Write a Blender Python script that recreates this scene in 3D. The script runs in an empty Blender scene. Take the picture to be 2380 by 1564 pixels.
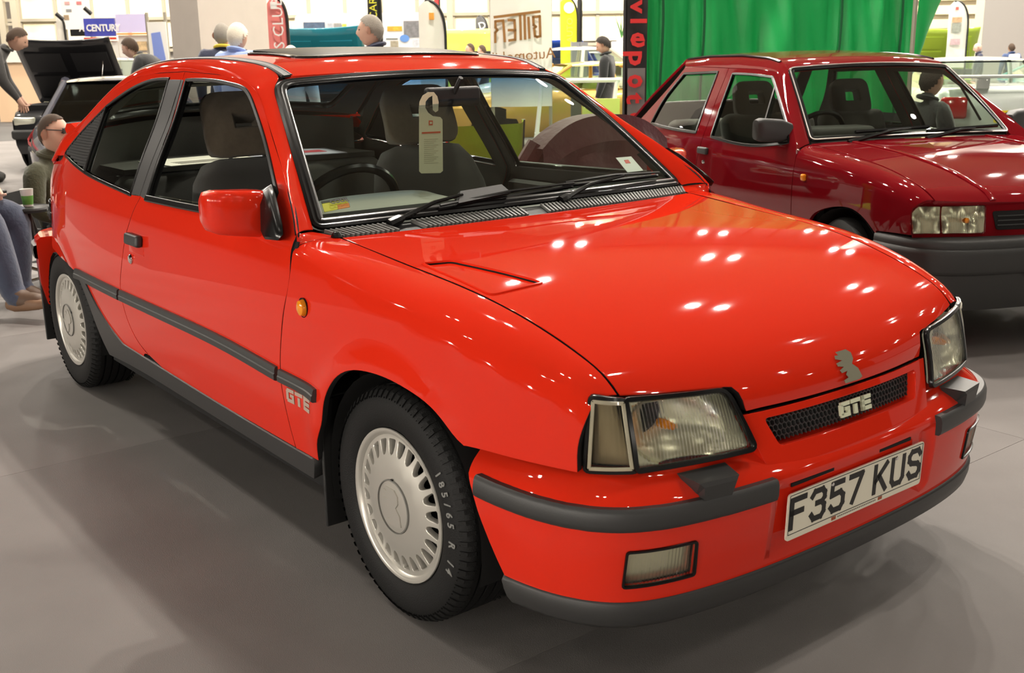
import bpy, bmesh, math, random
import numpy as np
from mathutils import Vector, Matrix
from mathutils.geometry import delaunay_2d_cdt
random.seed(4)
SC = bpy.context.scene
COL = SC.collection
PI = math.pi

# ---------------------------------------------------------------- camera
IMW, IMH = 2380, 1564
CAM = np.array([2.1107, -2.0711, 1.35699])
YAW, PITCH, ROLL, FPX = 2.47772, -0.25655, -0.01411, 2536.55
def _rot(yaw, pitch, roll):
    f = np.array([math.cos(pitch)*math.cos(yaw), math.cos(pitch)*math.sin(yaw), math.sin(pitch)])
    r = np.cross(f, [0, 0, 1]); r /= np.linalg.norm(r); u = np.cross(r, f)
    c, s = math.cos(roll), math.sin(roll)
    return np.array([c*r+s*u, -s*r+c*u, f])
RM = _rot(YAW, PITCH, ROLL)
cd = bpy.data.cameras.new('camera'); cam = bpy.data.objects.new('camera', cd); COL.objects.link(cam)
m = Matrix(((RM[0][0], RM[1][0], -RM[2][0], CAM[0]), (RM[0][1], RM[1][1], -RM[2][1], CAM[1]),
            (RM[0][2], RM[1][2], -RM[2][2], CAM[2]), (0, 0, 0, 1)))
cam.matrix_world = m
cd.sensor_width = 36; cd.lens = 36*FPX/IMW; cd.clip_start = .05; cd.clip_end = 300
cd.dof.use_dof = True; cd.dof.focus_distance = 3.3; cd.dof.aperture_fstop = 9
SC.camera = cam

def at(u, v, ax, val):
    """the point on the sight line of a pixel where coordinate ax equals val"""
    d = np.array([(u-IMW/2)/FPX, -(v-IMH/2)/FPX, 1]) @ RM
    return CAM + (val-CAM[ax])/d[ax]*d
def depth_at(u, v, dist):
    """the point on the sight line of a pixel at a ground distance from the camera"""
    d = np.array([(u-IMW/2)/FPX, -(v-IMH/2)/FPX, 1]) @ RM
    return CAM + d*dist/math.hypot(d[0], d[1])
def proj(X):
    d = (np.atleast_2d(X)-CAM) @ RM.T
    return np.c_[IMW/2+FPX*d[:, 0]/d[:, 2], IMH/2-FPX*d[:, 1]/d[:, 2]]

# ---------------------------------------------------------------- light
vs = SC.view_settings
vs.view_transform = 'Standard'; vs.look = 'None'; vs.gamma = 1; vs.use_curve_mapping = False
vs.exposure = 0.06
w = bpy.data.worlds.new('hall_air'); SC.world = w; w.use_nodes = True
w.node_tree.nodes['Background'].inputs[0].default_value = (1.0, .90, .78, 1)
w.node_tree.nodes['Background'].inputs[1].default_value = .22
def lamp(x, y, z, power, size=.22):
    l = bpy.data.lights.new('ceiling_lamp', 'AREA'); l.shape = 'DISK'; l.size = size; l.energy = power
    l.color = (1.0, .92, .81)
    o = bpy.data.objects.new('ceiling_lamp', l); COL.objects.link(o); o.location = (x, y, z)
# pairs of high-bay lamps in rows under the hall ceiling
LAMP_W = 300
for i in range(-5, 3):
    for j in range(-2, 5):
        x = i*6.0+1.2; y = j*6.0+3.2
        p_ = LAMP_W*((.12 if x > 5 else .34 if x > -2 else 1.15) if y > 0 else (.65 if x < -8 else .06) if y > -5 else (.18 if x < -8 else .10))
        lamp(x-.28, y-.2, 8.6, p_); lamp(x+.28, y+.2, 8.6, p_)
# added fill lights behind and right of the camera, aimed at the car
def add_side_fill(x, y, z, power, aim=(0, 0, .7)):
    l = bpy.data.lights.new('added_side_fill', 'AREA'); l.shape = 'DISK'; l.size = .35; l.energy = power; l.color = (1.0, .92, .81); l.spread = .9
    o = bpy.data.objects.new('added_side_fill', l); COL.objects.link(o); o.location = (x, y, z); o.rotation_euler = (Vector(aim)-Vector((x, y, z))).to_track_quat('-Z', 'Y').to_euler()
for x in (-14, -8, -2, 4, 10, 16): add_side_fill(x, -22, 2.8, 56)
for y in (-14, -7, 0, 7): add_side_fill(24, y, 2.8, 10)
# added fill lights at the far end, brightening the cream wall panels and stands
_f = np.array([math.cos(YAW), math.sin(YAW)]); _r = np.array([math.sin(YAW), -math.cos(YAW)])
for k in range(-4, 5):
    q = CAM[:2]+_f*27+_r*k*4.0
    l = bpy.data.lights.new('added_wall_fill', 'AREA'); l.shape = 'DISK'; l.size = .4; l.energy = 250; l.color = (1.0, .90, .74); l.spread = 2.4
    o = bpy.data.objects.new('added_wall_fill', l); COL.objects.link(o); o.location = (q[0], q[1], 6.5)
    o.rotation_euler = Vector((_f[0]*.8, _f[1]*.8, -.6)).to_track_quat('-Z', 'Y').to_euler()
# ---------------------------------------------------------------- materials
MATS = {}
def mat(name, col, rough=.5, metal=0, coat=0, noise=0, nscale=8, bump=0, bscale=200, spec=.5, emit=None, estr=1, trans=0, sheen=0, stretch=None):
    if name in MATS: return MATS[name]
    M = bpy.data.materials.new(name); M.use_nodes = True; nt = M.node_tree; b = nt.nodes['Principled BSDF']
    b.inputs['Base Color'].default_value = (*col, 1); b.inputs['Roughness'].default_value = rough
    b.inputs['Metallic'].default_value = metal; b.inputs['Coat Weight'].default_value = coat
    b.inputs['Coat Roughness'].default_value = .03; b.inputs['Specular IOR Level'].default_value = spec
    b.inputs['Transmission Weight'].default_value = trans; b.inputs['Sheen Weight'].default_value = sheen
    if emit: b.inputs['Emission Color'].default_value = (*emit, 1); b.inputs['Emission Strength'].default_value = estr
    if noise or bump:
        tc = nt.nodes.new('ShaderNodeTexCoord'); src = tc.outputs['Object']
        if stretch:
            mp = nt.nodes.new('ShaderNodeMapping'); mp.inputs['Scale'].default_value = stretch
            nt.links.new(src, mp.inputs[0]); src = mp.outputs[0]
    if noise:
        n = nt.nodes.new('ShaderNodeTexNoise'); n.inputs['Scale'].default_value = nscale; n.inputs['Detail'].default_value = 5
        nt.links.new(src, n.inputs['Vector'])
        mx = nt.nodes.new('ShaderNodeMix'); mx.data_type = 'RGBA'
        mx.inputs[6].default_value = (*[max(0, c*(1-noise)) for c in col], 1); mx.inputs[7].default_value = (*[min(1, c*(1+noise)) for c in col], 1)
        nt.links.new(n.outputs['Fac'], mx.inputs[0]); nt.links.new(mx.outputs[2], b.inputs['Base Color'])
    if bump:
        n = nt.nodes.new('ShaderNodeTexNoise'); n.inputs['Scale'].default_value = bscale; n.inputs['Detail'].default_value = 3
        nt.links.new(src, n.inputs['Vector'])
        bp = nt.nodes.new('ShaderNodeBump'); bp.inputs['Strength'].default_value = bump; bp.inputs['Distance'].default_value = .01
        nt.links.new(n.outputs['Fac'], bp.inputs['Height']); nt.links.new(bp.outputs[0], b.inputs['Normal'])
    MATS[name] = M; return M
def glass(name, tint, ior=1.45, rough=0.0, band=None, rib=None):
    """thin pane: tinted see-through plus Fresnel reflection; band = (z0, z1, colour) tinted strip; rib = moulded lens ribs"""
    if name in MATS: return MATS[name]
    M = bpy.data.materials.new(name); M.use_nodes = True; nt = M.node_tree; nt.nodes.clear()
    out = nt.nodes.new('ShaderNodeOutputMaterial'); tr = nt.nodes.new('ShaderNodeBsdfTransparent'); gl = nt.nodes.new('ShaderNodeBsdfGlossy')
    fr = nt.nodes.new('ShaderNodeFresnel'); fr.inputs[0].default_value = ior; mx = nt.nodes.new('ShaderNodeMixShader')
    ge = nt.nodes.new('ShaderNodeNewGeometry'); ir = nt.nodes.new('ShaderNodeMapRange'); ir.inputs[3].default_value = ior; ir.inputs[4].default_value = 1/ior
    nt.links.new(ge.outputs['Backfacing'], ir.inputs[0]); nt.links.new(ir.outputs[0], fr.inputs[0])     # same reflectance from both faces of the pane
    tr.inputs[0].default_value = (*tint, 1); gl.inputs['Roughness'].default_value = rough; gl.inputs[0].default_value = (1, 1, 1, 1)
    if band:
        tc = nt.nodes.new('ShaderNodeTexCoord'); sp = nt.nodes.new('ShaderNodeSeparateXYZ'); mr = nt.nodes.new('ShaderNodeMapRange')
        nt.links.new(tc.outputs['Object'], sp.inputs[0]); nt.links.new(sp.outputs[2], mr.inputs[0])
        mr.inputs[1].default_value = band[0]; mr.inputs[2].default_value = band[1]
        c = nt.nodes.new('ShaderNodeMix'); c.data_type = 'RGBA'; c.inputs[6].default_value = (*tint, 1); c.inputs[7].default_value = (*band[2], 1)
        nt.links.new(mr.outputs[0], c.inputs[0]); nt.links.new(c.outputs[2], tr.inputs[0])
    if rib:
        tc = nt.nodes.new('ShaderNodeTexCoord'); wv = nt.nodes.new('ShaderNodeTexWave'); wv.bands_direction = 'Y'
        wv.inputs['Scale'].default_value = rib; wv.inputs['Distortion'].default_value = .6
        bp = nt.nodes.new('ShaderNodeBump'); bp.inputs['Strength'].default_value = .8; bp.inputs['Distance'].default_value = .004
        nt.links.new(tc.outputs['Object'], wv.inputs[0]); nt.links.new(wv.outputs['Fac'], bp.inputs['Height'])
        nt.links.new(bp.outputs[0], gl.inputs['Normal']); nt.links.new(bp.outputs[0], fr.inputs['Normal'])
        rf = nt.nodes.new('ShaderNodeBsdfRefraction'); rf.inputs['IOR'].default_value = 1.12; rf.inputs[0].default_value = (*tint, 1); rf.inputs['Roughness'].default_value = .02
        nt.links.new(bp.outputs[0], rf.inputs['Normal']); m2 = nt.nodes.new('ShaderNodeMixShader'); m2.inputs[0].default_value = .55
        nt.links.new(tr.outputs[0], m2.inputs[1]); nt.links.new(rf.outputs[0], m2.inputs[2]); nt.links.new(m2.outputs[0], mx.inputs[1])
    else: nt.links.new(tr.outputs[0], mx.inputs[1])
    nt.links.new(fr.outputs[0], mx.inputs[0]); nt.links.new(gl.outputs[0], mx.inputs[2]); nt.links.new(mx.outputs[0], out.inputs[0])
    MATS[name] = M; return M

# ---------------------------------------------------------------- object helpers
def tag(o, label=None, cat=None, group=None, kind=None):
    if label: o['label'] = label
    if cat: o['category'] = cat
    if group: o['group'] = group
    if kind: o['kind'] = kind
    return o
def empty(name, loc=(0, 0, 0), rz=0, parent=None):
    o = bpy.data.objects.new(name, None); COL.objects.link(o); o.location = loc; o.rotation_euler = (0, 0, rz); o.empty_display_size = .1
    o.parent = parent; return o
def link(name, me, m=None, parent=None, loc=None, rot=None):
    o = bpy.data.objects.new(name, me); COL.objects.link(o); o.parent = parent
    if m is not None:
        for q in (m if isinstance(m, (list, tuple)) else [m]): me.materials.append(q)
    if loc is not None: o.location = loc
    if rot is not None: o.rotation_euler = rot
    return o
class MB:
    """collects verts and faces for one mesh"""
    def __init__(s): s.v = []; s.f = []; s.sm = []; s.mi = []; s.cur = 0
    def add(s, vs, fs, smooth=True):
        n = len(s.v); s.v += [tuple(map(float, q)) for q in vs]
        for q in fs: s.f.append(tuple(i+n for i in q)); s.sm.append(smooth); s.mi.append(s.cur)
        return s
    def box(s, c, d, rot=None, taper=1, smooth=False):
        vs = []
        for z in (-.5, .5):
            t = taper if z > 0 else 1
            for x, y in ((-.5, -.5), (.5, -.5), (.5, .5), (-.5, .5)): vs.append(Vector((x*d[0]*t, y*d[1]*t, z*d[2])))
        if rot is not None: vs = [rot @ q for q in vs]
        vs = [q+Vector(c) for q in vs]
        return s.add(vs, [(3, 2, 1, 0), (4, 5, 6, 7), (0, 1, 5, 4), (1, 2, 6, 5), (2, 3, 7, 6), (3, 0, 4, 7)], smooth)
    def rbox(s, c, d, r, n=3, rot=None):
        """box with rounded edges"""
        d = np.array(d, float); r = min(r, *(d/2*.98)); g = []
        us = np.concatenate([np.linspace(-1, -1e-6, n+1), np.linspace(1e-6, 1, n+1)])
        vs = []; fs = []
        for ax in range(3):
            for sg in (-1, 1):
                b = len(vs); N = len(us)
                for i in us:
                    for j in us:
                        q = np.zeros(3); q[ax] = sg; q[(ax+1) % 3] = i; q[(ax+2) % 3] = j
                        inner = np.sign(q)*(d/2-r); dirn = np.array([q[0], q[1], q[2]])
                        dd = np.where(np.abs(dirn) >= .999999, np.sign(dirn), dirn)
                        dd = np.tan(dd*PI/4); dd /= np.linalg.norm(dd)
                        vs.append(inner+dd*r)
                for i in range(N-1):
                    for j in range(N-1):
                        q = (b+i*N+j, b+(i+1)*N+j, b+(i+1)*N+j+1, b+i*N+j+1)
                        fs.append(q if sg > 0 else q[::-1])
        vs = [Vector(q) for q in vs]
        if rot is not None: vs = [rot @ q for q in vs]
        return s.add([q+Vector(c) for q in vs], fs, True)
    def tube(s, pts, r, n=8, cap=True, closed=False):
        pts = [Vector(p) for p in pts]; R = r if isinstance(r, (list, tuple)) else [r]*len(pts); L = len(pts); vs = []; up = None
        for i, p in enumerate(pts):
            a = pts[(i-1) % L] if closed or i else pts[0]; b = pts[(i+1) % L] if closed or i < L-1 else pts[-1]
            d = (b-a).normalized()
            if up is None: up = Vector((0, 0, 1)) if abs(d.z) < .9 else Vector((1, 0, 0))
            x = d.cross(up); x = x.normalized() if x.length > 1e-6 else Vector((1, 0, 0)); y = x.cross(d); up = y
            for k in range(n): t = 2*PI*k/n; vs.append(p+(x*math.cos(t)+y*math.sin(t))*R[i])
        fs = []
        for i in range(L if closed else L-1):
            j = (i+1) % L
            for k in range(n): fs.append((i*n+k, i*n+(k+1) % n, j*n+(k+1) % n, j*n+k))
        if cap and not closed: fs += [tuple(range(n-1, -1, -1)), tuple((L-1)*n+k for k in range(n))]
        return s.add(vs, fs)
    def lathe(s, prof, n=32, axis='z', c=(0, 0, 0), close=False):
        vs = []
        for r, z in prof:
            for k in range(n):
                t = 2*PI*k/n; q = (r*math.cos(t), r*math.sin(t), z)
                if axis == 'y': q = (q[0], q[2], q[1])
                if axis == 'x': q = (q[2], q[0], q[1])
                vs.append((q[0]+c[0], q[1]+c[1], q[2]+c[2]))
        fs = []; L = len(prof)
        for i in range(L-1+(1 if close else 0)):
            j = (i+1) % L
            for k in range(n): fs.append((i*n+k, i*n+(k+1) % n, j*n+(k+1) % n, j*n+k))
        return s.add(vs, fs)
    def prism(s, poly, z0, z1, M=None, smooth=False):
        """flat outline (x, y) between z0 and z1, then through matrix M"""
        n = len(poly); vs = [Vector((p[0], p[1], z)) for z in (z0, z1) for p in poly]
        if M is not None: vs = [M @ q for q in vs]
        return s.add(vs, [tuple(range(n-1, -1, -1)), tuple(range(n, 2*n))]+[(i, (i+1) % n, n+(i+1) % n, n+i) for i in range(n)], smooth)
    def grid(s, G, closed_u=False, closed_v=False, flip=False):
        G = np.array(G); a, b = G.shape[:2]; fs = []
        for i in range(a if closed_u else a-1):
            for j in range(b if closed_v else b-1):
                i2 = (i+1) % a; j2 = (j+1) % b; q = (i*b+j, i2*b+j, i2*b+j2, i*b+j2)
                fs.append(q[::-1] if flip else q)
        return s.add(G.reshape(-1, 3), fs)
    def build(s, name, m=None, parent=None, loc=None, rot=None, fix=True, angle=35):
        me = bpy.data.meshes.new(name); me.from_pydata(s.v, [], s.f)
        me.polygons.foreach_set('use_smooth', s.sm); me.polygons.foreach_set('material_index', s.mi); me.update()
        if fix:
            bm = bmesh.new(); bm.from_mesh(me); bmesh.ops.remove_doubles(bm, verts=bm.verts, dist=1e-6)
            bmesh.ops.recalc_face_normals(bm, faces=bm.faces); bm.to_mesh(me); bm.free()
        if angle and any(s.sm): me.set_sharp_from_angle(angle=math.radians(angle))
        return link(name, me, m, parent, loc, rot)
def copy_tree(o, parent=None):
    c = o.copy(); COL.objects.link(c); c.parent = parent
    for ch in [k for k in o.children]: copy_tree(ch, c)
    return c
def text(name, body, size, m, parent=None, M=None, depth=.0008, sx=1, bold=0, align='CENTER', mirror=False):
    cu = bpy.data.curves.new(name, 'FONT'); cu.body = body; cu.size = size; cu.extrude = depth; cu.offset = bold; cu.align_x = align; cu.align_y = 'CENTER'; cu.resolution_u = 2
    t = bpy.data.objects.new(name, cu); COL.objects.link(t); dg = bpy.context.evaluated_depsgraph_get(); dg.update()
    me = bpy.data.meshes.new_from_object(t.evaluated_get(dg)); bpy.data.objects.remove(t); bpy.data.curves.remove(cu)
    me.transform(Matrix.Diagonal((-sx if mirror else sx, 1, 1, 1)))
    if mirror: me.flip_normals()
    if M is not None: me.transform(M)
    me.materials.clear(); me.name = name
    return link(name, me, m, parent)
def frame(o, x, y):
    """matrix with origin o, local x along x and local y roughly along y"""
    o, x, y = Vector(o), Vector(x).normalized(), Vector(y); z = x.cross(y).normalized(); y = z.cross(x)
    return Matrix(((x.x, y.x, z.x, o.x), (x.y, y.y, z.y, o.y), (x.z, y.z, z.z, o.z), (0, 0, 0, 1)))

# ---------------------------------------------------------------- curves and surface panels
def cub(xk, yk):
    """natural cubic spline (yk may be vectors)"""
    xk = np.array(xk, float); yk = np.array(yk, float); n = len(xk); h = np.diff(xk); v = yk.reshape(n, -1)
    A = np.eye(n); B = np.zeros_like(v)
    for i in range(1, n-1):
        A[i, i-1] = h[i-1]; A[i, i] = 2*(h[i-1]+h[i]); A[i, i+1] = h[i]; B[i] = 6*((v[i+1]-v[i])/h[i]-(v[i]-v[i-1])/h[i-1])
    Mm = np.linalg.solve(A, B)
    def f(x):
        x = np.asarray(x, float); i = np.clip(np.searchsorted(xk, x)-1, 0, n-2); H = h[i][..., None]
        a = ((xk[i+1]-x)/h[i])[..., None]; b = ((x-xk[i])/h[i])[..., None]
        r = a*v[i]+b*v[i+1]+((a**3-a)*Mm[i]+(b**3-b)*Mm[i+1])*H*H/6
        return r[..., 0] if yk.ndim == 1 else r
    return f
def pch(xk, yk):
    xk = np.array(xk, float); yk = np.array(yk, float); h = np.diff(xk); d = np.diff(yk)/h; m_ = np.zeros_like(yk)
    for i in range(1, len(xk)-1):
        if d[i-1]*d[i] > 0: w1 = 2*h[i]+h[i-1]; w2 = h[i]+2*h[i-1]; m_[i] = (w1+w2)/(w1/d[i-1]+w2/d[i])
    m_[0], m_[-1] = d[0], d[-1]
    def f(x):
        x = np.clip(np.asarray(x, float), xk[0], xk[-1]); i = np.clip(np.searchsorted(xk, x)-1, 0, len(xk)-2); t = (x-xk[i])/h[i]
        return (2*t**3-3*t*t+1)*yk[i]+(t**3-2*t*t+t)*h[i]*m_[i]+(-2*t**3+3*t*t)*yk[i+1]+(t**3-t*t)*h[i]*m_[i+1]
    return f
def curve3(pts):
    """spline through points, parameter 0..1 by chord length"""
    p = np.array(pts, float); d = np.r_[0, np.cumsum(np.linalg.norm(np.diff(p, axis=0), axis=1))]; return cub(d/d[-1], p)
def poly(*segs, h=.02):
    """closed outline: each segment a list of points; 3+ points are splined, corners only at segment ends"""
    out = []
    for s in segs:
        s = np.array(s, float)
        if len(s) > 2: L = np.linalg.norm(np.diff(s, axis=0), axis=1).sum(); q = curve3(s)(np.linspace(0, 1, max(3, int(L/h)+2)))
        elif len(s) == 2: L = np.linalg.norm(s[1]-s[0]); q = s[0]+(s[1]-s[0])*np.linspace(0, 1, max(2, int(L/h)+2))[:, None]
        else: q = s
        for k in q:
            if not out or np.linalg.norm(k-out[-1]) > h*.15: out.append(k)
    if np.linalg.norm(out[0]-out[-1]) < h*.15: out.pop()
    return np.array(out)
def rounded(pts, r, n=5, h=.02):
    """polygon with rounded corners"""
    pts = np.array(pts, float); N = len(pts); out = []
    rr = r if isinstance(r, (list, tuple)) else [r]*N
    for i in range(N):
        p, a, b = pts[i], pts[i-1], pts[(i+1) % N]; ua = (a-p)/np.linalg.norm(a-p); ub = (b-p)/np.linalg.norm(b-p)
        k = min(rr[i], np.linalg.norm(a-p)*.49, np.linalg.norm(b-p)*.49)
        for t in np.linspace(0, 1, n): out.append((1-t)**2*(p+ua*k)+2*t*(1-t)*p+t*t*(p+ub*k))
    o = []
    for i in range(len(out)):
        a, b = out[i], out[(i+1) % len(out)]; L = np.linalg.norm(b-a)
        for t in np.linspace(0, 1, max(1, int(L/h))+1)[:-1]: o.append(a+(b-a)*t)
    return np.array(o)
def inpoly(P, L):
    x, y = P[:, 0], P[:, 1]; r = np.zeros(len(P), bool); j = len(L)-1
    for i in range(len(L)):
        if L[i][1] != L[j][1]:
            c = ((L[i][1] > y) != (L[j][1] > y)) & (x < (L[j][0]-L[i][0])*(y-L[i][1])/(L[j][1]-L[i][1])+L[i][0]); r ^= c
        j = i
    return r
def shrink(L, g):
    """offset a closed outline inward by g"""
    L = np.array(L, float); a = np.roll(L, 1, 0); b = np.roll(L, -1, 0)
    ar = .5*np.sum(L[:, 0]*b[:, 1]-b[:, 0]*L[:, 1]); sg = 1 if ar > 0 else -1
    e1 = L-a; e2 = b-L; e1 /= np.linalg.norm(e1, axis=1)[:, None]+1e-12; e2 /= np.linalg.norm(e2, axis=1)[:, None]+1e-12
    n1 = np.c_[-e1[:, 1], e1[:, 0]]*sg; n2 = np.c_[-e2[:, 1], e2[:, 0]]*sg; n = n1+n2; k = np.sum(n*n1, axis=1)
    return L+g*n/np.maximum(k, .6)[:, None]
def nrm(P, ab, out, e=1e-3):
    a, b = ab[:, 0], ab[:, 1]
    n = np.cross(P(a+e, b)-P(a-e, b), P(a, b+e)-P(a, b-e)); n /= np.linalg.norm(n, axis=1)[:, None]+1e-12
    if callable(out): r = out(P(a, b))
    else: r = np.array(out, float)[None]
    s = np.sign(np.sum(n*r)); return n*(s if s else 1)
def offs(P, d, out):
    """the same surface moved d along its outward normal"""
    def Q(a, b):
        a = np.atleast_1d(np.asarray(a, float)); b = np.atleast_1d(np.asarray(b, float)); return P(a, b)+nrm(P, np.c_[a, b], out)*d
    return Q
def panel(name, loops, P, m, parent, out, h=.035, gap=.0035, thick=.012, bev=.0015, shell=False, back=None, hole=None, rim=None):
    """sheet cut from surface P(a, b) along outlines (first outer, others holes), with rolled edges; out = outward reference"""
    L0 = [shrink(loops[0], gap)]+[shrink(q, -gap) for q in loops[1:]]
    V = [tuple(p) for l in L0 for p in l]; E = []; k = 0
    for l in L0: n = len(l); E += [(k+i, k+(i+1) % n) for i in range(n)]; k += n
    lo = L0[0].min(0); hi = L0[0].max(0)
    gx, gy = np.meshgrid(np.arange(lo[0]+h/2, hi[0], h), np.arange(lo[1]+h/2, hi[1], h)); G = np.c_[gx.ravel(), gy.ravel()]
    if len(G):
        ok = inpoly(G, L0[0])
        for l in L0[1:]: ok &= ~inpoly(G, l)
        G = G[ok]; B = np.array(V)
        if len(G): G = G[np.concatenate([((q[:, None, 0]-B[None, :, 0])**2+(q[:, None, 1]-B[None, :, 1])**2).min(1) > (h*.4)**2 for q in np.array_split(G, len(G)//300+1)])]
        V += [tuple(g) for g in G]
    r = delaunay_2d_cdt([Vector(v) for v in V], E, [], 0, 1e-7); A = np.array([tuple(v) for v in r[0]]); T = np.array([f for f in r[2]])
    c = A[T].mean(1); ok = inpoly(c, L0[0])
    for l in L0[1:]: ok &= ~inpoly(c, l)
    T = T[ok]; X = P(A[:, 0], A[:, 1]); N = nrm(P, A, out)
    fn = np.cross(X[T[:, 1]]-X[T[:, 0]], X[T[:, 2]]-X[T[:, 0]])
    fl = np.sum(fn*N[T[:, 0]], axis=1) < 0; T[fl] = T[fl][:, ::-1]
    cnt = {}
    for t in T:
        for i in range(3): a, b = int(t[i]), int(t[(i+1) % 3]); cnt[(a, b)] = 1
    be = [(a, b) for a, b in cnt if (b, a) not in cnt]
    verts = [tuple(x) for x in X]; norms = [tuple(x) for x in N]; faces = [tuple(map(int, t)) for t in T]
    tv = {}
    for a, b in be:
        d = X[b]-X[a]; t = np.cross(d, N[a]); ln = np.linalg.norm(t)
        if ln > 1e-12: t = t/ln
        tv[a] = tv.get(a, 0)+t; tv[b] = tv.get(b, 0)+t
    i1 = {}; i2 = {}
    for a, t in tv.items():
        t = t/(np.linalg.norm(t)+1e-12)
        i1[a] = len(verts); verts.append(tuple(X[a]+t*bev-N[a]*bev)); q = t+N[a]*.25; norms.append(tuple(q/np.linalg.norm(q)))
        i2[a] = len(verts); verts.append(tuple(X[a]+t*bev-N[a]*thick)); norms.append(tuple(t))
    mi = [0]*len(faces); HP = np.concatenate(L0[1:]) if len(L0) > 1 else None
    for a, b in be:
        faces += [(b, a, i1[a], i1[b]), (i1[b], i1[a], i2[a], i2[b])]
        mi += [2, 2] if hole is not None and HP is not None and np.min(np.abs(HP-A[a]).sum(1)) < 1e-5 else [0, 3 if rim is not None else 0]  # rim: edge folds coloured dark so the panel gaps read as shaded
    nf = len(faces)
    if shell:
        bk = len(verts)
        for x, n_ in zip(X, N): verts.append(tuple(x-n_*thick)); norms.append(tuple(-n_))
        faces += [tuple(int(i)+bk for i in t[::-1]) for t in T]
    me = bpy.data.meshes.new(name); me.from_pydata(verts, [], faces); me.update()
    me.polygons.foreach_set('use_smooth', [True]*len(me.polygons)); me.normals_split_custom_set_from_vertices(norms)
    mi += [1]*(len(faces)-nf)
    if back is not None or hole is not None or rim is not None: me.polygons.foreach_set('material_index', mi); m = [m, back or m, hole or m, rim or m]
    return link(name, me, m, parent)
def strip(name, P, path, width, height, m, parent, out, n=None, closed=False, lift=0, prof=None):
    """moulding swept along a path of surface parameters, lying on the surface"""
    ab = np.array(path, float); L = len(ab); X = P(ab[:, 0], ab[:, 1]); N = nrm(P, ab, out)
    d = (np.roll(X, -1, 0)-np.roll(X, 1, 0)) if closed else np.gradient(X, axis=0); d /= np.linalg.norm(d, axis=1)[:, None]
    t = np.cross(d, N); W = width if np.ndim(width) else np.full(L, width)
    prof = prof or [(-.5, -.3), (-.5, .6), (-.35, 1), (.35, 1), (.5, .6), (.5, -.3)]
    G = [[X[i]+t[i]*W[i]*p+N[i]*(height*q+lift) for p, q in prof] for i in range(L)]
    mb = MB(); mb.grid(G, closed_u=closed)
    if not closed:
        k = len(prof); mb.add(G[0], [tuple(range(k))]); mb.add(G[-1], [tuple(range(k))])
    return mb.build(name, m, parent)
def hit(P, px, a, b):
    """surface parameters seen at a pixel (Newton from a first guess)"""
    q = np.array([a, b], float); px = np.array(px, float); f = lambda z: proj(P(z[:1], z[1:]))[0]-px
    for _ in range(25):
        r = f(q); e = 1e-4; J = np.c_[(f(q+[e, 0])-r)/e, (f(q+[0, e])-r)/e]
        st = np.linalg.solve(J+1e-9*np.eye(2), -r); st *= min(1, .15/(np.linalg.norm(st)+1e-12)); q = q+st
        if np.linalg.norm(st) < 1e-6: break
    return q
def hits(P, pts, a, b):
    o = []
    for p in pts: q = hit(P, p, a, b); a, b = q; o.append(q)
    return o
# ================================================================ red hatchback
def red_paint():
    M = mat('red_paint', (.66, .024, .008), .45, 0, 1.0, spec=0); return M
RED = red_paint()
BLK = mat('black_plastic', (.012, .012, .012), .45, bump=.15, bscale=900)
GRYP = mat('charcoal_plastic', (.033, .033, .033), .42, bump=.12, bscale=700)
RUB = mat('black_rubber', (.006, .006, .006), .22, spec=.35)
TYRE = mat('tyre_rubber', (.008, .008, .008), .6, bump=.2, bscale=300, spec=.25)
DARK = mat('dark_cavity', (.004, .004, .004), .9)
CHROME = mat('chrome', (.85, .85, .83), .08, 1)
REFL = mat('lamp_reflector', (.90, .90, .76), .22, .72)
SILV = mat('silver_wheel_paint', (.56, .54, .49), .34, .55, .3)
LENS = glass('ribbed_lens_glass', (.97, .97, .88), 1.5, .04, rib=42)
GLS = glass('car_window_glass', (.80, .86, .80), 1.5)
WSG = glass('windscreen_glass', (.80, .86, .81), 1.5, band=(1.17, 1.27, (.06, .22, .50)))
AMBER = mat('amber_lens', (.85, .28, .01), .12, 0, .6)
PLATEW = mat('plate_white', (.80, .76, .62), .35)
INK = mat('black_ink', (.008, .008, .008), .4)
BADGE = mat('grey_badge', (.33, .33, .27), .35)
TRIM = mat('interior_trim', (.030, .028, .024), .75, bump=.2, bscale=400)
DASH = mat('dash_plastic', (.30, .30, .24), .5, bump=.15, bscale=500)
SEATF = mat('brown_seat_cloth', (.13, .10, .068), .95, bump=.5, bscale=900, noise=.2, nscale=60, sheen=.2)
SEATG = mat('dark_seat_cloth', (.045, .040, .033), .95, bump=.5, bscale=900, sheen=.3)
HEADL = mat('headliner', (.10, .095, .085), .95)

car = empty('hatchback_car')
tag(car, 'glossy red three-door hatchback with silver wheel covers and GTE grille, nearest the camera', 'car')

YZ = cub([.1, .20, .30, .42, .55, .68, .80, .86, .90, .95, 1.0, 1.144, 1.25, 1.30, 1.33, 1.35],
         [.762, .786, .807, .822, .830, .829, .818, .806, .789, .764, .738, .656, .605, .580, .559, .535])
PL = cub([-3.2, -3.0, -2.85, -2.7, -2.5, -2.3, -1.6, -.8, -.3, 0, .2, .35, .45, .60], [.70, .81, .878, .925, .966, .985, 1, 1, .993, .975, .955, .925, .893, .826])
def S(x, z):
    x = np.asarray(x, float); z = np.asarray(z, float)
    y = YZ(z)*PL(x)
    for xc, a in ((0.0, .013), (-2.52, .010)):
        r = np.hypot(x-xc, (z-.29)*1.0); y = y+a*np.exp(-((r-.345)/.045)**2)*np.clip((z-.30)/.12, 0, 1)
    return y
def PSide(sg): return lambda a, b: np.stack([np.asarray(a, float)+0*b, sg*S(a, b), np.asarray(b, float)+0*a], -1)
PN = PSide(-1)
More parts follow.
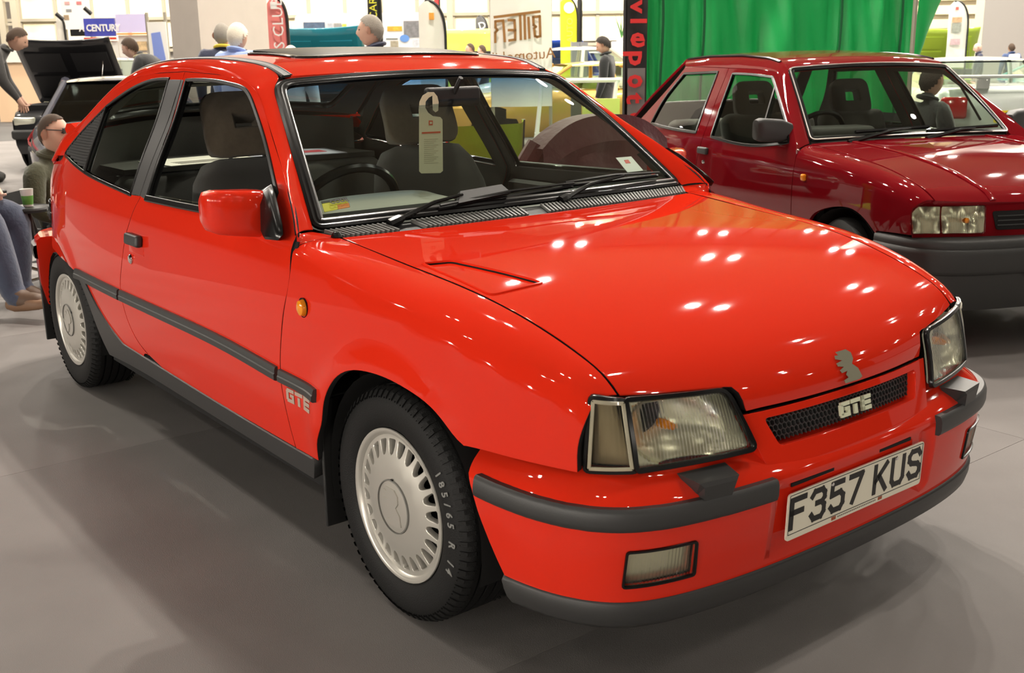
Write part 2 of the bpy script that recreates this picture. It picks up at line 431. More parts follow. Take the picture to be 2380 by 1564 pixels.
OUT = {-1: (0, -1, .2), 1: (0, 1, .2)}
def sidepx(pts, a=-1.2, b=.7): return hits(PN, pts, a, b)

# --- outlines on the body side, taken from the photograph
doorF = sidepx([(690, 545), (682.6, 560), (674, 624.4), (660, 715), (652.5, 790), (650.6, 850), (654, 897), (664, 950.6), (682.6, 1024.5), (688, 1042)], -.43, .9)
doorR = sidepx([(430, 165), (325, 460)], -1.55, 1.2)+sidepx([(304, 505), (291, 552), (282, 617.7), (280, 675), (287.5, 715), (302.6, 759), (322.8, 797), (346, 826)], -1.6, .8)
doorT = sidepx([(690, 545), (686, 504), (679, 471), (659, 397), (629, 303), (606, 229), (592, 205), (565, 185), (504, 171.5), (430, 165)], -.43, .9)
winD = dict(top=sidepx([(433, 186), (470, 185.5), (508, 189), (545, 197)], -1.5, 1.27), fr=sidepx([(586, 234), (604, 286), (632.6, 395), (645, 450)], -1, 1.22))
ZB = .905
door_bot = [doorF[-1], (-1.0, .312), (-1.40, .322), doorR[-1]]
DOORO = poly(doorT[::-1], doorF, door_bot, doorR[:1:-1], [doorR[2], doorR[1]], [doorR[1], doorR[0]])
wb = sidepx([(341, 462), (650, 472)], -1.4, .9)
wl = np.array(wb[0]); tl = np.array(winD['top'][0])
WIN = poly([wl, tl], winD['top']+sidepx([(575, 213)], -1.04, 1.24)+winD['fr'][:1], winD['fr'], [winD['fr'][-1], (-.60, .925)], [(-.60, .925), (-1.0, .908), wl])
def inset(L, g): return shrink(L, g)
qtop = sidepx([(430, 165), (369, 168.6), (325.5, 176), (297, 190), (260, 213), (230, 243), (200, 277), (164, 324.6), (150, 342)], -1.6, 1.3)
QWO = poly(sidepx([(393, 184), (304, 452)], -1.69, 1.27), sidepx([(304, 452), (250, 428), (198.4, 401), (158, 366)], -1.6, .9), sidepx([(158, 366), (153, 356), (165, 338)], -2.45, .97),
           sidepx([(165, 338), (205, 292), (249, 247)], -2.4, 1.0), sidepx([(249, 247), (292.5, 215), (329.5, 195), (366.5, 185), (393, 184)], -2.24, 1.17))
mt = np.array(sidepx([(248, 249), (198, 402)], -2.2, 1.1))
# rear wheel arch (flattened top) and front wheel arch
rarch = [(-2.89, .605), (-2.79, .583), (-2.65, .564), (-2.50, .556), (-2.33, .553), (-2.22, .530), (-2.15, .47), (-2.09, .38), (-2.05, .30), (-2.035, .262)]
farch = sidepx([(747, 990), (752, 943), (763, 905), (783.5, 876), (810, 863.5), (850.7, 866), (895.4, 880.6), (949, 909.7), (994, 943), (1029.7, 983.5), (1056.6, 1019), (1076, 1038)], -.29, .43)
farch = [(-.345, .31), (-.322, .37)]+farch
crease = qtop

for sg in (-1, 1):
    P = PSide(sg); o = OUT[sg]
    # door with its window frame
    d = panel('door', [DOORO, inset(WIN, -.002)], P, RED, car, o, h=.03, thick=.010, hole=RUB, rim=DARK)
    panel('door_inner', [inset(DOORO, .014), inset(WIN, -.001)], offs(P, -.012, o), TRIM, d, o, h=.06, gap=0, thick=.010, hole=RUB)
    tag(d, 'red passenger-side door' if sg > 0 else 'red driver-side door with mirror and grey handle')
    panel('door_card', [poly([(-.56, .36), (-.56, .88)], [(-.56, .88), (-1.45, .875)], [(-1.45, .875), (-1.55, .36)], [(-1.55, .36), (-.56, .36)], h=.05)], offs(P, -.075, o), TRIM, d, o, h=.1, thick=.03)
    W0 = inset(WIN, .001)
    strip('window_seal', P, W0, .013, .004, RUB, d, o, closed=True)
    if sg > 0: panel('window_glass', [inset(WIN, .010)], offs(P, -.010, o), GLS, d, o, h=.05, thick=.004)
    else:      # the driver's window is wound down: only the top edge of the pane shows above the sill
        panel('window_glass', [poly([wl+[.03, .004], wl+[.027, .020]], [wl+[.027, .020], (-.66, .938)], [(-.66, .938), (-.64, .925)], [(-.64, .925), wl+[.03, .004]])], offs(P, -.010, o), GLS, d, o, h=.05, thick=.004)
    strip('sill_moulding', P, [(-1.475, .898), (-1.2, .902), (-.9, .909), (-.68, .918)], .022, .010, RUB, d, o)
    # quarter panel with rear side window
    tail = [(-2.60, .965), (-2.78, .93), (-2.98, .88), (-3.06, .80), (-3.10, .62)]
    q = poly([(p[0]-.0, p[1]) for p in qtop], [qtop[-1], tail[0], tail[1], tail[2], tail[3], tail[4]], [tail[4], rarch[0]], rarch,
             [rarch[-1], (-1.82, .268), (-1.60, .268)], [(-1.60, .268), (-1.60, .335), doorR[-1]], doorR[:1:-1], [doorR[2], doorR[1]], [doorR[1], doorR[0]])
    qp = panel('quarter_panel', [q, inset(QWO, -.003)], P, RED, car, o, h=.03, thick=.022, shell=True, back=TRIM, hole=RUB, rim=DARK)
    strip('quarter_window_seal', P, QWO, .012, .004, RUB, qp, o, closed=True)
    # glazed part and vent grille part of the rear side window
    def cutpoly(L, a, b, keep):
        L = np.array(L); n = np.array([-(b-a)[1], (b-a)[0]]); s = (L-a) @ n*keep; out = []
        for i in range(len(L)):
            j = (i+1) % len(L)
            if s[i] >= 0: out.append(L[i])
            if s[i]*s[j] < 0: out.append(L[i]+(L[j]-L[i])*s[i]/(s[i]-s[j]))
        return np.array(out)
    kk = 1 if ((np.array([-1.8, 1.1])-mt[0]) @ np.array([-(mt[1]-mt[0])[1], (mt[1]-mt[0])[0]])) > 0 else -1
    gw = cutpoly(inset(QWO, .006), mt[0], mt[1], kk); vw = cutpoly(inset(QWO, .006), mt[0], mt[1], -kk)
    panel('quarter_glass', [gw], offs(P, -.006, o), GLS, qp, o, h=.05, gap=.004, thick=.004)
    panel('vent_backing', [vw], offs(P, -.012, o), DARK, qp, o, h=.05, thick=.004)
    strip('window_divider', P, [mt[0]+(mt[1]-mt[0])*t for t in np.linspace(0, 1, 8)], .014, .006, RUB, qp, o)
    # vent grille: raised diagonal lattice
    mb = MB(); lo, hi = vw.min(0), vw.max(0); pit = .0125
    nd = nrm(P, np.array([[-2.35, 1.05]]), o)[0]
    for dx, dz in ((1, 1), (-1, 1)):
        for k in np.arange(-1.2, 1.2, pit):
            tt = np.arange(-.02, .42, .008); pts = np.c_[lo[0]+k+dx*tt*.62, lo[1]+tt]; ok = np.r_[inpoly(pts, vw), False]; st_ = None
            for i_, f_ in enumerate(ok):
                if f_ and st_ is None: st_ = i_
                if not f_ and st_ is not None:
                    if i_-st_ > 2:
                        R_ = pts[[st_, i_-1]]; X = P(R_[:, 0], R_[:, 1])+nd*.002; mb.tube([tuple(x) for x in X], .0022, 3, cap=False)
                    st_ = None
    g = mb.build('vent_grille', GRYP, qp, angle=0); tag(g, kind='stuff')
    # black centre pillar cover
    pa, pb = sidepx([(396, 184), (306, 455)], -1.69, 1.27); pc, pd = sidepx([(339, 466), (430, 185.5)], -1.47, .9)
    seam0, seam1 = np.array(doorR[0]), np.array(doorR[1])
    def onseam(z): t = (z-seam0[1])/(seam1[1]-seam0[1]); return seam0+(seam1-seam0)*t
    s_t, s_b = onseam(1.277), onseam(.898)
    panel('pillar_cover', [poly([pa-[.006, 0], s_t], [s_t, s_b], [s_b, pb-[.004, 0]], [pb-[.004, 0], pa-[.006, 0]])], offs(P, .0025, o), GRYP, qp, o, h=.04, thick=.004)
    panel('pillar_cover', [poly([s_t, pd-[.006, 0]], [pd-[.006, 0], pc-[.004, 0]], [pc-[.004, 0], s_b], [s_b, s_t])], offs(P, .0025, o), GRYP, d, o, h=.04, thick=.004)
    # side moulding, in three lengths
    for par, pts in ((d, [(-1.715, .5375), (-1.2, .540), (-.8, .537), (-.506, .522)]), (qp, [(-2.235, .538), (-2.0, .538), (-1.733, .5370)])):
        strip('side_moulding', P, curve3(pts)(np.linspace(0, 1, 14)), .040, .014, GRYP, par, o, prof=[(-.5, -.2), (-.48, .55), (-.3, .75), (-.05, .8), (.02, 1), (.42, 1), (.5, .6), (.5, -.2)])
    if sg > -2: MOULD3 = None
    # arch trim and sill skirt, dark grey
    sk = poly([(-.392, .247), (-.36, .31)], [(-.36, .31), (-1.0, .318), (-1.43, .328), (-1.80, .338)], [(-1.80, .338), (-1.95, .395), (-2.06, .46), (-2.15, .53)], [(-2.15, .53), (-2.21, .532)],
              [(-2.21, .532), (-2.155, .47), (-2.10, .38), (-2.055, .30), (-2.02, .25)], [(-2.02, .25), (-1.8, .262), (-1.25, .262), (-.74, .255), (-.392, .247)])
    panel('sill_skirt', [sk], offs(P, .006, o), GRYP, car, o, h=.04, thick=.03, gap=0)
    # front wing
F_zb = cub([-.46, -.412, -.1, .171, .365, .50, .565, .60], [.888, .885, .856, .828, .787, .742, .707, .675])
F_yb = cub([-.46, -.412, -.1, .171, .365, .50, .565, .60], [.669, .668, .660, .650, .635, .623, .616, .612])
FL = .18
def F_dr(a): t = np.clip((np.asarray(a, float)+.43)/.40, 0, 1); return .030+.045*t*t*(3-2*t)
def PFender(sg):
    def P(a, t):
        a = np.asarray(a, float)+0*np.asarray(t, float); t = np.asarray(t, float)+0*a
        zb = F_zb(a); yb = F_yb(a); zc = zb-F_dr(a); s = np.clip((t-zc)/FL, 0, 1.2); tt = np.minimum(t, zc)
        y0 = S(a, zc); y1 = y0-.011; z1 = zb+.002
        yy = (1-s)**2*y0+2*s*(1-s)*y1+s*s*yb; zz = (1-s)**2*zc+2*s*(1-s)*z1+s*s*zb
        lo = t <= zc
        return np.stack([a, sg*np.where(lo, S(a, tt), yy), np.where(lo, t, zz)], -1)
    return P
def fz(x): return float(F_zb(np.array([x]))[0]-F_dr(np.array([x]))[0])
for sg in (-1, 1):
    P = PFender(sg); o = (0, sg, .6)
    rear = [(p[0], p[1]) for p in doorF[::-1] if p[1] < fz(-.43)-.01]+[(-.428, fz(-.43)+.04), (-.430, fz(-.43)+.10), (-.436, fz(-.43)+FL)]
    topx = np.linspace(-.436, .594, 24)
    ou = poly(rear, [(x, fz(x)+FL) for x in topx], [(.594, fz(.594)+FL), (.585, fz(.585)+FL*.55), (.577, fz(.577)), (.571, .60), (.567, .527)],
              [(.567, .527), (.42, .528), (.30, .529)], [(.30, .529), farch[-1]], farch[::-1], [farch[0], (-.476, .311)])
    f = panel('front_wing', [ou], P, RED, car, o, h=.026, thick=.02, rim=DARK)
    strip('side_moulding', PSide(sg), curve3([(-.488, .5215), (-.40, .519), (-.33, .516), (-.283, .5135)])(np.linspace(0, 1, 8)), .036, .014, GRYP, f, OUT[sg], prof=[(-.5, -.2), (-.48, .55), (-.3, .75), (-.05, .8), (.02, 1), (.42, 1), (.5, .6), (.5, -.2)])
    # amber side repeater
    rp = PSide(sg)(np.array([-.346]), np.array([.731]))[0]
    mb = MB(); mb.lathe([(.0, .016), (.010, .0155), (.0165, .012), (.019, .004), (.019, -.004)], 20, 'y', (0, 0, 0))
    r_ = mb.build('side_repeater', AMBER, f, tuple(rp), (0, 0, 0)); r_.scale = (1, sg, 1.15)
    mb = MB(); mb.lathe([(.018, .0), (.0225, .003), (.0225, -.006), (.018, -.006)], 20, 'y'); r_ = mb.build('repeater_bezel', RUB, f, tuple(rp)); r_.scale = (1, sg, 1.15)
# black strips behind the shut lines, put in as the shade of the gaps
for sg in (-1, 1):
    P = PSide(sg); o = OUT[sg]
    for pth in (doorF[1:], doorR[2:-2]):
        pp = curve3(pth)(np.linspace(0, 1, 30)) if pth is not doorR else np.r_[np.array(doorR[:2]), curve3(doorR[2:])(np.linspace(0, 1, 20))]
        strip('shut_gap_shade', offs(P, -.011, o), pp, .022, .004, DARK, car, o)
    strip('shut_gap_shade', offs(PFender(sg), -.011, (0, sg, .6)), [(x, fz(x)+FL) for x in np.linspace(-.40, .59, 30)], .026, .004, DARK, car, (0, sg, .6))
# front wing badge lettering
def wingM(sg, x, z, off=.004):
    P = PSide(sg); q = P(np.array([x]), np.array([z]))[0]; n = nrm(P, np.array([[x, z]]), OUT[sg])[0]; ex = P(np.array([x+.02]), np.array([z]))[0]-q
    ez = np.array([0, 0, 1.0])
    return frame(q+n*off, ex if sg < 0 else -ex, ez)
def gte(name, h, m, parent, M, depth=.001, wrap=None):
    """three stencil-cut slanted letters G T E"""
    mb = MB(); w = h*1.05; sl = .12
    def bar(x0, x1, y0, y1): mb.prism([(x0+sl*y0, y0), (x1+sl*y0, y0), (x1+sl*y1, y1), (x0+sl*y1, y1)], 0, depth, M)
    t = h*.27
    x = -w*1.72                                   # G
    bar(x+t*.4, x+w, h-t, h); bar(x, x+t*1.2, t*.55, h-t*.55); bar(x+t*.4, x+w, 0, t); bar(x+w-t*1.1, x+w, t, h*.55); bar(x+w*.5, x+w, h*.42, h*.42+t*.8)
    x += w*1.14                                   # T
    bar(x, x+w, h-t, h); bar(x+w*.5-t*.6, x+w*.5+t*.6, 0, h-t*1.35)
    x += w*1.14                                   # E
    bar(x, x+w, h-t, h); bar(x, x+w*.95, h*.5-t*.5, h*.5+t*.5); bar(x, x+w, 0, t); bar(x, x+t*1.1, 0, h)
    if wrap: mb.v = [wrap(q) for q in mb.v]
    return tag(mb.build(name, m, parent), kind='stuff')
for sg in (-1, 1):
    def wrap(q, sg=sg):
        P = PSide(sg); x, z = -.398+(q[0] if sg < 0 else -q[0]), .452+q[1]; ab = np.array([[x, z]]); return tuple(P(ab[:, 0], ab[:, 1])[0]+nrm(P, ab, OUT[sg])[0]*(.0005+q[2]))
    gte('gte_lettering', .040, mat('side_badge', (.42, .32, .26), .45), car, Matrix.Identity(4), .0015, wrap)
# --- bonnet
BC = np.array([(-.362, .888), (-.1, .874), (.2, .842), (.4, .803), (.54, .760), (.63, .717), (.682, .674), (.704, .640), (.708, .603)])
BE = np.array([(-.412, .668, .885), (-.1, .660, .856), (.171, .650, .828), (.365, .635, .787), (.50, .623, .742), (.565, .616, .707), (.594, .612, .677), (.606, .610, .652), (.611, .610, .610)])
bu = np.r_[0, np.cumsum(np.linalg.norm(np.diff(BC, axis=0), axis=1))]; BCs = cub(bu, BC); BEs = cub(bu, BE); BL = bu[-1]
def PBon(a, b):
    """a: length along the bonnet, b: -.65..+.65 across"""
    a = np.asarray(a, float)+0*np.asarray(b, float); v = np.asarray(b, float)/.65+0*a; c = BCs(a); e = BEs(a); k = np.abs(v)**2.2
    return np.stack([c[..., 0]+(e[..., 0]-c[..., 0])*k, v*e[..., 1], c[..., 1]+(e[..., 2]-c[..., 1])*k], -1)
UPO = lambda X: np.tile([.5, 0, 1.0], (len(X), 1))
def bon_at(px, a=.6, b=-.2): return hit(PBon, px, a, b)
def bon_u(v, z):
    """length at which the bonnet surface reaches height z for a given v"""
    aa = np.linspace(.5, BL, 400); q = PBon(aa, np.full(400, v)); return aa[np.argmin(np.abs(q[:, 2]-z))]
nose = []
for y in np.linspace(-.648, -.376, 9):
    z = np.interp(abs(y), [.36, .648], [.662, .680]); nose.append((bon_u(y, z), y))
innr = [(bon_u(-.364, .652), -.364), (bon_u(-.357, .632), -.357), (bon_u(-.351, .613), -.351)]
low = [(bon_u(y, .607), y) for y in np.linspace(-.347, .347, 15)]
BON = poly([(0, .648), (0, -.648)], [(a, -.648) for a in np.linspace(0, nose[0][0], 20)], nose+innr, low, [(a, -b) for a, b in (nose+innr)[::-1]], [(a, .648) for a in np.linspace(nose[0][0], 0, 20)], h=.02)
vent = hits(PBon, [(984, 613), (1050, 607), (1258, 657), (1142, 684)], .35, -.5)
VENT = rounded(vent, .012, 4, h=.01)
bon = panel('bonnet', [BON, VENT], PBon, RED, car, UPO, h=.03, gap=.003, thick=.02, rim=DARK)
panel('bonnet_vent_panel', [shrink(VENT, .0035)], offs(PBon, -.004, UPO), RED, bon, UPO, h=.03, gap=0, thick=.01)
strip('bonnet_vent_lip', PBon, shrink(VENT, -.004), .008, .0035, RED, bon, UPO, closed=True)
panel('bonnet_lining', [shrink(BON, .02)], offs(PBon, -.03, UPO), DARK, bon, UPO, h=.08, thick=.005)
# griffin emblem on the nose
em = hit(PBon, (1969, 850), 1.15, 0); q0 = PBon(em[:1], em[1:])[0]; en = nrm(PBon, em[None], UPO)[0]
M = frame(q0+en*.0015, (0, 1, 0), np.cross(en, [0, 1, 0]))
GRIF = [(2*x-1, 2*y-1) for x, y in ((.14, 1), (.66, 1), (.86, .86), (.86, .66), (.72, .52), (.94, .34), (1, .06), (.82, 0), (.10, 0), (.08, .10), (.34, .15), (.26, .25), (.38, .35), (.10, .33), (.04, .42), (.28, .50), (.02, .56), (0, .66), (.32, .70), (.02, .79), (.04, .90), (.22, .88))]
mb = MB(); mb.prism([(x*.036, y*.037) for x, y in GRIF], 0, .0012, M)
mb.build('griffin_emblem', mat('emblem_grey', (.20, .19, .13), .4), bon)
# --- headlamps and indicators
def quadP(tl, tr, bl, br, bul, nrm_):
    tl, tr, bl, br = map(np.array, (tl, tr, bl, br)); nrm_ = np.array(nrm_, float)
    def P(a, b):
        a = np.asarray(a, float)+0*np.asarray(b, float); b = np.asarray(b, float)+0*a; A = a[..., None]; B = b[..., None]
        return (1-B)*((1-A)*bl+A*br)+B*((1-A)*tl+A*tr)+nrm_*(bul*(4*a*(1-a)*.7+4*b*(1-b)*.3))[..., None]
    return P
def scaled(P, sx, sy): return lambda a, b: P(np.asarray(a, float)/sx, np.asarray(b, float)/sy)
BODYX = (1, 0, 0)
for sg in (-1, 1):
    f = lambda p: (p[0], sg*p[1], p[2])
    it, ib, bt, bb = f((.670, .370, .662)), f((.722, .334, .537)), f((.614, .613, .677)), f((.650, .614, .535))
    ot, ob = f((.577, .676, .687)), f((.563, .678, .526))
    hl = empty('headlamp', (0, 0, 0), 0, car); tag(hl, 'near-side headlamp' if sg < 0 else 'far-side headlamp')
    PH = scaled(quadP(bt, it, bb, ib, .012, (1, sg*.25, .1)), .28, .14)
    if True:
        L = rounded([(.004, .137), (.272, .138), (.277, .004), (.004, .004)], [.004, .022, .012, .004], 5, .012)
        panel('lens', [L], PH, LENS, hl, BODYX, h=.02, gap=.001, thick=.006)
        strip('lamp_seal', offs(PH, -.006, BODYX), shrink(L, -.004), .012, .008, RUB, hl, BODYX, closed=True)
        # bowl: dished bright reflector behind the lens
        def PR(a, b, PH=PH):
            u = a/.28; v = b/.14; d = .018+.055*np.clip(1-((u-.42)/.40)**2-((v-.5)/.56)**2, 0, 1)**.6
            return offs(PH, 0, BODYX)(a, b)-np.array([.93, 0, .05])*d[..., None]
        panel('reflector', [L], PR, REFL, hl, BODYX, h=.012, gap=.0, thick=.001)
        bz = PH(np.array([.118]), np.array([.07]))[0]
        mb = MB(); mb.lathe([(0, .0), (.010, .004), (.011, .02), (.007, .045), (0, .05)], 12, 'x', (bz[0]-.072, bz[1], bz[2])); mb.build('bulb', AMBER, hl)
    PI_ = scaled(quadP(ot, bt, ob, bb, .010, (.7, sg*.7, .1)), .08, .15)
    L2 = rounded([(.003, .147), (.076, .147), (.077, .003), (.003, .003)], .005, 4, .012); od = (.6, sg*.7, 0)
    ind = empty('indicator_lamp', (0, 0, 0), 0, car)
    panel('lens', [L2], PI_, LENS, ind, od, h=.02, gap=.0008, thick=.006)
    panel('reflector', [L2], offs(PI_, -.03, od), mat('amber_grey_bowl', (.42, .34, .22), .3, .6), ind, od, h=.03, gap=.004, thick=.003)
    strip('lens_border', PI_, shrink(L2, .004), .008, .003, mat('milky_lens_edge', (.34, .31, .22), .25, 0, .4), ind, od, closed=True)
    strip('lamp_seal', offs(PI_, -.008, od), shrink(L2, -.004), .010, .008, RUB, ind, od, closed=True)
    # dark panel behind the lamps and below them
    mb = MB(); pts = [f((.55, .675, .69)), f((.56, .615, .69)), f((.62, .37, .68)), f((.66, .33, .53)), f((.62, .5, .50)), f((.58, .6, .50)), f((.53, .675, .50))]
    mb.add(pts, [tuple(range(len(pts)))], False); mb.build('lamp_housing', DARK, car)

# --- bumper
BP = [(.290, .789), (.36, .787), (.45, .777), (.53, .757), (.61, .718), (.665, .668), (.702, .60), (.725, .52), (.742, .42), (.753, .31), (.760, .15), (.762, 0)]
BPf = [(x, -y) for x, y in BP]+[(x, y) for x, y in BP[-2::-1]]
bpc = np.array(BPf); bs = np.r_[0, np.cumsum(np.linalg.norm(np.diff(bpc, axis=0), axis=1))]; BCur = cub(bs, bpc); BLEN = bs[-1]; BMID = BLEN/2
def PBump(prof, back=0):
    pr = np.array(prof, float); d = np.r_[0, np.cumsum(np.linalg.norm(np.diff(pr, axis=0), axis=1))]; pf = pch(d, pr[:, 0]); zf = pch(d, pr[:, 1])
    def P(a, b):
        a = np.asarray(a, float)+0*np.asarray(b, float); b = np.asarray(b, float)+0*a
        c = BCur(a); t = BCur(a+1e-3)-BCur(a-1e-3); n = np.stack([t[..., 1], -t[..., 0]], -1); n /= np.linalg.norm(n, axis=-1)[..., None]
        off = pf(b)
        y = c[..., 1]; z = zf(b)
        k = np.clip((.300-np.abs(y))/.006, 0, 1)*np.clip((z-.286)/.006, 0, 1)*np.clip((.447-z)/.006, 0, 1)
        off = off-back*k
        q = c+n*off[..., None]; return np.stack([q[..., 0], q[..., 1], z], -1)
    return P, d
RPROF = [(-.100, .527), (-.072, .524), (-.040, .506), (-.012, .484), (-.002, .470), (0, .45), (0, .40), (-.004, .35), (-.010, .30), (-.016, .262)]
PB, dB = PBump(RPROF, .018)
def bz(z):
    """profile length at height z"""
    t = np.linspace(0, dB[-1], 500); zz = PB(np.full(500, BMID+.4), t)[:, 2]; return t[np.argmin(np.abs(zz-z))]
ends = [(.0, dB[1]-.01), (.118, dB[-1])]
BUM = poly([(.0, 0), (.0, dB[1]), (.05, bz(.40)), (.118, dB[-1])], [(.118, dB[-1]), (BLEN-.118, dB[-1])], [(BLEN-.118, dB[-1]), (BLEN-.05, bz(.40)), (BLEN, dB[1]), (BLEN, 0)], [(BLEN, 0), (0, 0)], h=.012)
def outB(X): return np.stack([X[:, 0]-.2, X[:, 1]*1.0, 0*X[:, 2]], -1)
FOGC = [hit(PB, q, BMID-.5, bz(.34)) for q in ((1457, 1283), (1620, 1256), (1613, 1335), (1446, 1366))]
FOGL = [rounded(np.array([(p if k == 0 else (BLEN-p[0], p[1])) for p in FOGC]), .007, 4, .01) for k in (0, 1)]
bum = panel('front_bumper', [BUM]+FOGL, PB, RED, car, outB, h=.02, gap=0, thick=.012)
LPROF = [(-.020, .262), (-.008, .258), (-.008, .25), (-.014, .215), (-.03, .195), (-.07, .188), (-.16, .186)]
PLp, dL = PBump(LPROF)
panel('bumper_lip', [poly([(.112, 0), (.128, dL[3]), (.19, dL[-1])], [(.19, dL[-1]), (BLEN-.19, dL[-1])], [(BLEN-.19, dL[-1]), (BLEN-.128, dL[3]), (BLEN-.112, 0)], [(BLEN-.112, 0), (.112, 0)], h=.02)], PLp, GRYP, bum, outB, h=.025, gap=0, thick=.01)
# rub strips with a half-round section
def strip_end(px): return hit(PB, px, BMID-.3, bz(.45))[0]
sN = hit(PB, (1112, 1128), .1, bz(.46))[0]; sI = hit(PB, (1798, 1141), BMID-.33, bz(.45))[0]
for k in (0, 1):
    t = np.linspace(sN, sI, 60); a = t if k == 0 else BLEN-t
    zc = np.interp(t, [sN, sN+.25, sI], [.458, .452, .450])
    strip('rub_strip', PB, np.c_[a, [bz(z) for z in zc]], .050, .016, GRYP, bum, outB, prof=[(-.5, -.4), (-.5, .55), (-.42, .85), (-.25, 1), (.2, 1), (.42, .8), (.5, .5), (.5, -.4)])
    # headlamp washer nozzle
    c = hit(PB, (1648, 1125), BMID-.45, bz(.48)); ca = c[0] if k == 0 else BLEN-c[0]
    mb = MB(); X = lambda a, z, o: PB(np.array([a]), np.array([bz(z)]))[0]+np.array([1, 0, 0])*o
    base = X(ca, .47, 0); d_ = X(ca+.01, .47, 0)-X(ca-.01, .47, 0); d_ = d_/np.linalg.norm(d_); nn = np.cross(d_, [0, 0, 1.0]); nn = nn*np.sign(nn[0])
    def wp(s, n_, z): return base+d_*s+nn*n_+np.array([0, 0, z])
    sec = [(-.062, -.045, .048), (-.050, .016, .044), (.050, .016, .044), (.062, -.045, .048), (-.040, .018, .034), (.040, .018, .034), (-.034, .014, -.002), (.034, .014, -.002), (-.034, -.02, -.002), (.034, -.02, -.002)]
    mb.add([wp(*q) for q in sec], [(0, 1, 2, 3), (1, 4, 5, 2), (4, 6, 7, 5), (6, 8, 9, 7), (0, 8, 6, 4, 1), (3, 2, 5, 7, 9), (0, 3, 9, 8)], False)
    mb.build('washer_nozzle', GRYP, bum, angle=0)
    # fog lamp
    Lf = FOGL[k]
    fg = empty('fog_lamp', (0, 0, 0), 0, car)
    panel('lens', [shrink(Lf, .004)], offs(PB, .001, outB), LENS, fg, outB, h=.02, gap=0, thick=.006)
    panel('reflector', [shrink(Lf, .001)], offs(PB, -.020, outB), REFL, fg, outB, h=.02, gap=0, thick=.002)
    strip('lamp_seal', PB, shrink(Lf, .001), .006, .005, RUB, fg, outB, closed=True)
# two slots above the plate
for y0, y1 in ((-.235, -.085), (.09, .22)):
    mb = MB(); mb.box((.7415, (y0+y1)/2, .4345), (.004, y1-y0, .008)); mb.build('air_slot', DARK, bum)
# number plate
PT, PBm = np.array((.750, 0, .420)), np.array((.747, 0, .314))
Mp = frame((PT+PBm)/2+np.array([.002, 0, 0]), (0, 1, 0), PT-PBm)
plate = empty('number_plate', (0, 0, 0), 0, car)
mb = MB(); mb.prism(rounded([(-.26, -.0555), (.26, -.0555), (.26, .0555), (-.26, .0555)], .010, 5, .2), 0, .004, Mp); mb.build('plate_body', PLATEW, plate)
for y in (.0515, -.0415):
    mb = MB(); mb.prism([(-.255, y-.0008), (.255, y-.0008), (.255, y+.0008), (-.255, y+.0008)], .0040, .0046, Mp); mb.build('plate_border', INK, plate)
for x in (-.2545, .2545):
    mb = MB(); mb.prism([(x-.0008, -.0415), (x+.0008, -.0415), (x+.0008, .0515), (x-.0008, .0515)], .0040, .0046, Mp); mb.build('plate_border', INK, plate)
def glyphs(s, m, parent, M, h, w, st, gap, sp, mirror=False):
    """plate lettering built from strokes on a 0..1 grid"""
    A = {'F': [[(0, 0), (0, 1), (1, 1)], [(0, .54), (.82, .54)]], '3': [[(0, .84), (.2, 1), (.8, 1), (1, .85), (1, .68), (.8, .55), (.4, .55)], [(.8, .55), (1, .4), (1, .16), (.8, 0), (.2, 0), (0, .17)]],
         '5': [[(.95, 1), (.08, 1), (.04, .58), (.75, .62), (1, .46), (1, .17), (.8, 0), (.2, 0), (0, .15)]], '7': [[(0, 1), (1, 1), (.28, 0)]], 'K': [[(0, 0), (0, 1)], [(1, 1), (.06, .42)], [(.34, .6), (1, 0)]],
         'U': [[(0, 1), (0, .18), (.2, 0), (.8, 0), (1, .18), (1, 1)]], 'S': [[(1, .83), (.8, 1), (.2, 1), (0, .85), (0, .67), (.2, .55), (.8, .46), (1, .34), (1, .16), (.8, 0), (.2, 0), (0, .17)]],
         'Y': [[(0, 1), (.5, .5), (1, 1)], [(.5, .5), (.5, 0)]], '6': [[(.9, .88), (.75, 1), (.2, 1), (0, .82), (0, .18), (.2, 0), (.8, 0), (1, .18), (1, .4), (.8, .56), (.2, .56), (0, .42)]],
         'E': [[(1, 1), (0, 1), (0, 0), (1, 0)], [(0, .53), (.82, .53)]], 'R': [[(0, 0), (0, 1), (.8, 1), (1, .85), (1, .66), (.8, .52), (0, .52)], [(.45, .52), (1, 0)]], ' ': []}
    tot = sum((sp if c == ' ' else w+gap) for c in s)-gap; x = -tot/2; obs = []
    for c in s:
        if c == ' ': x += sp; continue
        mb = MB()
        for pl in A[c]:
            pts = [Vector((x+st/2+p[0]*(w-st), -h/2+st/2+p[1]*(h-st))) for p in pl]
            for i in range(len(pts)-1):
                d = (pts[i+1]-pts[i]).normalized(); n = Vector((-d.y, d.x))*st/2; e = d*st*.42
                a = pts[i]-(e if True else d*0); b = pts[i+1]+e
                mb.prism([tuple(a-n), tuple(b-n), tuple(b+n), tuple(a+n)], .004, .0050+.00003*i, M)
        obs.append(mb.build('plate_character', m, parent)); x += w+gap
    return obs
glyphs('F357 KUS', INK, plate, Mp @ Matrix.Translation((0, .006, 0)), .079, .0585, .0135, .0115, .028)
for sx in (-.105, .145):
    mb = MB(); mb.lathe([(0, .0022), (.004, .0018), (.0055, 0)], 12, 'x'); mb.build('plate_screw', CHROME, plate, tuple(Mp @ Vector((sx, .040, .0045))))
for k in range(22):
    x0 = -.075+k*.0068; mb = MB(); mb.prism([(x0, -.0495), (x0+.0045, -.0495), (x0+.0045, -.0462), (x0, -.0462)], .004, .0045, Mp)
    if k == 0: mk = mb
    else: mk.v += mb.v; mk.f += [tuple(i+8*k for i in f) for f in mb.f]; mk.sm += mb.sm; mk.mi += mb.mi
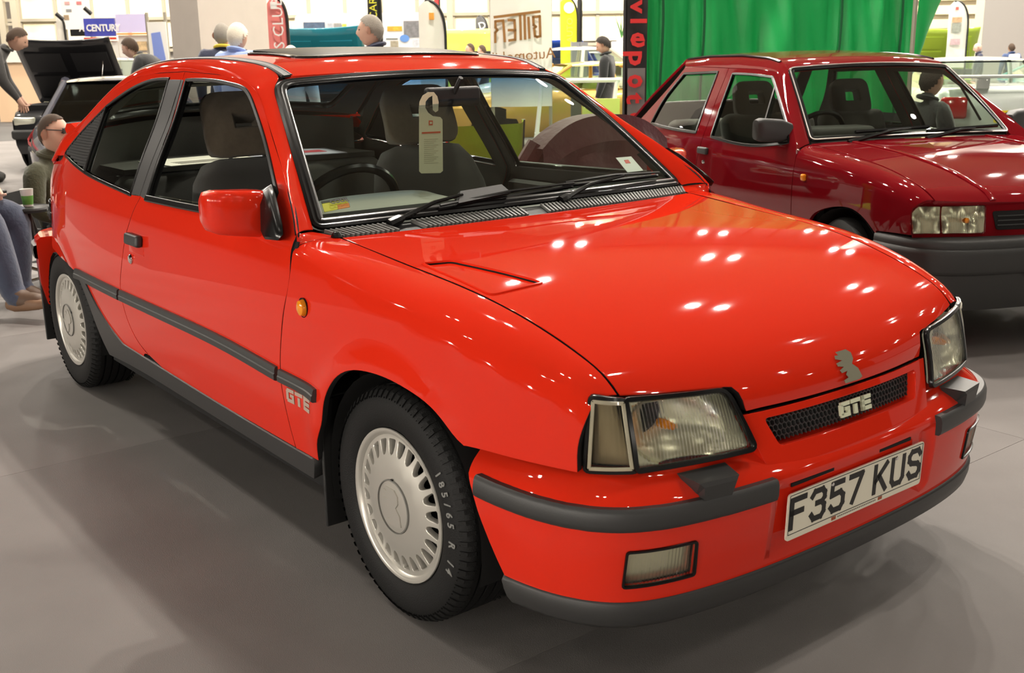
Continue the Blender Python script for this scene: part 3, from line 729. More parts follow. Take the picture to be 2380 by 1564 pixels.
mk.build('plate_small_print', mat('grey_ink', (.2, .18, .15), .5), plate)
for sx in (-.09, .09):
    mb = MB(); mb.prism([(sx-.008, -.0515), (sx+.008, -.0515), (sx+.008, -.0435), (sx-.008, -.0435)], .004, .0047, Mp); mb.build('maker_mark', mat('red_ink', (.35, .08, .03), .5), plate)

# --- grille surround with mesh and badge
def PG(a, b):
    a = np.asarray(a, float)+0*np.asarray(b, float); b = np.asarray(b, float)+0*a
    z = b; x = np.interp(z, [.46, .486, .605], [.757, .752, .712])-.045*(np.abs(a)/.33)**2.4*.55
    return np.stack([x, a, z], -1)
SUR = poly([(-.343, .603), (.343, .603)], [(.343, .603), (.300, .478)], [(.300, .478), (-.300, .478)], [(-.300, .478), (-.343, .603)])
GOP = rounded([(-.286, .588), (.286, .588), (.258, .526), (-.258, .526)], .012, 4, .015)
sur = panel('grille_surround', [SUR, GOP], PG, RED, car, BODYX, h=.025, gap=.001, thick=.045)
panel('grille_backing', [shrink(GOP, -.01)], offs(PG, -.040, BODYX), DARK, sur, BODYX, h=.08, thick=.003)
mb = MB(); r = .0078; zs_ = np.arange(.520, .594, r*1.5); row = 0
for z in zs_:
    for y in np.arange(-.30, .30, r*1.732):
        yy = y+(row % 2)*r*.866
        hx = [(yy+r*math.cos(PI/6+k*PI/3), z+r*math.sin(PI/6+k*PI/3)) for k in range(6)]
        for k in (0, 1, 2):
            a_, b_ = np.array(hx[k]), np.array(hx[k+1]); mid = (a_+b_)/2
            if inpoly(mid[None], GOP)[0]:
                X = PG(np.array([a_[0], b_[0]]), np.array([a_[1], b_[1]]))-np.array([.022, 0, 0]); t = (b_-a_)/np.linalg.norm(b_-a_); n2 = np.array([0, -t[1], t[0]])*.0014
                q = [X[0]-n2, X[1]-n2, X[1]+n2, X[0]+n2]; q += [p_-np.array([.010, 0, 0]) for p_ in q]
                mb.add(q, [(0, 1, 2, 3), (4, 5, 1, 0), (2, 6, 7, 3)], False)
    row += 1
tag(mb.build('grille_mesh', GRYP, sur, fix=False, angle=0), kind='stuff')
Pg0 = PG(np.array([.0125]), np.array([.541]))[0]
gte('grille_lettering', .034, mat('cream_badge', (.66, .68, .50), .35), sur, frame(Pg0+np.array([-.010, 0, 0]), (0, 1, 0), (-.3, 0, 1)), .006)
strip('nose_seal', PBon, [(bon_u(y, .604)+.004, y) for y in np.linspace(-.338, .338, 20)], .010, -.006, RUB, car, UPO)
# dark nose interior
mb = MB(); mb.box((.40, 0, .50), (.40, 1.10, .30)); mb.build('nose_core', DARK, car)
# --- windscreen, pillars, roof
WE = np.array([(-.484, .708, .903), (-.785, .617, 1.143), (-.975, .555, 1.275)])
WC = np.array([(-.432, 0, .911), (-.735, 0, 1.151), (-.942, 0, 1.297)])
wk = [0, .378, .62]; WEs = cub(wk, WE); WCs = cub(wk, WC)
def PW(a, b):
    """a: -.62..+.62 across, b: 0..+.62 up the glass"""
    a = np.asarray(a, float)+0*np.asarray(b, float); b = np.asarray(b, float)+0*a; v = a/.62; c = WCs(b); e = WEs(b); k = v*v
    return np.stack([c[..., 0]+(e[..., 0]-c[..., 0])*k, v*e[..., 1], c[..., 2]+(e[..., 2]-c[..., 2])*k], -1)
WO = rounded([(-.62, 0), (.62, 0), (.62, .62), (-.62, .62)], [.03, .03, .07, .07], 6, .03)
ws = panel('windscreen', [shrink(WO, .016)], PW, WSG, car, UPO, h=.06, gap=0, thick=.004)
strip('windscreen_seal', PW, shrink(WO, .015), .036, .010, RUB, ws, UPO, closed=True, prof=[(-.5, -.6), (-.5, .4), (-.3, .9), (-.05, .95), (.1, .6), (.3, .75), (.5, .3), (.5, -.6)])
panel('windscreen_black_band', [poly([(-.60, .012), (.60, .012)], [(.60, .012), (.60, .050)], [(.60, .050), (-.60, .050)], [(-.60, .050), (-.60, .012)], h=.05)], offs(PW, -.004, UPO), RUB, ws, UPO, h=.06, gap=0, thick=.001)
# stickers on the glass
def on_glass(name, px, m, parent, off=-.003):
    L = [hit(PW, q, -.3, .1) for q in px]; return panel(name, [np.array(L)], offs(PW, off, UPO), m, parent, UPO, h=.05, gap=0, thick=.0005)
on_glass('security_sticker', [(748, 467), (805, 457), (812, 478), (755, 490)], mat('yellow_sticker', (.80, .72, .04), .5), ws)
on_glass('sticker_band', [(748, 467), (805, 457), (806, 461), (749, 471)], INK, ws, -.0022)
on_glass('sticker_patch', [(785, 475), (811, 470), (813, 479), (787, 484)], mat('orange_sticker', (.80, .25, .03), .5), ws, -.0022)
cq = [hit(PW, q, -.5, .1) for q in ((788, 468), (806, 465), (788, 460))]; cX = [PW(q[:1], q[1:])[0] for q in cq]
text('sticker_code', 'CODE', .020, INK, ws, frame(cX[0]+nrm(PW, cq[0][None], UPO)[0]*.002, cX[1]-cX[0], cX[2]-cX[0]), .0003, 1.0, .0006)
on_glass('tax_disc_sticker', [(1433, 365), (1468, 362), (1496, 394), (1460, 398)], mat('pale_sticker', (.72, .74, .70), .5), ws)
on_glass('sticker_stamp', [(1452, 371), (1461, 370), (1466, 377), (1456, 378)], mat('red_sticker', (.7, .06, .04), .5), ws, -.0022)
# roof edge (gutter) line and the rail below it
GUT = np.array([(-.985, .514, 1.290), (-1.06, .516, 1.314), (-1.139, .520, 1.327), (-1.25, .525, 1.336), (-1.37, .530, 1.342), (-1.50, .535, 1.344), (-1.63, .540, 1.343), (-1.79, .540, 1.339), (-1.915, .541, 1.330), (-2.03, .546, 1.317), (-2.15, .556, 1.291)])
HED = np.array([(-2.25, .575, 1.250), (-2.35, .597, 1.197), (-2.45, .622, 1.143), (-2.56, .650, 1.092)])
lowc = [PN(np.array([q[0]]), np.array([q[1]]))[0]*[1, -1, 1] for q in doorT+qtop[1:-1]]
def resample(pts, n):
    p = np.array(pts); d = np.r_[0, np.cumsum(np.linalg.norm(np.diff(p, axis=0), axis=1))]; t = np.linspace(0, d[-1], n); return np.stack([np.interp(t, d, p[:, k]) for k in range(3)], -1)
def smooth(p, k=2):
    p = p.copy()
    for _ in range(k): p[1:-1] = .25*p[:-2]+.5*p[1:-1]+.25*p[2:]
    return p
# pair the door seam with the screen edge, then the crease with the gutter
wedge = [PW(np.array([.62]), np.array([b]))[0] for b in np.linspace(.0, .60, 14)]
iA = 6                       # doorT[6] is the top front corner of the door frame
lowA = lowc[:iA+1]; lowB = lowc[iA:]
upA = wedge; upB = [wedge[-1], np.array((-.99, .522, 1.288))]+list(GUT[1:])+list(HED)
LO = smooth(np.r_[resample(lowA, 26), resample(lowB, 70)[1:]], 1); UP = smooth(np.r_[resample(upA, 26), resample(upB, 70)[1:]], 1)
nn_ = len(LO); ss = np.linspace(0, 1, nn_); LOs = cub(ss, LO); UPs = cub(ss, UP)
def PRail(sg):
    def P(a, b):
        a = np.clip(np.asarray(a, float)/3.0+0*np.asarray(b, float), 0, 1); b = np.asarray(b, float)/.08+0*a; B = b[..., None]
        lo = LOs(a); up = UPs(a); d = up-lo
        q = lo+d*B; bul = (4*b*(1-b)*(.010*np.ones_like(a)))[..., None]*np.array([.15, .75, .55]); q = q+bul
        return q*np.array([1, sg, 1])
    return P
RAILO = poly([(0.0, 0), (3.0, 0)], [(3.0, 0), (3.0, .08)], [(3.0, .08), (0, .08)], [(0, .08), (0.0, 0)], h=.02)
for sg in (-1, 1):
    panel('roof_rail', [RAILO], PRail(sg), RED, car, lambda X, sg=sg: np.tile([0, sg, .7], (len(X), 1)), h=.02, gap=.0006, thick=.006, shell=True, back=HEADL, rim=DARK)
    # corner skin between wing, pillar foot and cowl
    P_ = PFender(sg); z0 = fz(-.432); A_ = [P_(np.array([-.428]), np.array([t]))[0] for t in np.linspace(z0+.055, z0+FL, 10)]
    p0 = PRail(sg)(np.array([0.]), np.array([.0]))[0]; p1 = PRail(sg)(np.array([0.]), np.array([.08]))[0]; p2 = np.array((-.490, sg*.712, .897))
    B_ = [p0+(p2-p0)*t for t in np.linspace(0, 1, 10)]
    mb = MB(); mb.grid([[a_+(b_-a_)*k for k in np.linspace(.02, 1, 4)] for a_, b_ in zip(A_, B_)]); mb.build('cowl_corner', RED, car)
RG = smooth(resample(np.r_[GUT, HED[:1]], 60), 2); RGs = cub(np.linspace(0, 1, 60), RG)
RBOW = cub([0, .25, .5, 1], [.040, .012, 0, .02]); RCR = cub([0, .12, .3, .6, 1], [.010, .017, .020, .020, .03])
def PRoof(a, b):
    a = np.asarray(a, float)+0*np.asarray(b, float); b = np.asarray(b, float)+0*a; s = a/1.3; v = b/.53; e = RGs(s); k = 1-np.abs(v)**2.3
    return np.stack([e[..., 0]+RBOW(s)*k, v*(e[..., 1]-.0), e[..., 2]+RCR(s)*k], -1)
UPZ = (0, 0, 1)
ROO = poly([(0, -.503), (0, .503)], [(0, .503), (1.3, .503)], [(1.3, .503), (1.3, -.503)], [(1.3, -.503), (0, -.503)], h=.03)
roof = panel('roof', [ROO], PRoof, RED, car, UPZ, h=.04, gap=0, thick=.022, shell=True, back=HEADL)
panel('headliner', [shrink(ROO, .01)], offs(PRoof, -.035, UPZ), HEADL, roof, UPZ, h=.08, thick=.004)
for sg in (-1, 1):
    strip('roof_moulding', PRoof, [(a, sg*.517) for a in np.linspace(.002, 1.28, 50)], .036, .006, GRYP, roof, UPZ, lift=-.001, prof=[(-.5, -.6), (-.5, .5), (-.36, .9), (-.3, .55), (.3, .55), (.36, .9), (.5, .5), (.5, -.6)])
# smoked glass sunroof, tilted up at its rear edge
def PSun(a, b): q = PRoof(a, b); t = np.clip((np.asarray(a, float)-.20)/.36, 0, 1); q = q+np.stack([0*t, 0*t, .004+.010*t+0*b], -1); return q
SUN = rounded([(.20, -.36), (.20, .36), (.56, .36), (.56, -.36)], .05, 5, .03)
sun = panel('sunroof', [SUN], PSun, mat('smoked_glass', (.010, .010, .009), .35, 0, 0, spec=.02), car, UPZ, h=.05, gap=0, thick=.006)
strip('sunroof_seal', PRoof, shrink(SUN, -.01), .02, .007, RUB, sun, UPZ, closed=True)

# --- cowl with ribs
def PCowl(a, b):
    a = np.asarray(a, float)+0*np.asarray(b, float); b = np.asarray(b, float)+0*a; v = a/.65
    f = PBon(np.zeros_like(a)-.004, a); w_ = PW(a*.62/.65, np.zeros_like(a)-.006); return f+(w_-f)*(b/.09)[..., None]-np.array([0, 0, .006])
COW = poly([(-.645, 0), (.645, 0)], [(.645, 0), (.660, .09)], [(.660, .09), (-.660, .09)], [(-.660, .09), (-.645, 0)], h=.03)
cowl = panel('cowl_panel', [COW], PCowl, BLK, car, UPO, h=.04, gap=0, thick=.01)
rib = MB(); rib.box((0, 0, 0), (.080, .0060, .010)); rib = rib.build('cowl_rib', mat('cowl_grey', (.16, .16, .15), .40), cowl); ribme = rib.data
NR = 92; first = True
for i in range(NR):
    a = -.632+1.264*i/(NR-1)
    if -.475 < a < -.40 or -.06 < a < .02: continue
    c0 = PCowl(np.array([a]), np.array([.006]))[0]; c1 = PCowl(np.array([a+.006]), np.array([.084]))[0]; dd = Vector(c1-c0)
    o = rib if first else rib.copy()
    if not first: COL.objects.link(o)
    first = False; o.parent = cowl
    x = dd.normalized(); z = Vector((0, 0, 1)); y = z.cross(x).normalized(); z = x.cross(y)
    o.matrix_local = Matrix(((x.x, y.x, z.x, (c0[0]+c1[0])/2), (x.y, y.y, z.y, (c0[1]+c1[1])/2), (x.z, y.z, z.z, (c0[2]+c1[2])/2+.004), (0, 0, 0, 1))) @ Matrix.Diagonal((dd.length/.08, 1, 1, 1))
# washer jet on the wing top
mb = MB(); mb.lathe([(0, .016), (.009, .013), (.014, .006), (.016, 0)], 14); jp = at(783, 552, 1, -.672); mb.build('washer_jet', RUB, car, (jp[0], jp[1], jp[2]+.002))
# --- wipers
def wiper(piv, knee, tip, bl0, bl1, spoiler):
    root = empty('wiper', (0, 0, 0), 0, car)
    p0 = PCowl(*[np.array([q]) for q in hit(PCowl, piv, -.4, .03)])[0]+[0, 0, .008]
    off = offs(PW, .028, UPO); off2 = offs(PW, .010, UPO)
    k_ = off(*[np.array([q]) for q in hit(off, knee, -.2, .03)])[0]; t_ = off(*[np.array([q]) for q in hit(off, tip, 0, .05)])[0]
    mb = MB(); mb.tube([p0, p0+(k_-p0)*.22, p0+(k_-p0)*.3], [.015, .014, .010], 8); mb.tube([p0+(k_-p0)*.28, k_, t_], [.0085, .006, .0045], 6); mb.build('wiper_arm', RUB, root)
    b0 = off2(*[np.array([q]) for q in hit(off2, bl0, -.2, .05)])[0]; b1 = off2(*[np.array([q]) for q in hit(off2, bl1, .2, .05)])[0]
    mb = MB(); mb.tube([b0, b1], .006, 4); n = np.array([.55, 0, .83]); mb.tube([b0+n*.014, (b0+b1)/2+n*.024, b1+n*.014], .004, 4); mb.build('wiper_blade', RUB, root)
    if spoiler:
        P_ = [off(*[np.array([q]) for q in hit(off, p, 0, .05)])[0] for p in spoiler]
        mb = MB(); n = np.array([.5, 0, .3])*.03; mb.add(P_+[p-n for p in P_], [(0, 1, 2, 3), (7, 6, 5, 4), (0, 4, 5, 1), (1, 5, 6, 2), (2, 6, 7, 3), (3, 7, 4, 0)], False); mb.build('wiper_spoiler', BLK, root)
wiper((905, 528), (1010, 470), (1075, 452), (1020, 486), (1330, 433), [(1066, 472), (1188, 447), (1166, 428), (1070, 444)])
wiper((1303, 473), (1372, 428), (1450, 408), (1310, 432), (1528, 408), None)
# --- interior mirror
mi = empty('interior_mirror', (0, 0, 0), 0, car)
mc = np.array((-.83, 0.0, 1.215)); mb = MB(); mb.rbox(mc, (.03, .21, .062), .012); mb.build('mirror_body', BLK, mi)
mb = MB(); mb.tube([mc, mc+[.05, 0, .06]], .008, 6); mb.build('mirror_stalk', BLK, mi)
mb = MB(); mb.box(mc+[-.0155, 0, 0], (.001, .19, .048)); mb.build('mirror_glass', CHROME, mi)
# hanging paper tag on the mirror
tg = empty('hang_tag', (0, 0, 0)); tag(tg, 'cream door-hanger style paper tag hanging behind the windscreen from the mirror', 'paper tag')
CREAM = mat('cream_card', (.62, .58, .40), .7)
tx = at(1003, 300, 0, -.80)[0]
def tp(u, v): return at(u, v, 0, -.80)
pts = [(974, 395), (974, 400), (980, 403), (1022, 403), (1028, 398), (1028, 275), (1024, 271), (1012, 270), (1000, 270), (990, 262), (985, 250), (986, 236), (994, 224), (1003, 219), (1004, 240), (1007, 258), (1013, 262), (1019, 258), (1020, 240), (1018, 226), (1013, 222), (1004, 232), (1001, 246), (1003, 262)]
outl = [(974, 275), (974, 398), (979, 403), (1023, 402), (1029, 397), (1028, 278), (1023, 272), (1006, 270), (995, 262), (988, 250), (989, 236), (996, 227), (1005, 222), (1005, 230), (1006, 256), (1012, 261), (1018, 257), (1019, 237), (1016, 224), (1008, 214), (995, 214), (982, 222), (975, 236), (973, 256)]
W3 = [tp(*q) for q in outl]; c0 = np.mean(W3, axis=0); M = frame((-.80, 0, 0), (0, 1, 0), (0, 0, 1))
mb = MB(); mb.prism([(q[1], q[2]) for q in W3], 0, .0012, M); mb.build('tag_card', CREAM, tg)
for nm, px, m_ in (('tag_stripe', [(980, 307), (1023, 305), (1023, 309), (980, 311)], mat('tag_red', (.55, .10, .04), .6)), ('tag_logo', [(996, 280), (1005, 280), (1005, 291), (996, 291)], mat('tag_red', (.55, .10, .04), .6)), ('tag_logo_hole', [(998, 283), (1003, 283), (1003, 288), (998, 288)], CREAM)):
    mb = MB(); mb.prism([tuple(tp(*q)[1:]) for q in px], .0012, .0022 if nm != 'tag_logo_hole' else .0028, M); mb.build(nm, m_, tg)
mb = MB()
for k in range(13):
    v = 322+k*4.6; mb.prism([tuple(tp(*q)[1:]) for q in ((985, v+1.2), (1018-(k % 3)*5, v), (1018-(k % 3)*5, v+1.2), (985, v+2.4))], .0012, .0018, M)
mb.build('tag_small_print', mat('tag_grey', (.42, .38, .26), .7), tg)
# --- rear end
def PHatch(a, b):
    """tailgate glass area: a 0..1 down the slope (x.75 m), b across"""
    a = np.asarray(a, float)+0*np.asarray(b, float); b = np.asarray(b, float)+0*a; s = a/.55; v = b/.55
    e = HEDs(s); k = 1-np.abs(v)**2.4
    return np.stack([e[..., 0]-.25*s*k, v*e[..., 1], e[..., 2]+.02*k+.015*s*k], -1)
HEDs = cub([0, 1/3, 2/3, 1], HED)
HO = poly([(0, -.55), (0, .55)], [(0, .55), (.55, .55)], [(.55, .55), (.55, -.55)], [(.55, -.55), (0, -.55)], h=.04); HW = rounded([(.05, -.47), (.05, .47), (.50, .46), (.50, -.46)], .05, 5, .04)
BKO = lambda X: np.tile([-.5, 0, 1.0], (len(X), 1))
tg_ = panel('tailgate', [HO, HW], PHatch, RED, car, BKO, h=.05, gap=.0, thick=.025, shell=True, back=HEADL, hole=RUB)
panel('rear_window', [shrink(HW, .004)], offs(PHatch, -.003, BKO), GLS, tg_, BKO, h=.08, gap=0, thick=.004)
strip('rear_window_seal', PHatch, HW, .02, .006, RUB, tg_, BKO, closed=True)
# tail panel below the glass: rounded section swept round the rear
ye = cub([.26, .45, .60, .75, .88, .97, 1.04, 1.09], [.62, .645, .645, .64, .63, .63, .64, .640]); xe = cub([.26, .45, .60, .75, .88, .97, 1.04, 1.09], [-3.06, -3.10, -3.10, -3.075, -3.01, -2.90, -2.72, -2.58])
def PTail(a, b):
    a = np.asarray(a, float)+0*np.asarray(b, float); z = np.asarray(b, float)+0*a; v = np.clip(a/.7, -1, 1)
    return np.stack([xe(z)-.07*(1-np.abs(v)**2.5), v*ye(z), z], -1)
BK2 = (-1, 0, .1)
panel('tail_panel', [poly([(-.7, .30), (.7, .30)], [(.7, .30), (.7, .96)], [(.7, .96), (-.7, .96)], [(-.7, .96), (-.7, .30)], h=.05)], PTail, RED, car, BK2, h=.05, gap=0, thick=.02, shell=True, back=TRIM)
G = []
for v in np.linspace(-1, 1, 25):
    a_ = PHatch(np.array([.549]), np.array([v*.55]))[0]; b_ = PTail(np.array([v*.7]), np.array([.96]))[0]; G.append([a_+(b_-a_)*t+np.array([-.02, 0, .02])*math.sin(PI*t) for t in np.linspace(0, 1, 6)])
mb = MB(); mb.grid(G); mb.build('tailgate_lower', RED, car); mb = MB(); mb.grid([[np.array(q)*[1, .98, 1]+[.025, 0, -.015] for q in g] for g in G]); mb.build('tailgate_lower_trim', TRIM, car)
G = []
for v in np.linspace(-1, 1, 25):
    a_ = PHatch(np.array([.549]), np.array([v*.53]))[0]+np.array([.03, 0, -.043]); G.append([a_, a_*[1, 1, 0]+[0, 0, .86]])
mb = MB(); mb.grid(G); mb.build('boot_lip_trim', TRIM, car)
# bridging skin between the side and the tail panel
for sg in (-1, 1):
    zz = np.linspace(.36, 1.06, 30); G = []
    fx = [np.interp(z, [.36, .58, .62, .80, .88, .93, .965, 1.0, 1.06], [-2.9, -2.95, -3.08, -3.05, -2.97, -2.77, -2.585, -2.55, -2.47]) for z in zz]
    for z, x in zip(zz, fx):
        s0 = np.array([x, sg*float(S(np.array([x]), np.array([z]))[0]), z])
        if z <= .96: t0 = PTail(np.array([sg*.7]), np.array([z]))[0]
        else: k_ = (z-.96)/.10; e_ = PHatch(np.array([.549]), np.array([sg*.55]))[0]; b_ = PTail(np.array([sg*.7]), np.array([.96]))[0]; t0 = b_+(e_-b_)*k_; t0[2] = z
        c_ = np.array([s0[0]*.4+t0[0]*.6, sg*(abs(s0[1])*.72+abs(t0[1])*.28), z])
        if z > .90:
            q_ = np.array([np.interp(z, [.90, .94, 1.03, 1.06], [-2.75, -2.69, -2.655, -2.63]), sg*np.interp(z, [.90, .94, 1.03, 1.06], [.745, .742, .700, .675]), z]); k_ = min(1, (z-.90)/.04); c_ = c_*(1-k_)+(2*q_-(s0+t0)/2)*k_
        G.append([(1-t)**2*s0+2*t*(1-t)*c_+t*t*t0 for t in np.linspace(0, 1, 9)])
    mb = MB(); mb.grid(G); mb.build('rear_corner', RED, car); mb = MB(); mb.grid([[np.array(q)*[1, .965, 1]+[.02, 0, 0] for q in g] for g in G]); mb.build('corner_trim', TRIM, car)
    # lamp cluster and fuel cap
    mb = MB(); X = lambda a, z: PTail(np.array([a]), np.array([z]))[0]+[-.006, 0, 0]
    G = [[X(sg*y, z) for z in np.linspace(.66, .84, 4)] for y in np.linspace(.40, .69, 6)]; mb.grid(G); mb.build('tail_lamp', mat('red_lens', (.4, .01, .01), .1, 0, .8), car)
# spoiler lip round the base of the rear window
G = []
for v in np.linspace(-1, 1, 33):
    y = v*.680; x = -2.90+.30*abs(v)**3.2; z = 1.052+.010*abs(v)**2
    G.append([(x+.045, y*.985, z+.012), (x+.02, y, z+.030), (x-.03, y*1.005, z+.026), (x-.045, y*1.01, z+.004), (x-.01, y*1.01, z-.035), (x+.03, y, z-.055)])
mb = MB(); mb.grid(G, closed_v=True); mb.add(G[0], [tuple(range(6))]); mb.add(G[-1], [tuple(range(6))]); mb.build('rear_spoiler', RED, car)
# fuel filler cap on the near side
fp = hit(PN, (113, 494), -2.62, .72); fX = PN(fp[:1], fp[1:])[0]; fn = nrm(PN, fp[None], OUT[-1])[0]
Mf = frame(fX, np.cross(fn, [0, 0, 1.0])*-1, (0, 0, 1)) ; fc = empty('fuel_cap', (0, 0, 0), 0, car)
mb = MB(); mb.lathe([(0, -.004), (.046, -.004), (.050, .002), (.056, .004), (.058, 0), (.058, -.01)], 28); o = mb.build('cap_recess', RUB, fc); o.matrix_local = Mf
mb = MB(); mb.lathe([(0, .014), (.014, .014), (.016, .010), (.030, .010), (.034, .004), (.034, -.004)], 24); o = mb.build('cap_lock', GRYP, fc); o.matrix_local = Mf
# rear bumper: red shell with black strip, wrapping the corners
RBc = np.array([(-2.86, -.800), (-2.95, -.785), (-3.06, -.745), (-3.14, -.66), (-3.18, -.5), (-3.21, -.25), (-3.22, 0)]); RBc = np.r_[RBc, RBc[-2::-1]*[1, -1]]
rbs = np.r_[0, np.cumsum(np.linalg.norm(np.diff(RBc, axis=0), axis=1))]; RBs = cub(rbs, RBc)
def rb(prof):
    G = []
    for t in np.linspace(0, rbs[-1], 50):
        c = RBs(np.array([t]))[0]; d = RBs(np.array([t+.001]))[0]-RBs(np.array([t-.001]))[0]; n = np.array([-d[1], d[0]]); n = n/np.linalg.norm(n)
        if n @ (c-[-2.0, 0]) < 0: n = -n
        G.append([(c[0]+n[0]*o_, c[1]+n[1]*o_, z) for o_, z in prof])
    return G
rG = rb([(-.08, .60), (-.02, .598), (-.003, .585), (0, .57), (0, .40), (-.02, .30), (-.08, .27)]); rbm = MB(); rbm.grid(rG); rbm.add(rG[0], [tuple(range(7))]); rbm.add(rG[-1], [tuple(range(7))]); RB = rbm.build('rear_bumper', RED, car)
mb = MB(); mb.grid(rb([(-.01, .568), (.012, .562), (.016, .545), (.012, .508), (-.01, .50)])); mb.build('rub_strip', GRYP, RB)

# --- wheels
def make_wheel():
    w_ = empty('wheel', (0, 0, 0), 0, car)
    R = .2935; hw = .0925
    # tyre: tread with grooves, shoulders, sidewall (outer face towards -y)
    prof = [(.186, -.075), (.200, -.090), (.225, -.0955), (.250, -.096), (.272, -.090), (.285, -.080), (.2915, -.070)]
    for y in (-.045, -.015, .015, .045):
        prof += [(R, y-.012), (R, y-.005) if 0 else (R, y-.004), (R-.007, y-.003), (R-.007, y+.003), (R, y+.004)]
    prof += [(R, .062), (.2915, .070), (.285, .080), (.272, .090), (.250, .096), (.225, .0955), (.200, .090), (.186, .075)]
    mb = MB(); mb.lathe(prof, 96, 'y'); mb.build('tyre', TYRE, w_, angle=40)
    # shoulder blocks
    mb = MB()
    for k in range(72):
        t = 2*PI*k/72; ca, sa = math.cos(t), math.sin(t)
        for y0, y1 in ((-.094, -.064), (.064, .094)):
            q = []
            for dt in (-.018, .018):
                c2, s2 = math.cos(t+dt), math.sin(t+dt)
                for yy, rr in ((y0, .2735), (y0+.010 if y0 < 0 else y1-.010, .2865), (y1 if y0 < 0 else y0, .2945), (y1 if y0 < 0 else y0, .287), (y0 if y0 < 0 else y1, .268)): q.append((c2*rr, yy if not (yy == y0 and y0 > 0) else y1, s2*rr))
            mb.add(q, [(0, 1, 6, 5), (1, 2, 7, 6), (0, 1, 2, 3, 4), (9, 8, 7, 6, 5)], False)
    tag(mb.build('tread_blocks', TYRE, w_, angle=0, fix=False), kind='stuff')
    # rim lip and barrel
    mb = MB(); mb.lathe([(.150, .06), (.170, .04), (.176, -.05), (.182, -.074), (.190, -.083), (.1935, -.087), (.1925, -.090), (.186, -.0905), (.180, -.087), (.176, -.080)], 72, 'y'); mb.build('rim', SILV, w_)
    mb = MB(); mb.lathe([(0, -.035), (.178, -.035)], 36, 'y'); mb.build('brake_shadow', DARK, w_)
    # wheel cover with twenty-four windows
    def PC(a, b):
        a = np.asarray(a, float)+0*np.asarray(b, float); b = np.asarray(b, float)+0*a; r = np.hypot(a, b)
        y = np.interp(r, [0, .06, .10, .125, .15, .172, .182], [-.098, -.097, -.094, -.089, -.083, -.079, -.080])
        return np.stack([a, y, b], -1)
    circ = lambda r, n=96: np.array([(r*math.cos(2*PI*k/n), r*math.sin(2*PI*k/n)) for k in range(n)])
    holes = []
    for k in range(24):
        t = 2*PI*(k+.5)/24; c, s = math.cos(t), math.sin(t); sh = [(.126, 0), (.129, .0065), (.136, .0105), (.150, .0142), (.163, .0165), (.1665, .012), (.1665, -.012), (.163, -.0165), (.150, -.0142), (.136, -.0105), (.129, -.0065)]
        holes.append(np.array([(r*c-u*s, r*s+u*c) for r, u in sh]))
    panel('wheel_cover', [circ(.181)]+holes, PC, SILV, w_, (0, -1, 0), h=.02, gap=.0004, thick=.018, bev=.002)
    mb = MB(); mb.lathe([(.0655, -.1015), (.0680, -.1005), (.0690, -.0955), (.0655, -.0960)], 48, 'y', close=True); mb.build('centre_ring_groove', mat('groove_grey', (.16, .155, .14), .5), w_)
    mb = MB(); mb.lathe([(0, -.1000), (.05, -.0995), (.064, -.0980), (.0655, -.0950)], 48, 'y'); mb.build('centre_cap', SILV, w_)
    # embossed griffin
    mb = MB(); M = frame((0, -.0985, 0), (1, 0, 0), (0, 0, 1)); mb.prism([(x*.037, y*.047) for x, y in GRIF], 0, .0045, M); o = mb.build('griffin_relief', SILV, w_)
    mb = MB(); mb.prism([(-.003, .066), (.004, .066), (.004, .0715), (-.003, .0715)], 0, .003, frame((0, -.0975, 0), (1, 0, 0), (0, 0, 1))); mb.build('cap_notch', INK, w_)
    return w_
wh = make_wheel(); wh['label'] = 'front wheel with silver cover'
WT = mat('tyre_lettering', (.19, .19, .18), .6)
def sidewall_text(parent, s, r, t0, dt, size):
    for k, ch in enumerate(s):
        if ch == ' ': continue
        t = t0-k*dt; c, s_ = math.cos(t), math.sin(t)
        text('tyre_lettering', ch, size, WT, parent, frame((r*c, -.0968, r*s_), (s_, 0, -c), (c, 0, s_)), .0008, .8, .0008)
sidewall_text(wh, '185/65 R 14', .243, math.radians(36), math.radians(5.6), .034)
wheels = [wh]
for i in range(3):
    c = wh.copy(); COL.objects.link(c); c.parent = car; wheels.append(c)
    for ch in [k for k in wh.children]:
        if ch.name.startswith('tyre_lettering'): continue
        d = ch.copy(); COL.objects.link(d); d.parent = c
for w_, (x, y, rz, rr) in zip(wheels, ((0, -.694, 0, 0), (-2.52, -.700, 0, .9), (0, .694, PI, .4), (-2.52, .700, PI, .2))):
    w_.location = (x, y, .2925); w_.rotation_euler = (0, rr, rz)
wheels[1]['label'] = 'rear wheel with silver cover'; wheels[2]['label'] = 'far-side front wheel'; wheels[3]['label'] = 'far-side rear wheel'
# wheel housings, flaps, floor pan
for x in (0, -2.52):
    for sg in (-1, 1):
        mb = MB(); G = []
        for t in np.linspace(-.25, PI+.25, 22):
            r = .335; G.append([(x+r*math.cos(t), sg*yy, .285+(r*math.sin(t) if x == 0 else min(r*math.sin(t), .265))) for yy in (.775, .70, .55, .40)])
        mb.grid(G); mb.add([g[3] for g in G], [tuple(range(len(G)))]); mb.build('wheel_housing', DARK, car)
        mb = MB(); fx = x-.345 if x == 0 else x-.385
        mb.rbox((fx, sg*.715, .30 if x == 0 else .30), (.012, .16, .36 if x == 0 else .34), .005); mb.build('mud_flap', BLK, car)
mb = MB(); mb.box((-1.26, 0, .225), (1.75, 1.50, .06)); mb.box((-1.36, 0, .235), (3.6, 1.05, .05)); mb.box((.45, 0, .245), (.30, 1.0, .05)); mb.box((-2.95, 0, .32), (.3, 1.3, .2)); mb.build('floor_pan', DARK, car)
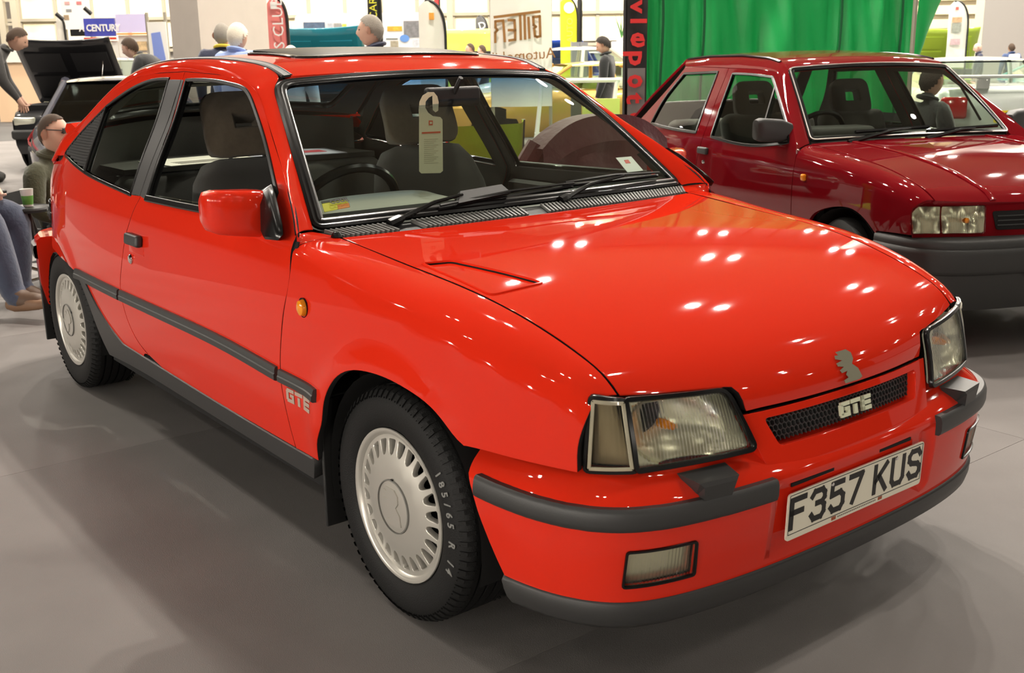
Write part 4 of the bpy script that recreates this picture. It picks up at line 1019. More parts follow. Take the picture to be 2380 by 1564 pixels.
mb = MB(); mb.box((-.30, 0, .62), (.05, 1.36, .50)); mb.build('bulkhead', DARK, car)
# --- door mirrors and handles
def loft(secs, name, m, parent, cap=True):
    mb = MB(); mb.grid(secs, closed_v=True); k = len(secs[0])
    if cap: mb.add(secs[0], [tuple(range(k))]); mb.add(secs[-1], [tuple(range(k))])
    return mb.build(name, m, parent, angle=50)
def rrect(cx, cz, w, h, r, n=5):
    o = []
    for sx, sz, t0 in ((1, 1, 0), (-1, 1, PI/2), (-1, -1, PI), (1, -1, 1.5*PI)):
        for t in np.linspace(t0, t0+PI/2, n): o.append((cx+sx*(w/2-r)+r*math.cos(t), cz+sz*(h/2-r)+r*math.sin(t)))
    return o
for sg in (-1, 1):
    dm = empty('door_mirror', (0, 0, 0), 0, car); tag(dm, 'red door mirror by the driver window' if sg < 0 else 'red door mirror on the far side')
    secs = []
    for y, cx, cz, w_, h_, r in ((.772, -.650, .936, .085, .124, .018), (.80, -.655, .938, .100, .126, .022), (.85, -.668, .942, .100, .122, .024), (.895, -.684, .946, .090, .117, .024), (.912, -.696, .948, .076, .104, .024), (.919, -.706, .949, .048, .076, .022)):
        secs.append([(x, sg*y, z) for x, z in rrect(cx, cz, w_, h_, r)])
    loft(secs, 'mirror_housing', RED, dm)
    mb = MB(); mb.add([(x, sg*y, z) for x, y, z in ((-.716, .772, .885), (-.735, .905, .900), (-.735, .905, .995), (-.716, .772, .995))], [(0, 1, 2, 3)], False); mb.build('mirror_glass', CHROME, dm)
    fpx = ((607, 442), (630, 428), (640, 450), (656, 520), (658, 545), (645, 559), (616, 556), (609, 540))
    fy = [PN(*[np.array([k_]) for k_ in hit(PN, q, -.6, .95)])[0][1] for q in fpx]
    G = [[(at(u, v, 1, y_-e_)*[1, -sg, 1]) for (u, v), y_ in zip(fpx, fy)] for e_ in (-.01, .012, .03)]
    cen = np.mean(G[-1], axis=0); G.append([cen+(q-cen)*.86+np.array([0, sg*.008, 0]) for q in G[-1]])
    loft(G, 'mirror_foot', RUB, dm)
    # handle and lock
    hx, hz = -1.53, .759; q = PSide(sg)(np.array([hx]), np.array([hz]))[0]; dh = empty('door_handle', (0, 0, 0), 0, car)
    mb = MB(); mb.rbox((hx+.006, q[1]+sg*.012, hz), (.120, .026, .040), .010, rot=Matrix.Rotation(sg*.12, 3, 'X')); mb.build('handle_grip', GRYP, dh)
    mb = MB(); mb.rbox((hx+.005, q[1]-sg*.0015, hz-.012), (.140, .006, .075), .0028, rot=Matrix.Rotation(sg*.12, 3, 'X')); mb.build('handle_recess', RED, dh)
    lx, lz = -1.578, .686; q = PSide(sg)(np.array([lx]), np.array([lz]))[0]
    mb = MB(); mb.lathe([(0, .009), (.010, .008), (.014, .004), (.015, -.004)], 18, 'y'); o = mb.build('door_lock', CHROME, dh, (lx, q[1], lz)); o.scale = (1, sg, 1.25)

# --- cabin
cab = empty('cabin_trim', (0, 0, 0), 0, car)
mb = MB(); mb.box((-1.35, 0, .29), (1.8, 1.40, .06)); mb.build('carpet', mat('carpet', (.02, .018, .015), .95), cab)
# dashboard: swept section with binnacle in front of the driver (near side is y<0)
G = []
for y in np.linspace(-.68, .68, 41):
    d_ = (y+.36)/.24; hb = .052*np.clip(1-abs(d_)**4, 0, 1)**.5 if abs(d_) < 1 else 0
    top = .892; G.append([(-.47, y, top), (-.56, y, top+.004), (-.66, y, top+hb*.7), (-.74, y, top-.002+hb), (-.80, y, top-.02+hb*.85), (-.82, y, top-.06+hb*.3), (-.80, y, .75), (-.78, y, .55)])
mb = MB(); mb.grid(G); mb.build('dashboard', mat('dash_grey', (.055, .055, .046), .55), cab)
G = []
for y in np.linspace(-.62, -.12, 21):
    d_ = (y+.37)/.25; hb = .046*np.clip(1-abs(d_)**4, 0, 1)**.5
    G.append([(-.50, y, .893), (-.58, y, .900+hb*.35), (-.66, y, .902+hb*.75), (-.74, y, .897+hb*1.05), (-.775, y, .885+hb)])
mb = MB(); mb.grid(G); mb.build('instrument_binnacle', DASH, cab)
for u0, u1 in (((905, 479), (942, 473)), ((1000, 467), (1022, 463))):
    pass
for y in (-.50, -.22):
    mb = MB(); mb.rbox((-.55, y, .9065), (.014, .15, .004), .002); mb.build('demist_slot', INK, cab)
st = empty('steering_wheel', (0, 0, 0), 0, car); sc_ = np.array((-.93, -.36, .855)); ax = np.array((-.86, 0, .51)); e1 = np.array((0, 1, 0)); e2 = np.cross(ax, e1)
ring = [tuple(sc_+.185*(e1*math.cos(t)+e2*math.sin(t))) for t in np.linspace(0, 2*PI, 40, endpoint=False)]
mb = MB(); mb.tube(ring, .015, 8, closed=True); mb.build('wheel_rim', RUB, st)
mb = MB(); mb.tube([tuple(sc_), tuple(sc_+e1*.18)], .016, 6); mb.tube([tuple(sc_), tuple(sc_-e1*.18)], .016, 6); mb.tube([tuple(sc_+ax*.02), tuple(sc_-ax*.25)], [.05, .04], 12); mb.build('wheel_spokes', BLK, st)
def seat(y, name='front_seat'):
    s_ = empty(name, (0, 0, 0), 0, car)
    mb = MB(); mb.rbox((-1.15, y, .46), (.54, .50, .20), .06, rot=Matrix.Rotation(-.18, 3, 'Y')); mb.build('cushion', SEATG, s_)
    R_ = Matrix.Rotation(-.38, 3, 'Y')
    G = []
    for k, (h_, w_, d_, dx) in enumerate(((0, .48, .16, 0), (.2, .50, .17, .0), (.38, .49, .15, .0), (.48, .44, .13, .0), (.535, .36, .10, .0), (.55, .26, .05, 0))):
        sec = rrect(0, 0, d_, w_, min(.06, d_*.45, w_*.45), 4); G.append([tuple(np.array((-1.385, y, .48))+np.array(R_ @ Vector((x, yy, h_)))) for x, yy in sec])
    loft(G, 'backrest', SEATG, s_)
    for k in (-1, 1):
        a_ = np.array((-1.385, y, .48))+np.array(R_ @ Vector((0, k*.065, .50))); b_ = np.array((-1.385, y, .48))+np.array(R_ @ Vector((0.0, k*.065, .64))); mb = MB(); mb.tube([a_, b_], .007, 6); mb.build('headrest_post', BLK, s_)
    # headrest with an open window
    M = frame(np.array((-1.385, y, .48))+np.array(R_ @ Vector((0.045, 0, .665))), (0, 1, 0), R_ @ Vector((0, 0, 1)))
    def PHd(a, b): n_ = 0*a; q = np.stack([a+0*b, b+0*a, .045*np.clip(1-(np.abs(a)/.19)**3, 0, 1)*np.clip(1-(np.abs(b)/.15)**3, 0, 1)+0*b], -1); return q @ np.array(M.to_3x3()).T+np.array(M.translation)
    ol = rounded([(-.165, -.115), (.165, -.115), (.150, .115), (-.150, .115)], .07, 6, .02); hw = rounded([(-.065, -.03), (.065, -.03), (.065, .035), (-.065, .035)], .008, 3, .02)
    panel('headrest', [ol, hw], PHd, SEATF, s_, (1, 0, .3), h=.02, gap=0, thick=.09, bev=.012, shell=True)
    return s_
seat(-.37)['label'] = 'driver seat with open headrest'; seat(.37)['label'] = 'passenger seat with open headrest'
mb = MB(); mb.rbox((-2.05, 0, .50), (.50, 1.26, .18), .06); mb.rbox((-2.26, 0, .68), (.14, 1.24, .44), .06, rot=Matrix.Rotation(-.4, 3, 'Y')); mb.build('rear_bench', SEATG, cab)
mb = MB(); mb.box((-2.52, 0, .905), (.46, 1.16, .02)); mb.build('parcel_shelf', mat('shelf_cloth', (.05, .047, .042), .95), cab)
mb = MB(); mb.box((-2.33, 0, .74), (.02, 1.2, .30)); mb.build('shelf_front', TRIM, cab)
# papers lying on the parcel shelf
for k, (x, y, rz, w_, h_, c, lab) in enumerate(((-2.44, -.20, .1, .30, .42, (.74, .72, .62), 'white printed sheet on the rear parcel shelf, nearer the driver side'), (-2.45, .24, -.15, .30, .42, (.42, .42, .52), 'bluish photo poster with a red car picture on the rear parcel shelf'))):
    o = empty('paper_sheet', (x, y, .9185), rz); tag(o, lab, 'paper'); mb = MB(); mb.box((0, 0, 0), (w_, h_, .003)); mb.build('sheet', mat('paper_%d' % k, c, .7), o)
    mb = MB()
    for j in range(5): mb.box((.11-j*.022, 0, .002), (.008, h_*.7, .001)) if k == 0 else None
    if k == 0: mb.build('print_lines', mat('print_grey', (.3, .28, .24), .7), o)
    else:
        mb.rbox((0, 0, .002), (.10, .30, .002), .0009); mb.build('car_picture', mat('poster_red', (.55, .02, .05), .5), o)
# ================================================================ the hall
FW = np.array([math.cos(YAW), math.sin(YAW)]); RT = np.array([math.sin(YAW), -math.cos(YAW)])
def gp(u, d):
    """ground point under pixel column u at forward distance d from the camera"""
    return CAM[:2]+FW*d+RT*d*math.cos(PITCH)*(u-IMW/2)/FPX
def zat(u, v, d):
    """height of pixel (u, v) on the upright plane at forward distance d"""
    r = np.array([(u-IMW/2)/FPX, -(v-IMH/2)/FPX, 1]) @ RM; t = d/(r[0]*FW[0]+r[1]*FW[1]); return CAM[2]+t*r[2]
def pt(u, v, d):
    r = np.array([(u-IMW/2)/FPX, -(v-IMH/2)/FPX, 1]) @ RM; t = d/(r[0]*FW[0]+r[1]*FW[1]); return CAM+t*r
RZ = math.atan2(RT[1], RT[0])          # yaw of an object whose local x runs along the picture's right
def noise_floor():
    M = bpy.data.materials.new('grey_hall_carpet'); M.use_nodes = True; nt = M.node_tree; b = nt.nodes['Principled BSDF']
    tc = nt.nodes.new('ShaderNodeTexCoord'); n1 = nt.nodes.new('ShaderNodeTexNoise'); n1.inputs['Scale'].default_value = 1.3; n1.inputs['Detail'].default_value = 6
    n2 = nt.nodes.new('ShaderNodeTexNoise'); n2.inputs['Scale'].default_value = 420; n2.inputs['Detail'].default_value = 2
    n3 = nt.nodes.new('ShaderNodeTexNoise'); n3.inputs['Scale'].default_value = 9; n3.inputs['Detail'].default_value = 8; n3.inputs['Roughness'].default_value = .75
    for n in (n1, n2, n3): nt.links.new(tc.outputs['Object'], n.inputs['Vector'])
    r = nt.nodes.new('ShaderNodeValToRGB'); r.color_ramp.elements[0].position = .35; r.color_ramp.elements[0].color = (.185, .172, .166, 1); r.color_ramp.elements[1].position = .68; r.color_ramp.elements[1].color = (.232, .216, .208, 1)
    nt.links.new(n1.outputs['Fac'], r.inputs[0])
    r3 = nt.nodes.new('ShaderNodeValToRGB'); r3.color_ramp.elements[0].position = .70; r3.color_ramp.elements[0].color = (0, 0, 0, 1); r3.color_ramp.elements[1].position = .80; r3.color_ramp.elements[1].color = (1, 1, 1, 1)
    nt.links.new(n3.outputs['Fac'], r3.inputs[0])
    mx = nt.nodes.new('ShaderNodeMix'); mx.data_type = 'RGBA'; mx.inputs[7].default_value = (.36, .34, .33, 1); nt.links.new(r.outputs[0], mx.inputs[6])
    mm = nt.nodes.new('ShaderNodeMath'); mm.operation = 'MULTIPLY'; mm.inputs[1].default_value = .45; nt.links.new(r3.outputs[0], mm.inputs[0]); nt.links.new(mm.outputs[0], mx.inputs[0])
    nt.links.new(mx.outputs[2], b.inputs['Base Color']); b.inputs['Roughness'].default_value = .62; b.inputs['Specular IOR Level'].default_value = .12
    bp = nt.nodes.new('ShaderNodeBump'); bp.inputs['Strength'].default_value = .25; bp.inputs['Distance'].default_value = .004; nt.links.new(n2.outputs['Fac'], bp.inputs['Height']); nt.links.new(bp.outputs[0], b.inputs['Normal'])
    return M
mb = MB(); mb.box((-12, 12, -.06), (90, 90, .1)); floor = tag(mb.build('floor', DARK), kind='structure')
CARP = noise_floor()
# carpet sheets laid edge to edge: fine joints between two-metre widths
mb = MB(); mb.box((0, 0, 0), (1.9985, 3.9985, .010)); ti = mb.build('carpet_sheet', CARP, floor, fix=True, angle=0); first = True
for i in range(-9, 6):
    for j in range(-1, 7):
        if j < 0 and i < -3: continue  # sheets left out to dim the floor mirrored in the door
        o = ti if first else ti.copy()
        if not first: COL.objects.link(o)
        first = False; o.parent = floor; o.location = (i*2.0+1.36, j*4.0-.4, -.005)
mb = MB(); mb.box((-12, 12, -.0085), (88, 88, .005)); mb.build('floor_base', mat('darkened_floor', (.055, .052, .050), .7, noise=.25, nscale=2), floor)  # floor beyond the carpet, coloured dark to dim its reflection in the paint

CREAMW = mat('cream_wall_panel', (.84, .74, .52), .6)
GREYW = mat('grey_dado', (.36, .34, .32), .7)
STEEL = mat('steel_mullion', (.30, .27, .21), .5)
D0 = 34.0
c = gp(1190, D0)
wall = empty('wall_back', (c[0], c[1], 0), RZ); tag(wall, kind='structure')
mb = MB(); mb.box((0, .35, 6), (100, .3, 12)); mb.build('wall_core', GREYW, wall)
mb = MB(); mb.box((0, 0, 0), (1.02, .06, 1.60)); pn = mb.build('wall_panel', CREAMW, wall); first = True
for i in range(-36, 37):
    for k in range(4):
        o = pn if first else pn.copy()
        if not first: COL.objects.link(o)
        first = False; o.parent = wall; o.location = (i*1.08, .12, 1.55+.05+k*1.66+.8)
mb = MB(); mb.box((0, 0, 0), (.10, .12, 9)); bar = mb.build('mullion', STEEL, wall); first = True
for i in range(-36, 37):
    o = bar if first else bar.copy()
    if not first: COL.objects.link(o)
    first = False; o.parent = wall; o.location = (i*1.08+.54, .08, 6)
for k, z in enumerate((1.50, 2.42, 3.24)):
    mb = MB(); mb.box((0, .03, z), (90, .14, .09)); mb.build('rail', STEEL, wall)
# side and front walls of the hall, far outside the picture, and the dark roof deck
HW_ = mat('hall_cladding', (.07, .06, .05), .7)
for nm, x, y, sx, sy in (('wall_left', -34, 8, .3, 80), ('wall_right', 30, 8, .3, 80), ('wall_front', -2, -30, 70, .3)):
    mb = MB(); mb.box((x, y, 6), (sx, sy, 12)); tag(mb.build(nm, HW_), kind='structure')
mb = MB(); mb.box((-4, 8, 12.2), (76, 84, .3)); tag(mb.build('ceiling', mat('roof_deck', (.28, .24, .19), .8)), kind='structure')
# lattice steel columns against the wall
def lattice(u, d, w_, label):
    p = gp(u, d); r_ = empty('lattice_column', (p[0], p[1], 0), RZ); tag(r_, label, 'column')
    for s in (-1, 1): mb = MB(); mb.box((s*w_/2, 0, 5), (.16, .16, 10)); mb.build('column_post', STEEL, r_)
    for k in range(16): mb = MB(); mb.box((0, 0, .4+k*.6), (w_, .06, .07)); mb.build('column_rung', STEEL, r_)
lattice(42, 30, .34, 'steel lattice column against the cream wall, leftmost'); lattice(580, 31, .5, 'steel lattice column against the cream wall right of the pink flag')
lattice(1040, 31, .4, 'steel lattice column behind the white feather flag'); lattice(1265, 31, .4, 'steel lattice column right of the mirrored-lettering banner')
# clad square pillar left of centre and the plain grey pillar at the right edge
def pillar(u0, uc, u1, d, label, m1, h=9):
    a, c_, b = gp(u0, d+.35), gp(uc, d), gp(u1, d+.35*(u1-uc)/max(1, uc-u0))
    e1 = a-c_; e2 = b-c_
    q = [c_, b, b+e1, a]
    mb = MB(); mb.prism([tuple(x) for x in q], 0, h); tag(mb.build('pillar', m1), label, 'pillar')
pillar(412, 478, 637, 13.0, 'square beige clad pillar behind the two talking men', mat('beige_cladding', (.58, .52, .46), .6, noise=.06, nscale=6))
pillar(2270, 2290, 2560, 25, 'wide plain grey pillar at the right edge behind the bald man', mat('grey_cladding', (.50, .47, .44), .6))
# horizontal slatted shutter between the tent and the grey pillar
p = gp(2235, 29); sh = empty('roller_shutter', (p[0], p[1], 0), RZ); tag(sh, 'cream slatted roller shutter right of the green tent', 'shutter')
for k in range(11):
    mb = MB(); mb.box((0, 0, .5+k*.34), (3.6, .08, .22)); mb.build('shutter_slat', CREAMW, sh)
    mb = MB(); mb.box((0, .06, .5+k*.34-.17), (3.6, .06, .13)); mb.build('shutter_gap', STEEL, sh)
# ================================================================ burgundy hatchback behind
NV = empty('small_hatchback', (-.7554, 3.0771, 0), -.34396); tag(NV, 'burgundy red small hatchback with dark grey bumper, parked behind in front of the green tent', 'car')
NVM = Matrix.Translation((-.7554, 3.0771, 0)) @ Matrix.Rotation(-.34396, 4, 'Z'); NR_ = np.array(NVM.to_3x3()); NT_ = np.array(NVM.translation)
BUR = mat('burgundy_paint', (.175, .004, .008), .45, 0, 1.0, spec=0)
GRB = mat('grey_bumper_plastic', (.030, .031, .030), .48, bump=.12, bscale=500)
YN = cub([.1, .25, .40, .55, .70, .80, .87, .92, 1.0, 1.12, 1.22, 1.28, 1.31], [.70, .742, .760, .768, .766, .758, .740, .716, .676, .612, .560, .526, .500])
PNl = cub([-2.9, -2.6, -2.3, -1.6, -.6, -.2, .1, .3, .45, .60], [.90, .935, .965, 1, 1, .995, .985, .968, .945, .905])
def SN(x, z): return YN(np.asarray(z, float))*PNl(np.asarray(x, float))
def PNs(sg): return lambda a, b: np.stack([np.asarray(a, float)+0*b, sg*SN(a, b), np.asarray(b, float)+0*a], -1)
def world(P): return lambda a, b: P(a, b) @ NR_.T+NT_
def c3(*q): return [(1300+x/2.2028, y/2.2028) for x, y in q]
NS = PNs(-1); NSW = world(NS)
def nside(*q, a=-1.2, b=.7): return hits(NSW, c3(*q), a, b)
ndF = nside((1118, 365), (1160, 520), (1205, 690), (1214, 770), (1195, 900), (1187, 1020), (1185, 1140), a=-.9, b=1.2)
ndR = nside((868, 347), (800, 520), (735, 700), (702, 830), (692, 930), (690, 985), a=-1.4, b=1.25)
ndB = [(ndF[-1][0]+.0, .26), (ndR[-1][0]-.02, .26)]
nDO = poly(ndR[::-1], nside((868, 347), (1000, 352), (1118, 365), a=-1.4, b=1.27), ndF, [ndF[-1], ndB[0]], ndB, [ndB[1], ndR[-1]])
nWI = poly(nside((778, 700), (888, 378), a=-1.4, b=.9), nside((888, 378), (980, 382), (1092, 396), a=-1.3, b=1.22), nside((1092, 396), (1130, 520), (1166, 640), a=-.9, b=1.2), nside((1166, 640), (1175, 730), a=-.6, b=1), nside((1175, 730), (1000, 745), (778, 700), a=-.6, b=.9))
nQW = poly(nside((470, 632), (530, 520), (640, 378), a=-2.3, b=.95), nside((640, 378), (812, 370), a=-2.0, b=1.2), nside((812, 370), (700, 678), a=-1.5, b=1.2), nside((700, 678), (580, 660), (470, 632), a=-1.7, b=.9))
qe = nside((640, 350), (540, 470), (405, 620), a=-2.1, b=1.2)
nAr = nside((1270, 1170), (1284, 1120), (1335, 1078), (1420, 1060), (1505, 1076), (1575, 1140), (1622, 1207), a=-.3, b=.5)
for sg in (-1, 1):
    P = PNs(sg); o = (0, sg, .2)
    d = panel('door', [nDO, nWI], P, BUR, NV, o, h=.05, thick=.02, shell=True, back=TRIM, hole=RUB)
    strip('window_seal', P, nWI, .016, .005, RUB, d, o, closed=True)
    panel('window_glass', [shrink(nWI, .004)], offs(P, -.008, o), GLS, d, o, h=.08, gap=0, thick=.003)
    qb = nside((1105, 450), (1048, 650), a=-.9, b=1.1); strip('quarterlight_bar', P, [qb[0]+(qb[1]-qb[0])*t for t in np.linspace(-.05, 1.05, 5)], .014, .006, RUB, d, o)
    ar = [(-2.343+.34*math.cos(t), .29+.33*math.sin(t)) for t in np.linspace(PI+.1, -.1, 20)]
    q = poly(nside((868, 347), (760, 342), (645, 338), a=-1.4, b=1.27), qe, [qe[-1], (-2.72, .80), (-2.78, .60), (-2.76, .45)], [(-2.76, .45), ar[0]], ar, [ar[-1], (-1.9, .24), ndB[1]], [ndB[1], ndR[-1]], ndR[::-1])
    qp = panel('quarter_panel', [q, nQW], P, BUR, NV, o, h=.05, thick=.02, shell=True, back=TRIM, hole=RUB)
    strip('window_seal', P, nQW, .018, .005, RUB, qp, o, closed=True); panel('quarter_glass', [shrink(nQW, .004)], offs(P, -.006, o), GLS, qp, o, h=.08, gap=0, thick=.003)
    fq = hit(NSW, c3((573, 885))[0], -2.1, .7); fX = P(fq[:1], fq[1:])[0]
    if sg < 0:
        mb = MB(); mb.lathe([(0, .012), (.03, .012), (.035, .006), (.05, .004), (.052, -.004)], 20, 'y'); oo = mb.build('fuel_cap', GRYP, NV, tuple(fX)); oo.scale = (1, -1, 1)
        hX = P(*[np.array([k]) for k in hit(NSW, c3((740, 770))[0], -1.35, .77)])[0]; mb = MB(); mb.rbox(hX+[0, -.008, 0], (.11, .025, .040), .01); mb.build('door_handle', GRYP, NV)
        hX = P(*[np.array([k]) for k in hit(NSW, c3((738, 828))[0], -1.35, .7)])[0]; mb = MB(); mb.lathe([(0, .008), (.010, .006), (.013, -.003)], 14, 'y'); oo = mb.build('door_lock', CHROME, NV, tuple(hX)); oo.scale = (1, -1, 1)
        hX = P(*[np.array([k]) for k in hit(NSW, c3((1254, 908))[0], -.3, .7)])[0]; mb = MB(); mb.rbox(hX+[0, -.006, 0], (.035, .02, .035), .012); mb.build('side_repeater', AMBER, NV)
# wing, bonnet
zbN = cub([-.46, -.2, .1, .3, .42, .50, .56], [.872, .853, .822, .787, .757, .727, .695]); ybN = cub([-.46, -.2, .1, .3, .42, .50, .56], [.640, .640, .645, .650, .655, .658, .66])
def PNf(sg):
    def P(a, t):
        a = np.asarray(a, float)+0*np.asarray(t, float); t = np.asarray(t, float)+0*a; zb = zbN(a); yb = ybN(a); zc = zb-.07; s = np.clip((t-zc)/.13, 0, 1.2)
        y0 = SN(a, zc); yy = (1-s)**2*y0+2*s*(1-s)*(y0-.012)+s*s*yb; zz = (1-s)**2*zc+2*s*(1-s)*(zb+.001)+s*s*zb; lo = t <= zc
        return np.stack([a, sg*np.where(lo, SN(a, np.minimum(t, zc)), yy), np.where(lo, t, zz)], -1)
    return P
nz = lambda x: float(zbN(np.array([x]))[0])-.07
nfr = [(p[0], p[1]) for p in ndF[::-1] if p[1] < nz(-.42)-.02]+[(ndF[3][0]+.005, nz(-.42)+.03), (-.43, nz(-.43)+.13)]
for sg in (-1, 1):
    ou = poly(nfr, [(x, nz(x)+.13) for x in np.linspace(-.43, .545, 16)], [(.545, nz(.545)+.13), (.51, nz(.51)+.04), (.485, .66), (.49, .545)], [(.49, .545), (.40, .542), (nAr[-1][0], .535)], nAr[::-1], [nAr[0], (ndF[-1][0]+.06, .26)], [(ndF[-1][0]+.06, .26), (ndF[-1][0], .26)], [(ndF[-1][0], .26), nfr[0]])
    panel('front_wing', [ou], PNf(sg), BUR, NV, (0, sg, .6), h=.04, thick=.02)
nbc = np.array([(-.40, .885), (-.1, .868), (.2, .828), (.4, .783), (.54, .738), (.605, .705), (.625, .680)]); nbe = np.array([(-.45, .640, .872), (-.15, .641, .848), (.12, .646, .819), (.30, .650, .787), (.43, .655, .753), (.50, .658, .727), (.545, .66, .70)])
nbu = np.r_[0, np.cumsum(np.linalg.norm(np.diff(nbc, axis=0), axis=1))]; nbcs = cub(nbu, nbc); nbes = cub(nbu, nbe)
def PNb(a, b):
    a = np.asarray(a, float)+0*np.asarray(b, float); v = np.asarray(b, float)/.65+0*a; c_ = nbcs(a); e = nbes(a); k = np.abs(v)**2.2
    return np.stack([c_[..., 0]+(e[..., 0]-c_[..., 0])*k, v*e[..., 1], c_[..., 1]+(e[..., 2]-c_[..., 1])*k], -1)
nb = panel('bonnet', [poly([(0, .645), (0, -.645)], [(0, -.645), (nbu[-1], -.645)], [(nbu[-1], -.645), (nbu[-1], .645)], [(nbu[-1], .645), (0, .645)])], PNb, BUR, NV, UPO, h=.05, thick=.02)
for v in (-.43, .43): strip('bonnet_crease', PNb, [(a, v*(1-.1*a)) for a in np.linspace(.03, 1.05, 24)], .03, .006, BUR, nb, UPO)
# nose panel, lamps, grille, bumper
def PNn(a, b):
    a = np.asarray(a, float)+0*np.asarray(b, float); z = np.asarray(b, float)+0*a; v = np.abs(a)/.72; return np.stack([.628-.145*v**2.4-(z-.54)*.10, a, z], -1)
panel('nose_panel', [rounded([(-.715, .53), (.715, .53), (.70, .69), (-.70, .69)], .01, 3, .04)], offs(PNn, -.006, BODYX), BUR, NV, BODYX, h=.04, thick=.02)
for sg in (-1, 1):
    f = lambda y0, y1, z0, z1: [(sg*y0, z1), (sg*y1, z1), (sg*y1, z0), (sg*y0, z0)]
    hl = empty('headlamp', (0, 0, 0), 0, NV)
    for y0, y1, nm in ((.605, .715, 'indicator_lens'), (.418, .600, 'headlamp_lens')):
        L = rounded(f(y0, y1, .553, .672), .008, 4, .02); panel(nm, [L], offs(PNn, .012, BODYX), LENS, hl, BODYX, h=.04, gap=0, thick=.018); panel('reflector', [shrink(L, .002)], lambda a, b: offs(PNn, .002, BODYX)(a, b)+np.stack([.004*np.sin(np.asarray(a)*55)*np.cos(np.asarray(b)*40), 0*a, 0*a], -1), mat('small_lamp_reflector', (.68, .68, .56), .18, 1), hl, BODYX, h=.03, gap=0, thick=.002)
    mb = MB(); q = PNn(np.array([sg*.50]), np.array([.61]))[0]; mb.lathe([(0, 0), (.012, .003), (.012, .012), (0, .014)], 12, 'x', q); mb.build('bulb', AMBER, hl)
panel('grille_opening', [rounded([(-.36, .565), (.36, .565), (.38, .645), (-.38, .645)], .012, 4, .03)], offs(PNn, .001, BODYX), DARK, NV, BODYX, h=.06, gap=0, thick=.003)
for z in (.585, .605, .625): strip('grille_bar', offs(PNn, .003, BODYX), [(y, z) for y in np.linspace(-.36, .36, 15)], .006, .004, GRB, NV, BODYX)
nbp = [(.27, .755), (.36, .752), (.46, .735), (.56, .690), (.63, .60), (.665, .48), (.685, .30), (.69, .15), (.692, 0)]; nbf = np.array([(x, -y) for x, y in nbp]+[(x, y) for x, y in nbp[-2::-1]])
nbs = np.r_[0, np.cumsum(np.linalg.norm(np.diff(nbf, axis=0), axis=1))]; nbC = cub(nbs, nbf)
G = []
for t in np.linspace(0, nbs[-1], 60):
    c_ = nbC(np.array([t]))[0]; d_ = nbC(np.array([t+.001]))[0]-nbC(np.array([t-.001]))[0]; n_ = np.array([d_[1], -d_[0]])/np.linalg.norm(d_)
    G.append([(c_[0]+n_[0]*o_, c_[1]+n_[1]*o_, z) for o_, z in ((-.10, .538), (-.02, .535), (-.006, .525), (-.002, .505), (-.004, .495), (.006, .487), (.008, .47), (.004, .40), (0, .385), (-.012, .378), (-.02, .30), (-.05, .215), (-.20, .205))])
mb = MB(); mb.grid(G); mb.build('front_bumper', GRB, NV, angle=50)
mb = MB(); mb.box((.697, .0, .42), (.006, .52, .11)); mb.build('number_plate', PLATEW, NV)
# screen, pillars, roof
nWE = np.array([(-.462, .636, .880), (-.66, .583, 1.06), (-.885, .518, 1.242)]); nWC = np.array([(-.40, 0, .893), (-.60, 0, 1.08), (-.83, 0, 1.262)]); k3 = [0, .29, .56]; nWEs = cub(k3, nWE); nWCs = cub(k3, nWC)
def PNw(a, b):
    a = np.asarray(a, float)+0*np.asarray(b, float); b = np.asarray(b, float)+0*a; v = a/.58; c_ = nWCs(b); e = nWEs(b); k = v*v
    return np.stack([c_[..., 0]+(e[..., 0]-c_[..., 0])*k, v*e[..., 1], c_[..., 2]+(e[..., 2]-c_[..., 2])*k], -1)
nWO = rounded([(-.58, 0), (.58, 0), (.58, .56), (-.58, .56)], .04, 5, .04)
nw = panel('windscreen', [shrink(nWO, .012)], PNw, GLS, NV, UPO, h=.08, gap=0, thick=.003)
strip('windscreen_seal', PNw, shrink(nWO, .014), .030, .008, RUB, nw, UPO, closed=True); strip('bright_strip', PNw, shrink(nWO, .008), .008, .011, mat('satin_metal', (.62, .60, .56), .3, .9), nw, UPO, closed=True)
seam = [NS(np.array([q[0]]), np.array([q[1]]))[0]*[1, -1, 1] for q in ndF[3::-1]]+[NS(np.array([q[0]]), np.array([q[1]]))[0]*[1, -1, 1] for q in nside((1000, 352), (868, 347), (760, 342), (645, 338), a=-1.1, b=1.27)]
nwe = [PNw(np.array([.58]), np.array([b]))[0] for b in np.linspace(-.01, .55, 8)]; nroofe = [(-.93, .505, 1.268), (-1.1, .492, 1.295), (-1.4, .488, 1.310), (-1.8, .486, 1.305), (-2.12, .483, 1.285)]
nLO = smooth(np.r_[resample(seam[:4], 16), resample(seam[3:], 40)[1:]], 2); nUP = smooth(np.r_[resample(nwe, 16), resample([nwe[-1]]+nroofe, 40)[1:]], 2)
nLs = cub(np.linspace(0, 1, len(nLO)), nLO); nUs = cub(np.linspace(0, 1, len(nUP)), nUP)
def PNr(sg):
    def P(a, b):
        s = np.clip(np.asarray(a, float)/2.2+0*np.asarray(b, float), 0, 1); t = np.asarray(b, float)/.06+0*s; lo = nLs(s); up = nUs(s)
        return (lo+(up-lo)*t[..., None]+(4*t*(1-t)*.006)[..., None]*np.array([.1, .8, .5]))*np.array([1, sg, 1])
    return P
for sg in (-1, 1):
    panel('roof_rail', [poly([(0, 0), (2.2, 0)], [(2.2, 0), (2.2, .06)], [(2.2, .06), (0, .06)], [(0, .06), (0, 0)], h=.03)], PNr(sg), BUR, NV, (0, sg, .7), h=.03, gap=.0005, thick=.02, shell=True, back=HEADL)
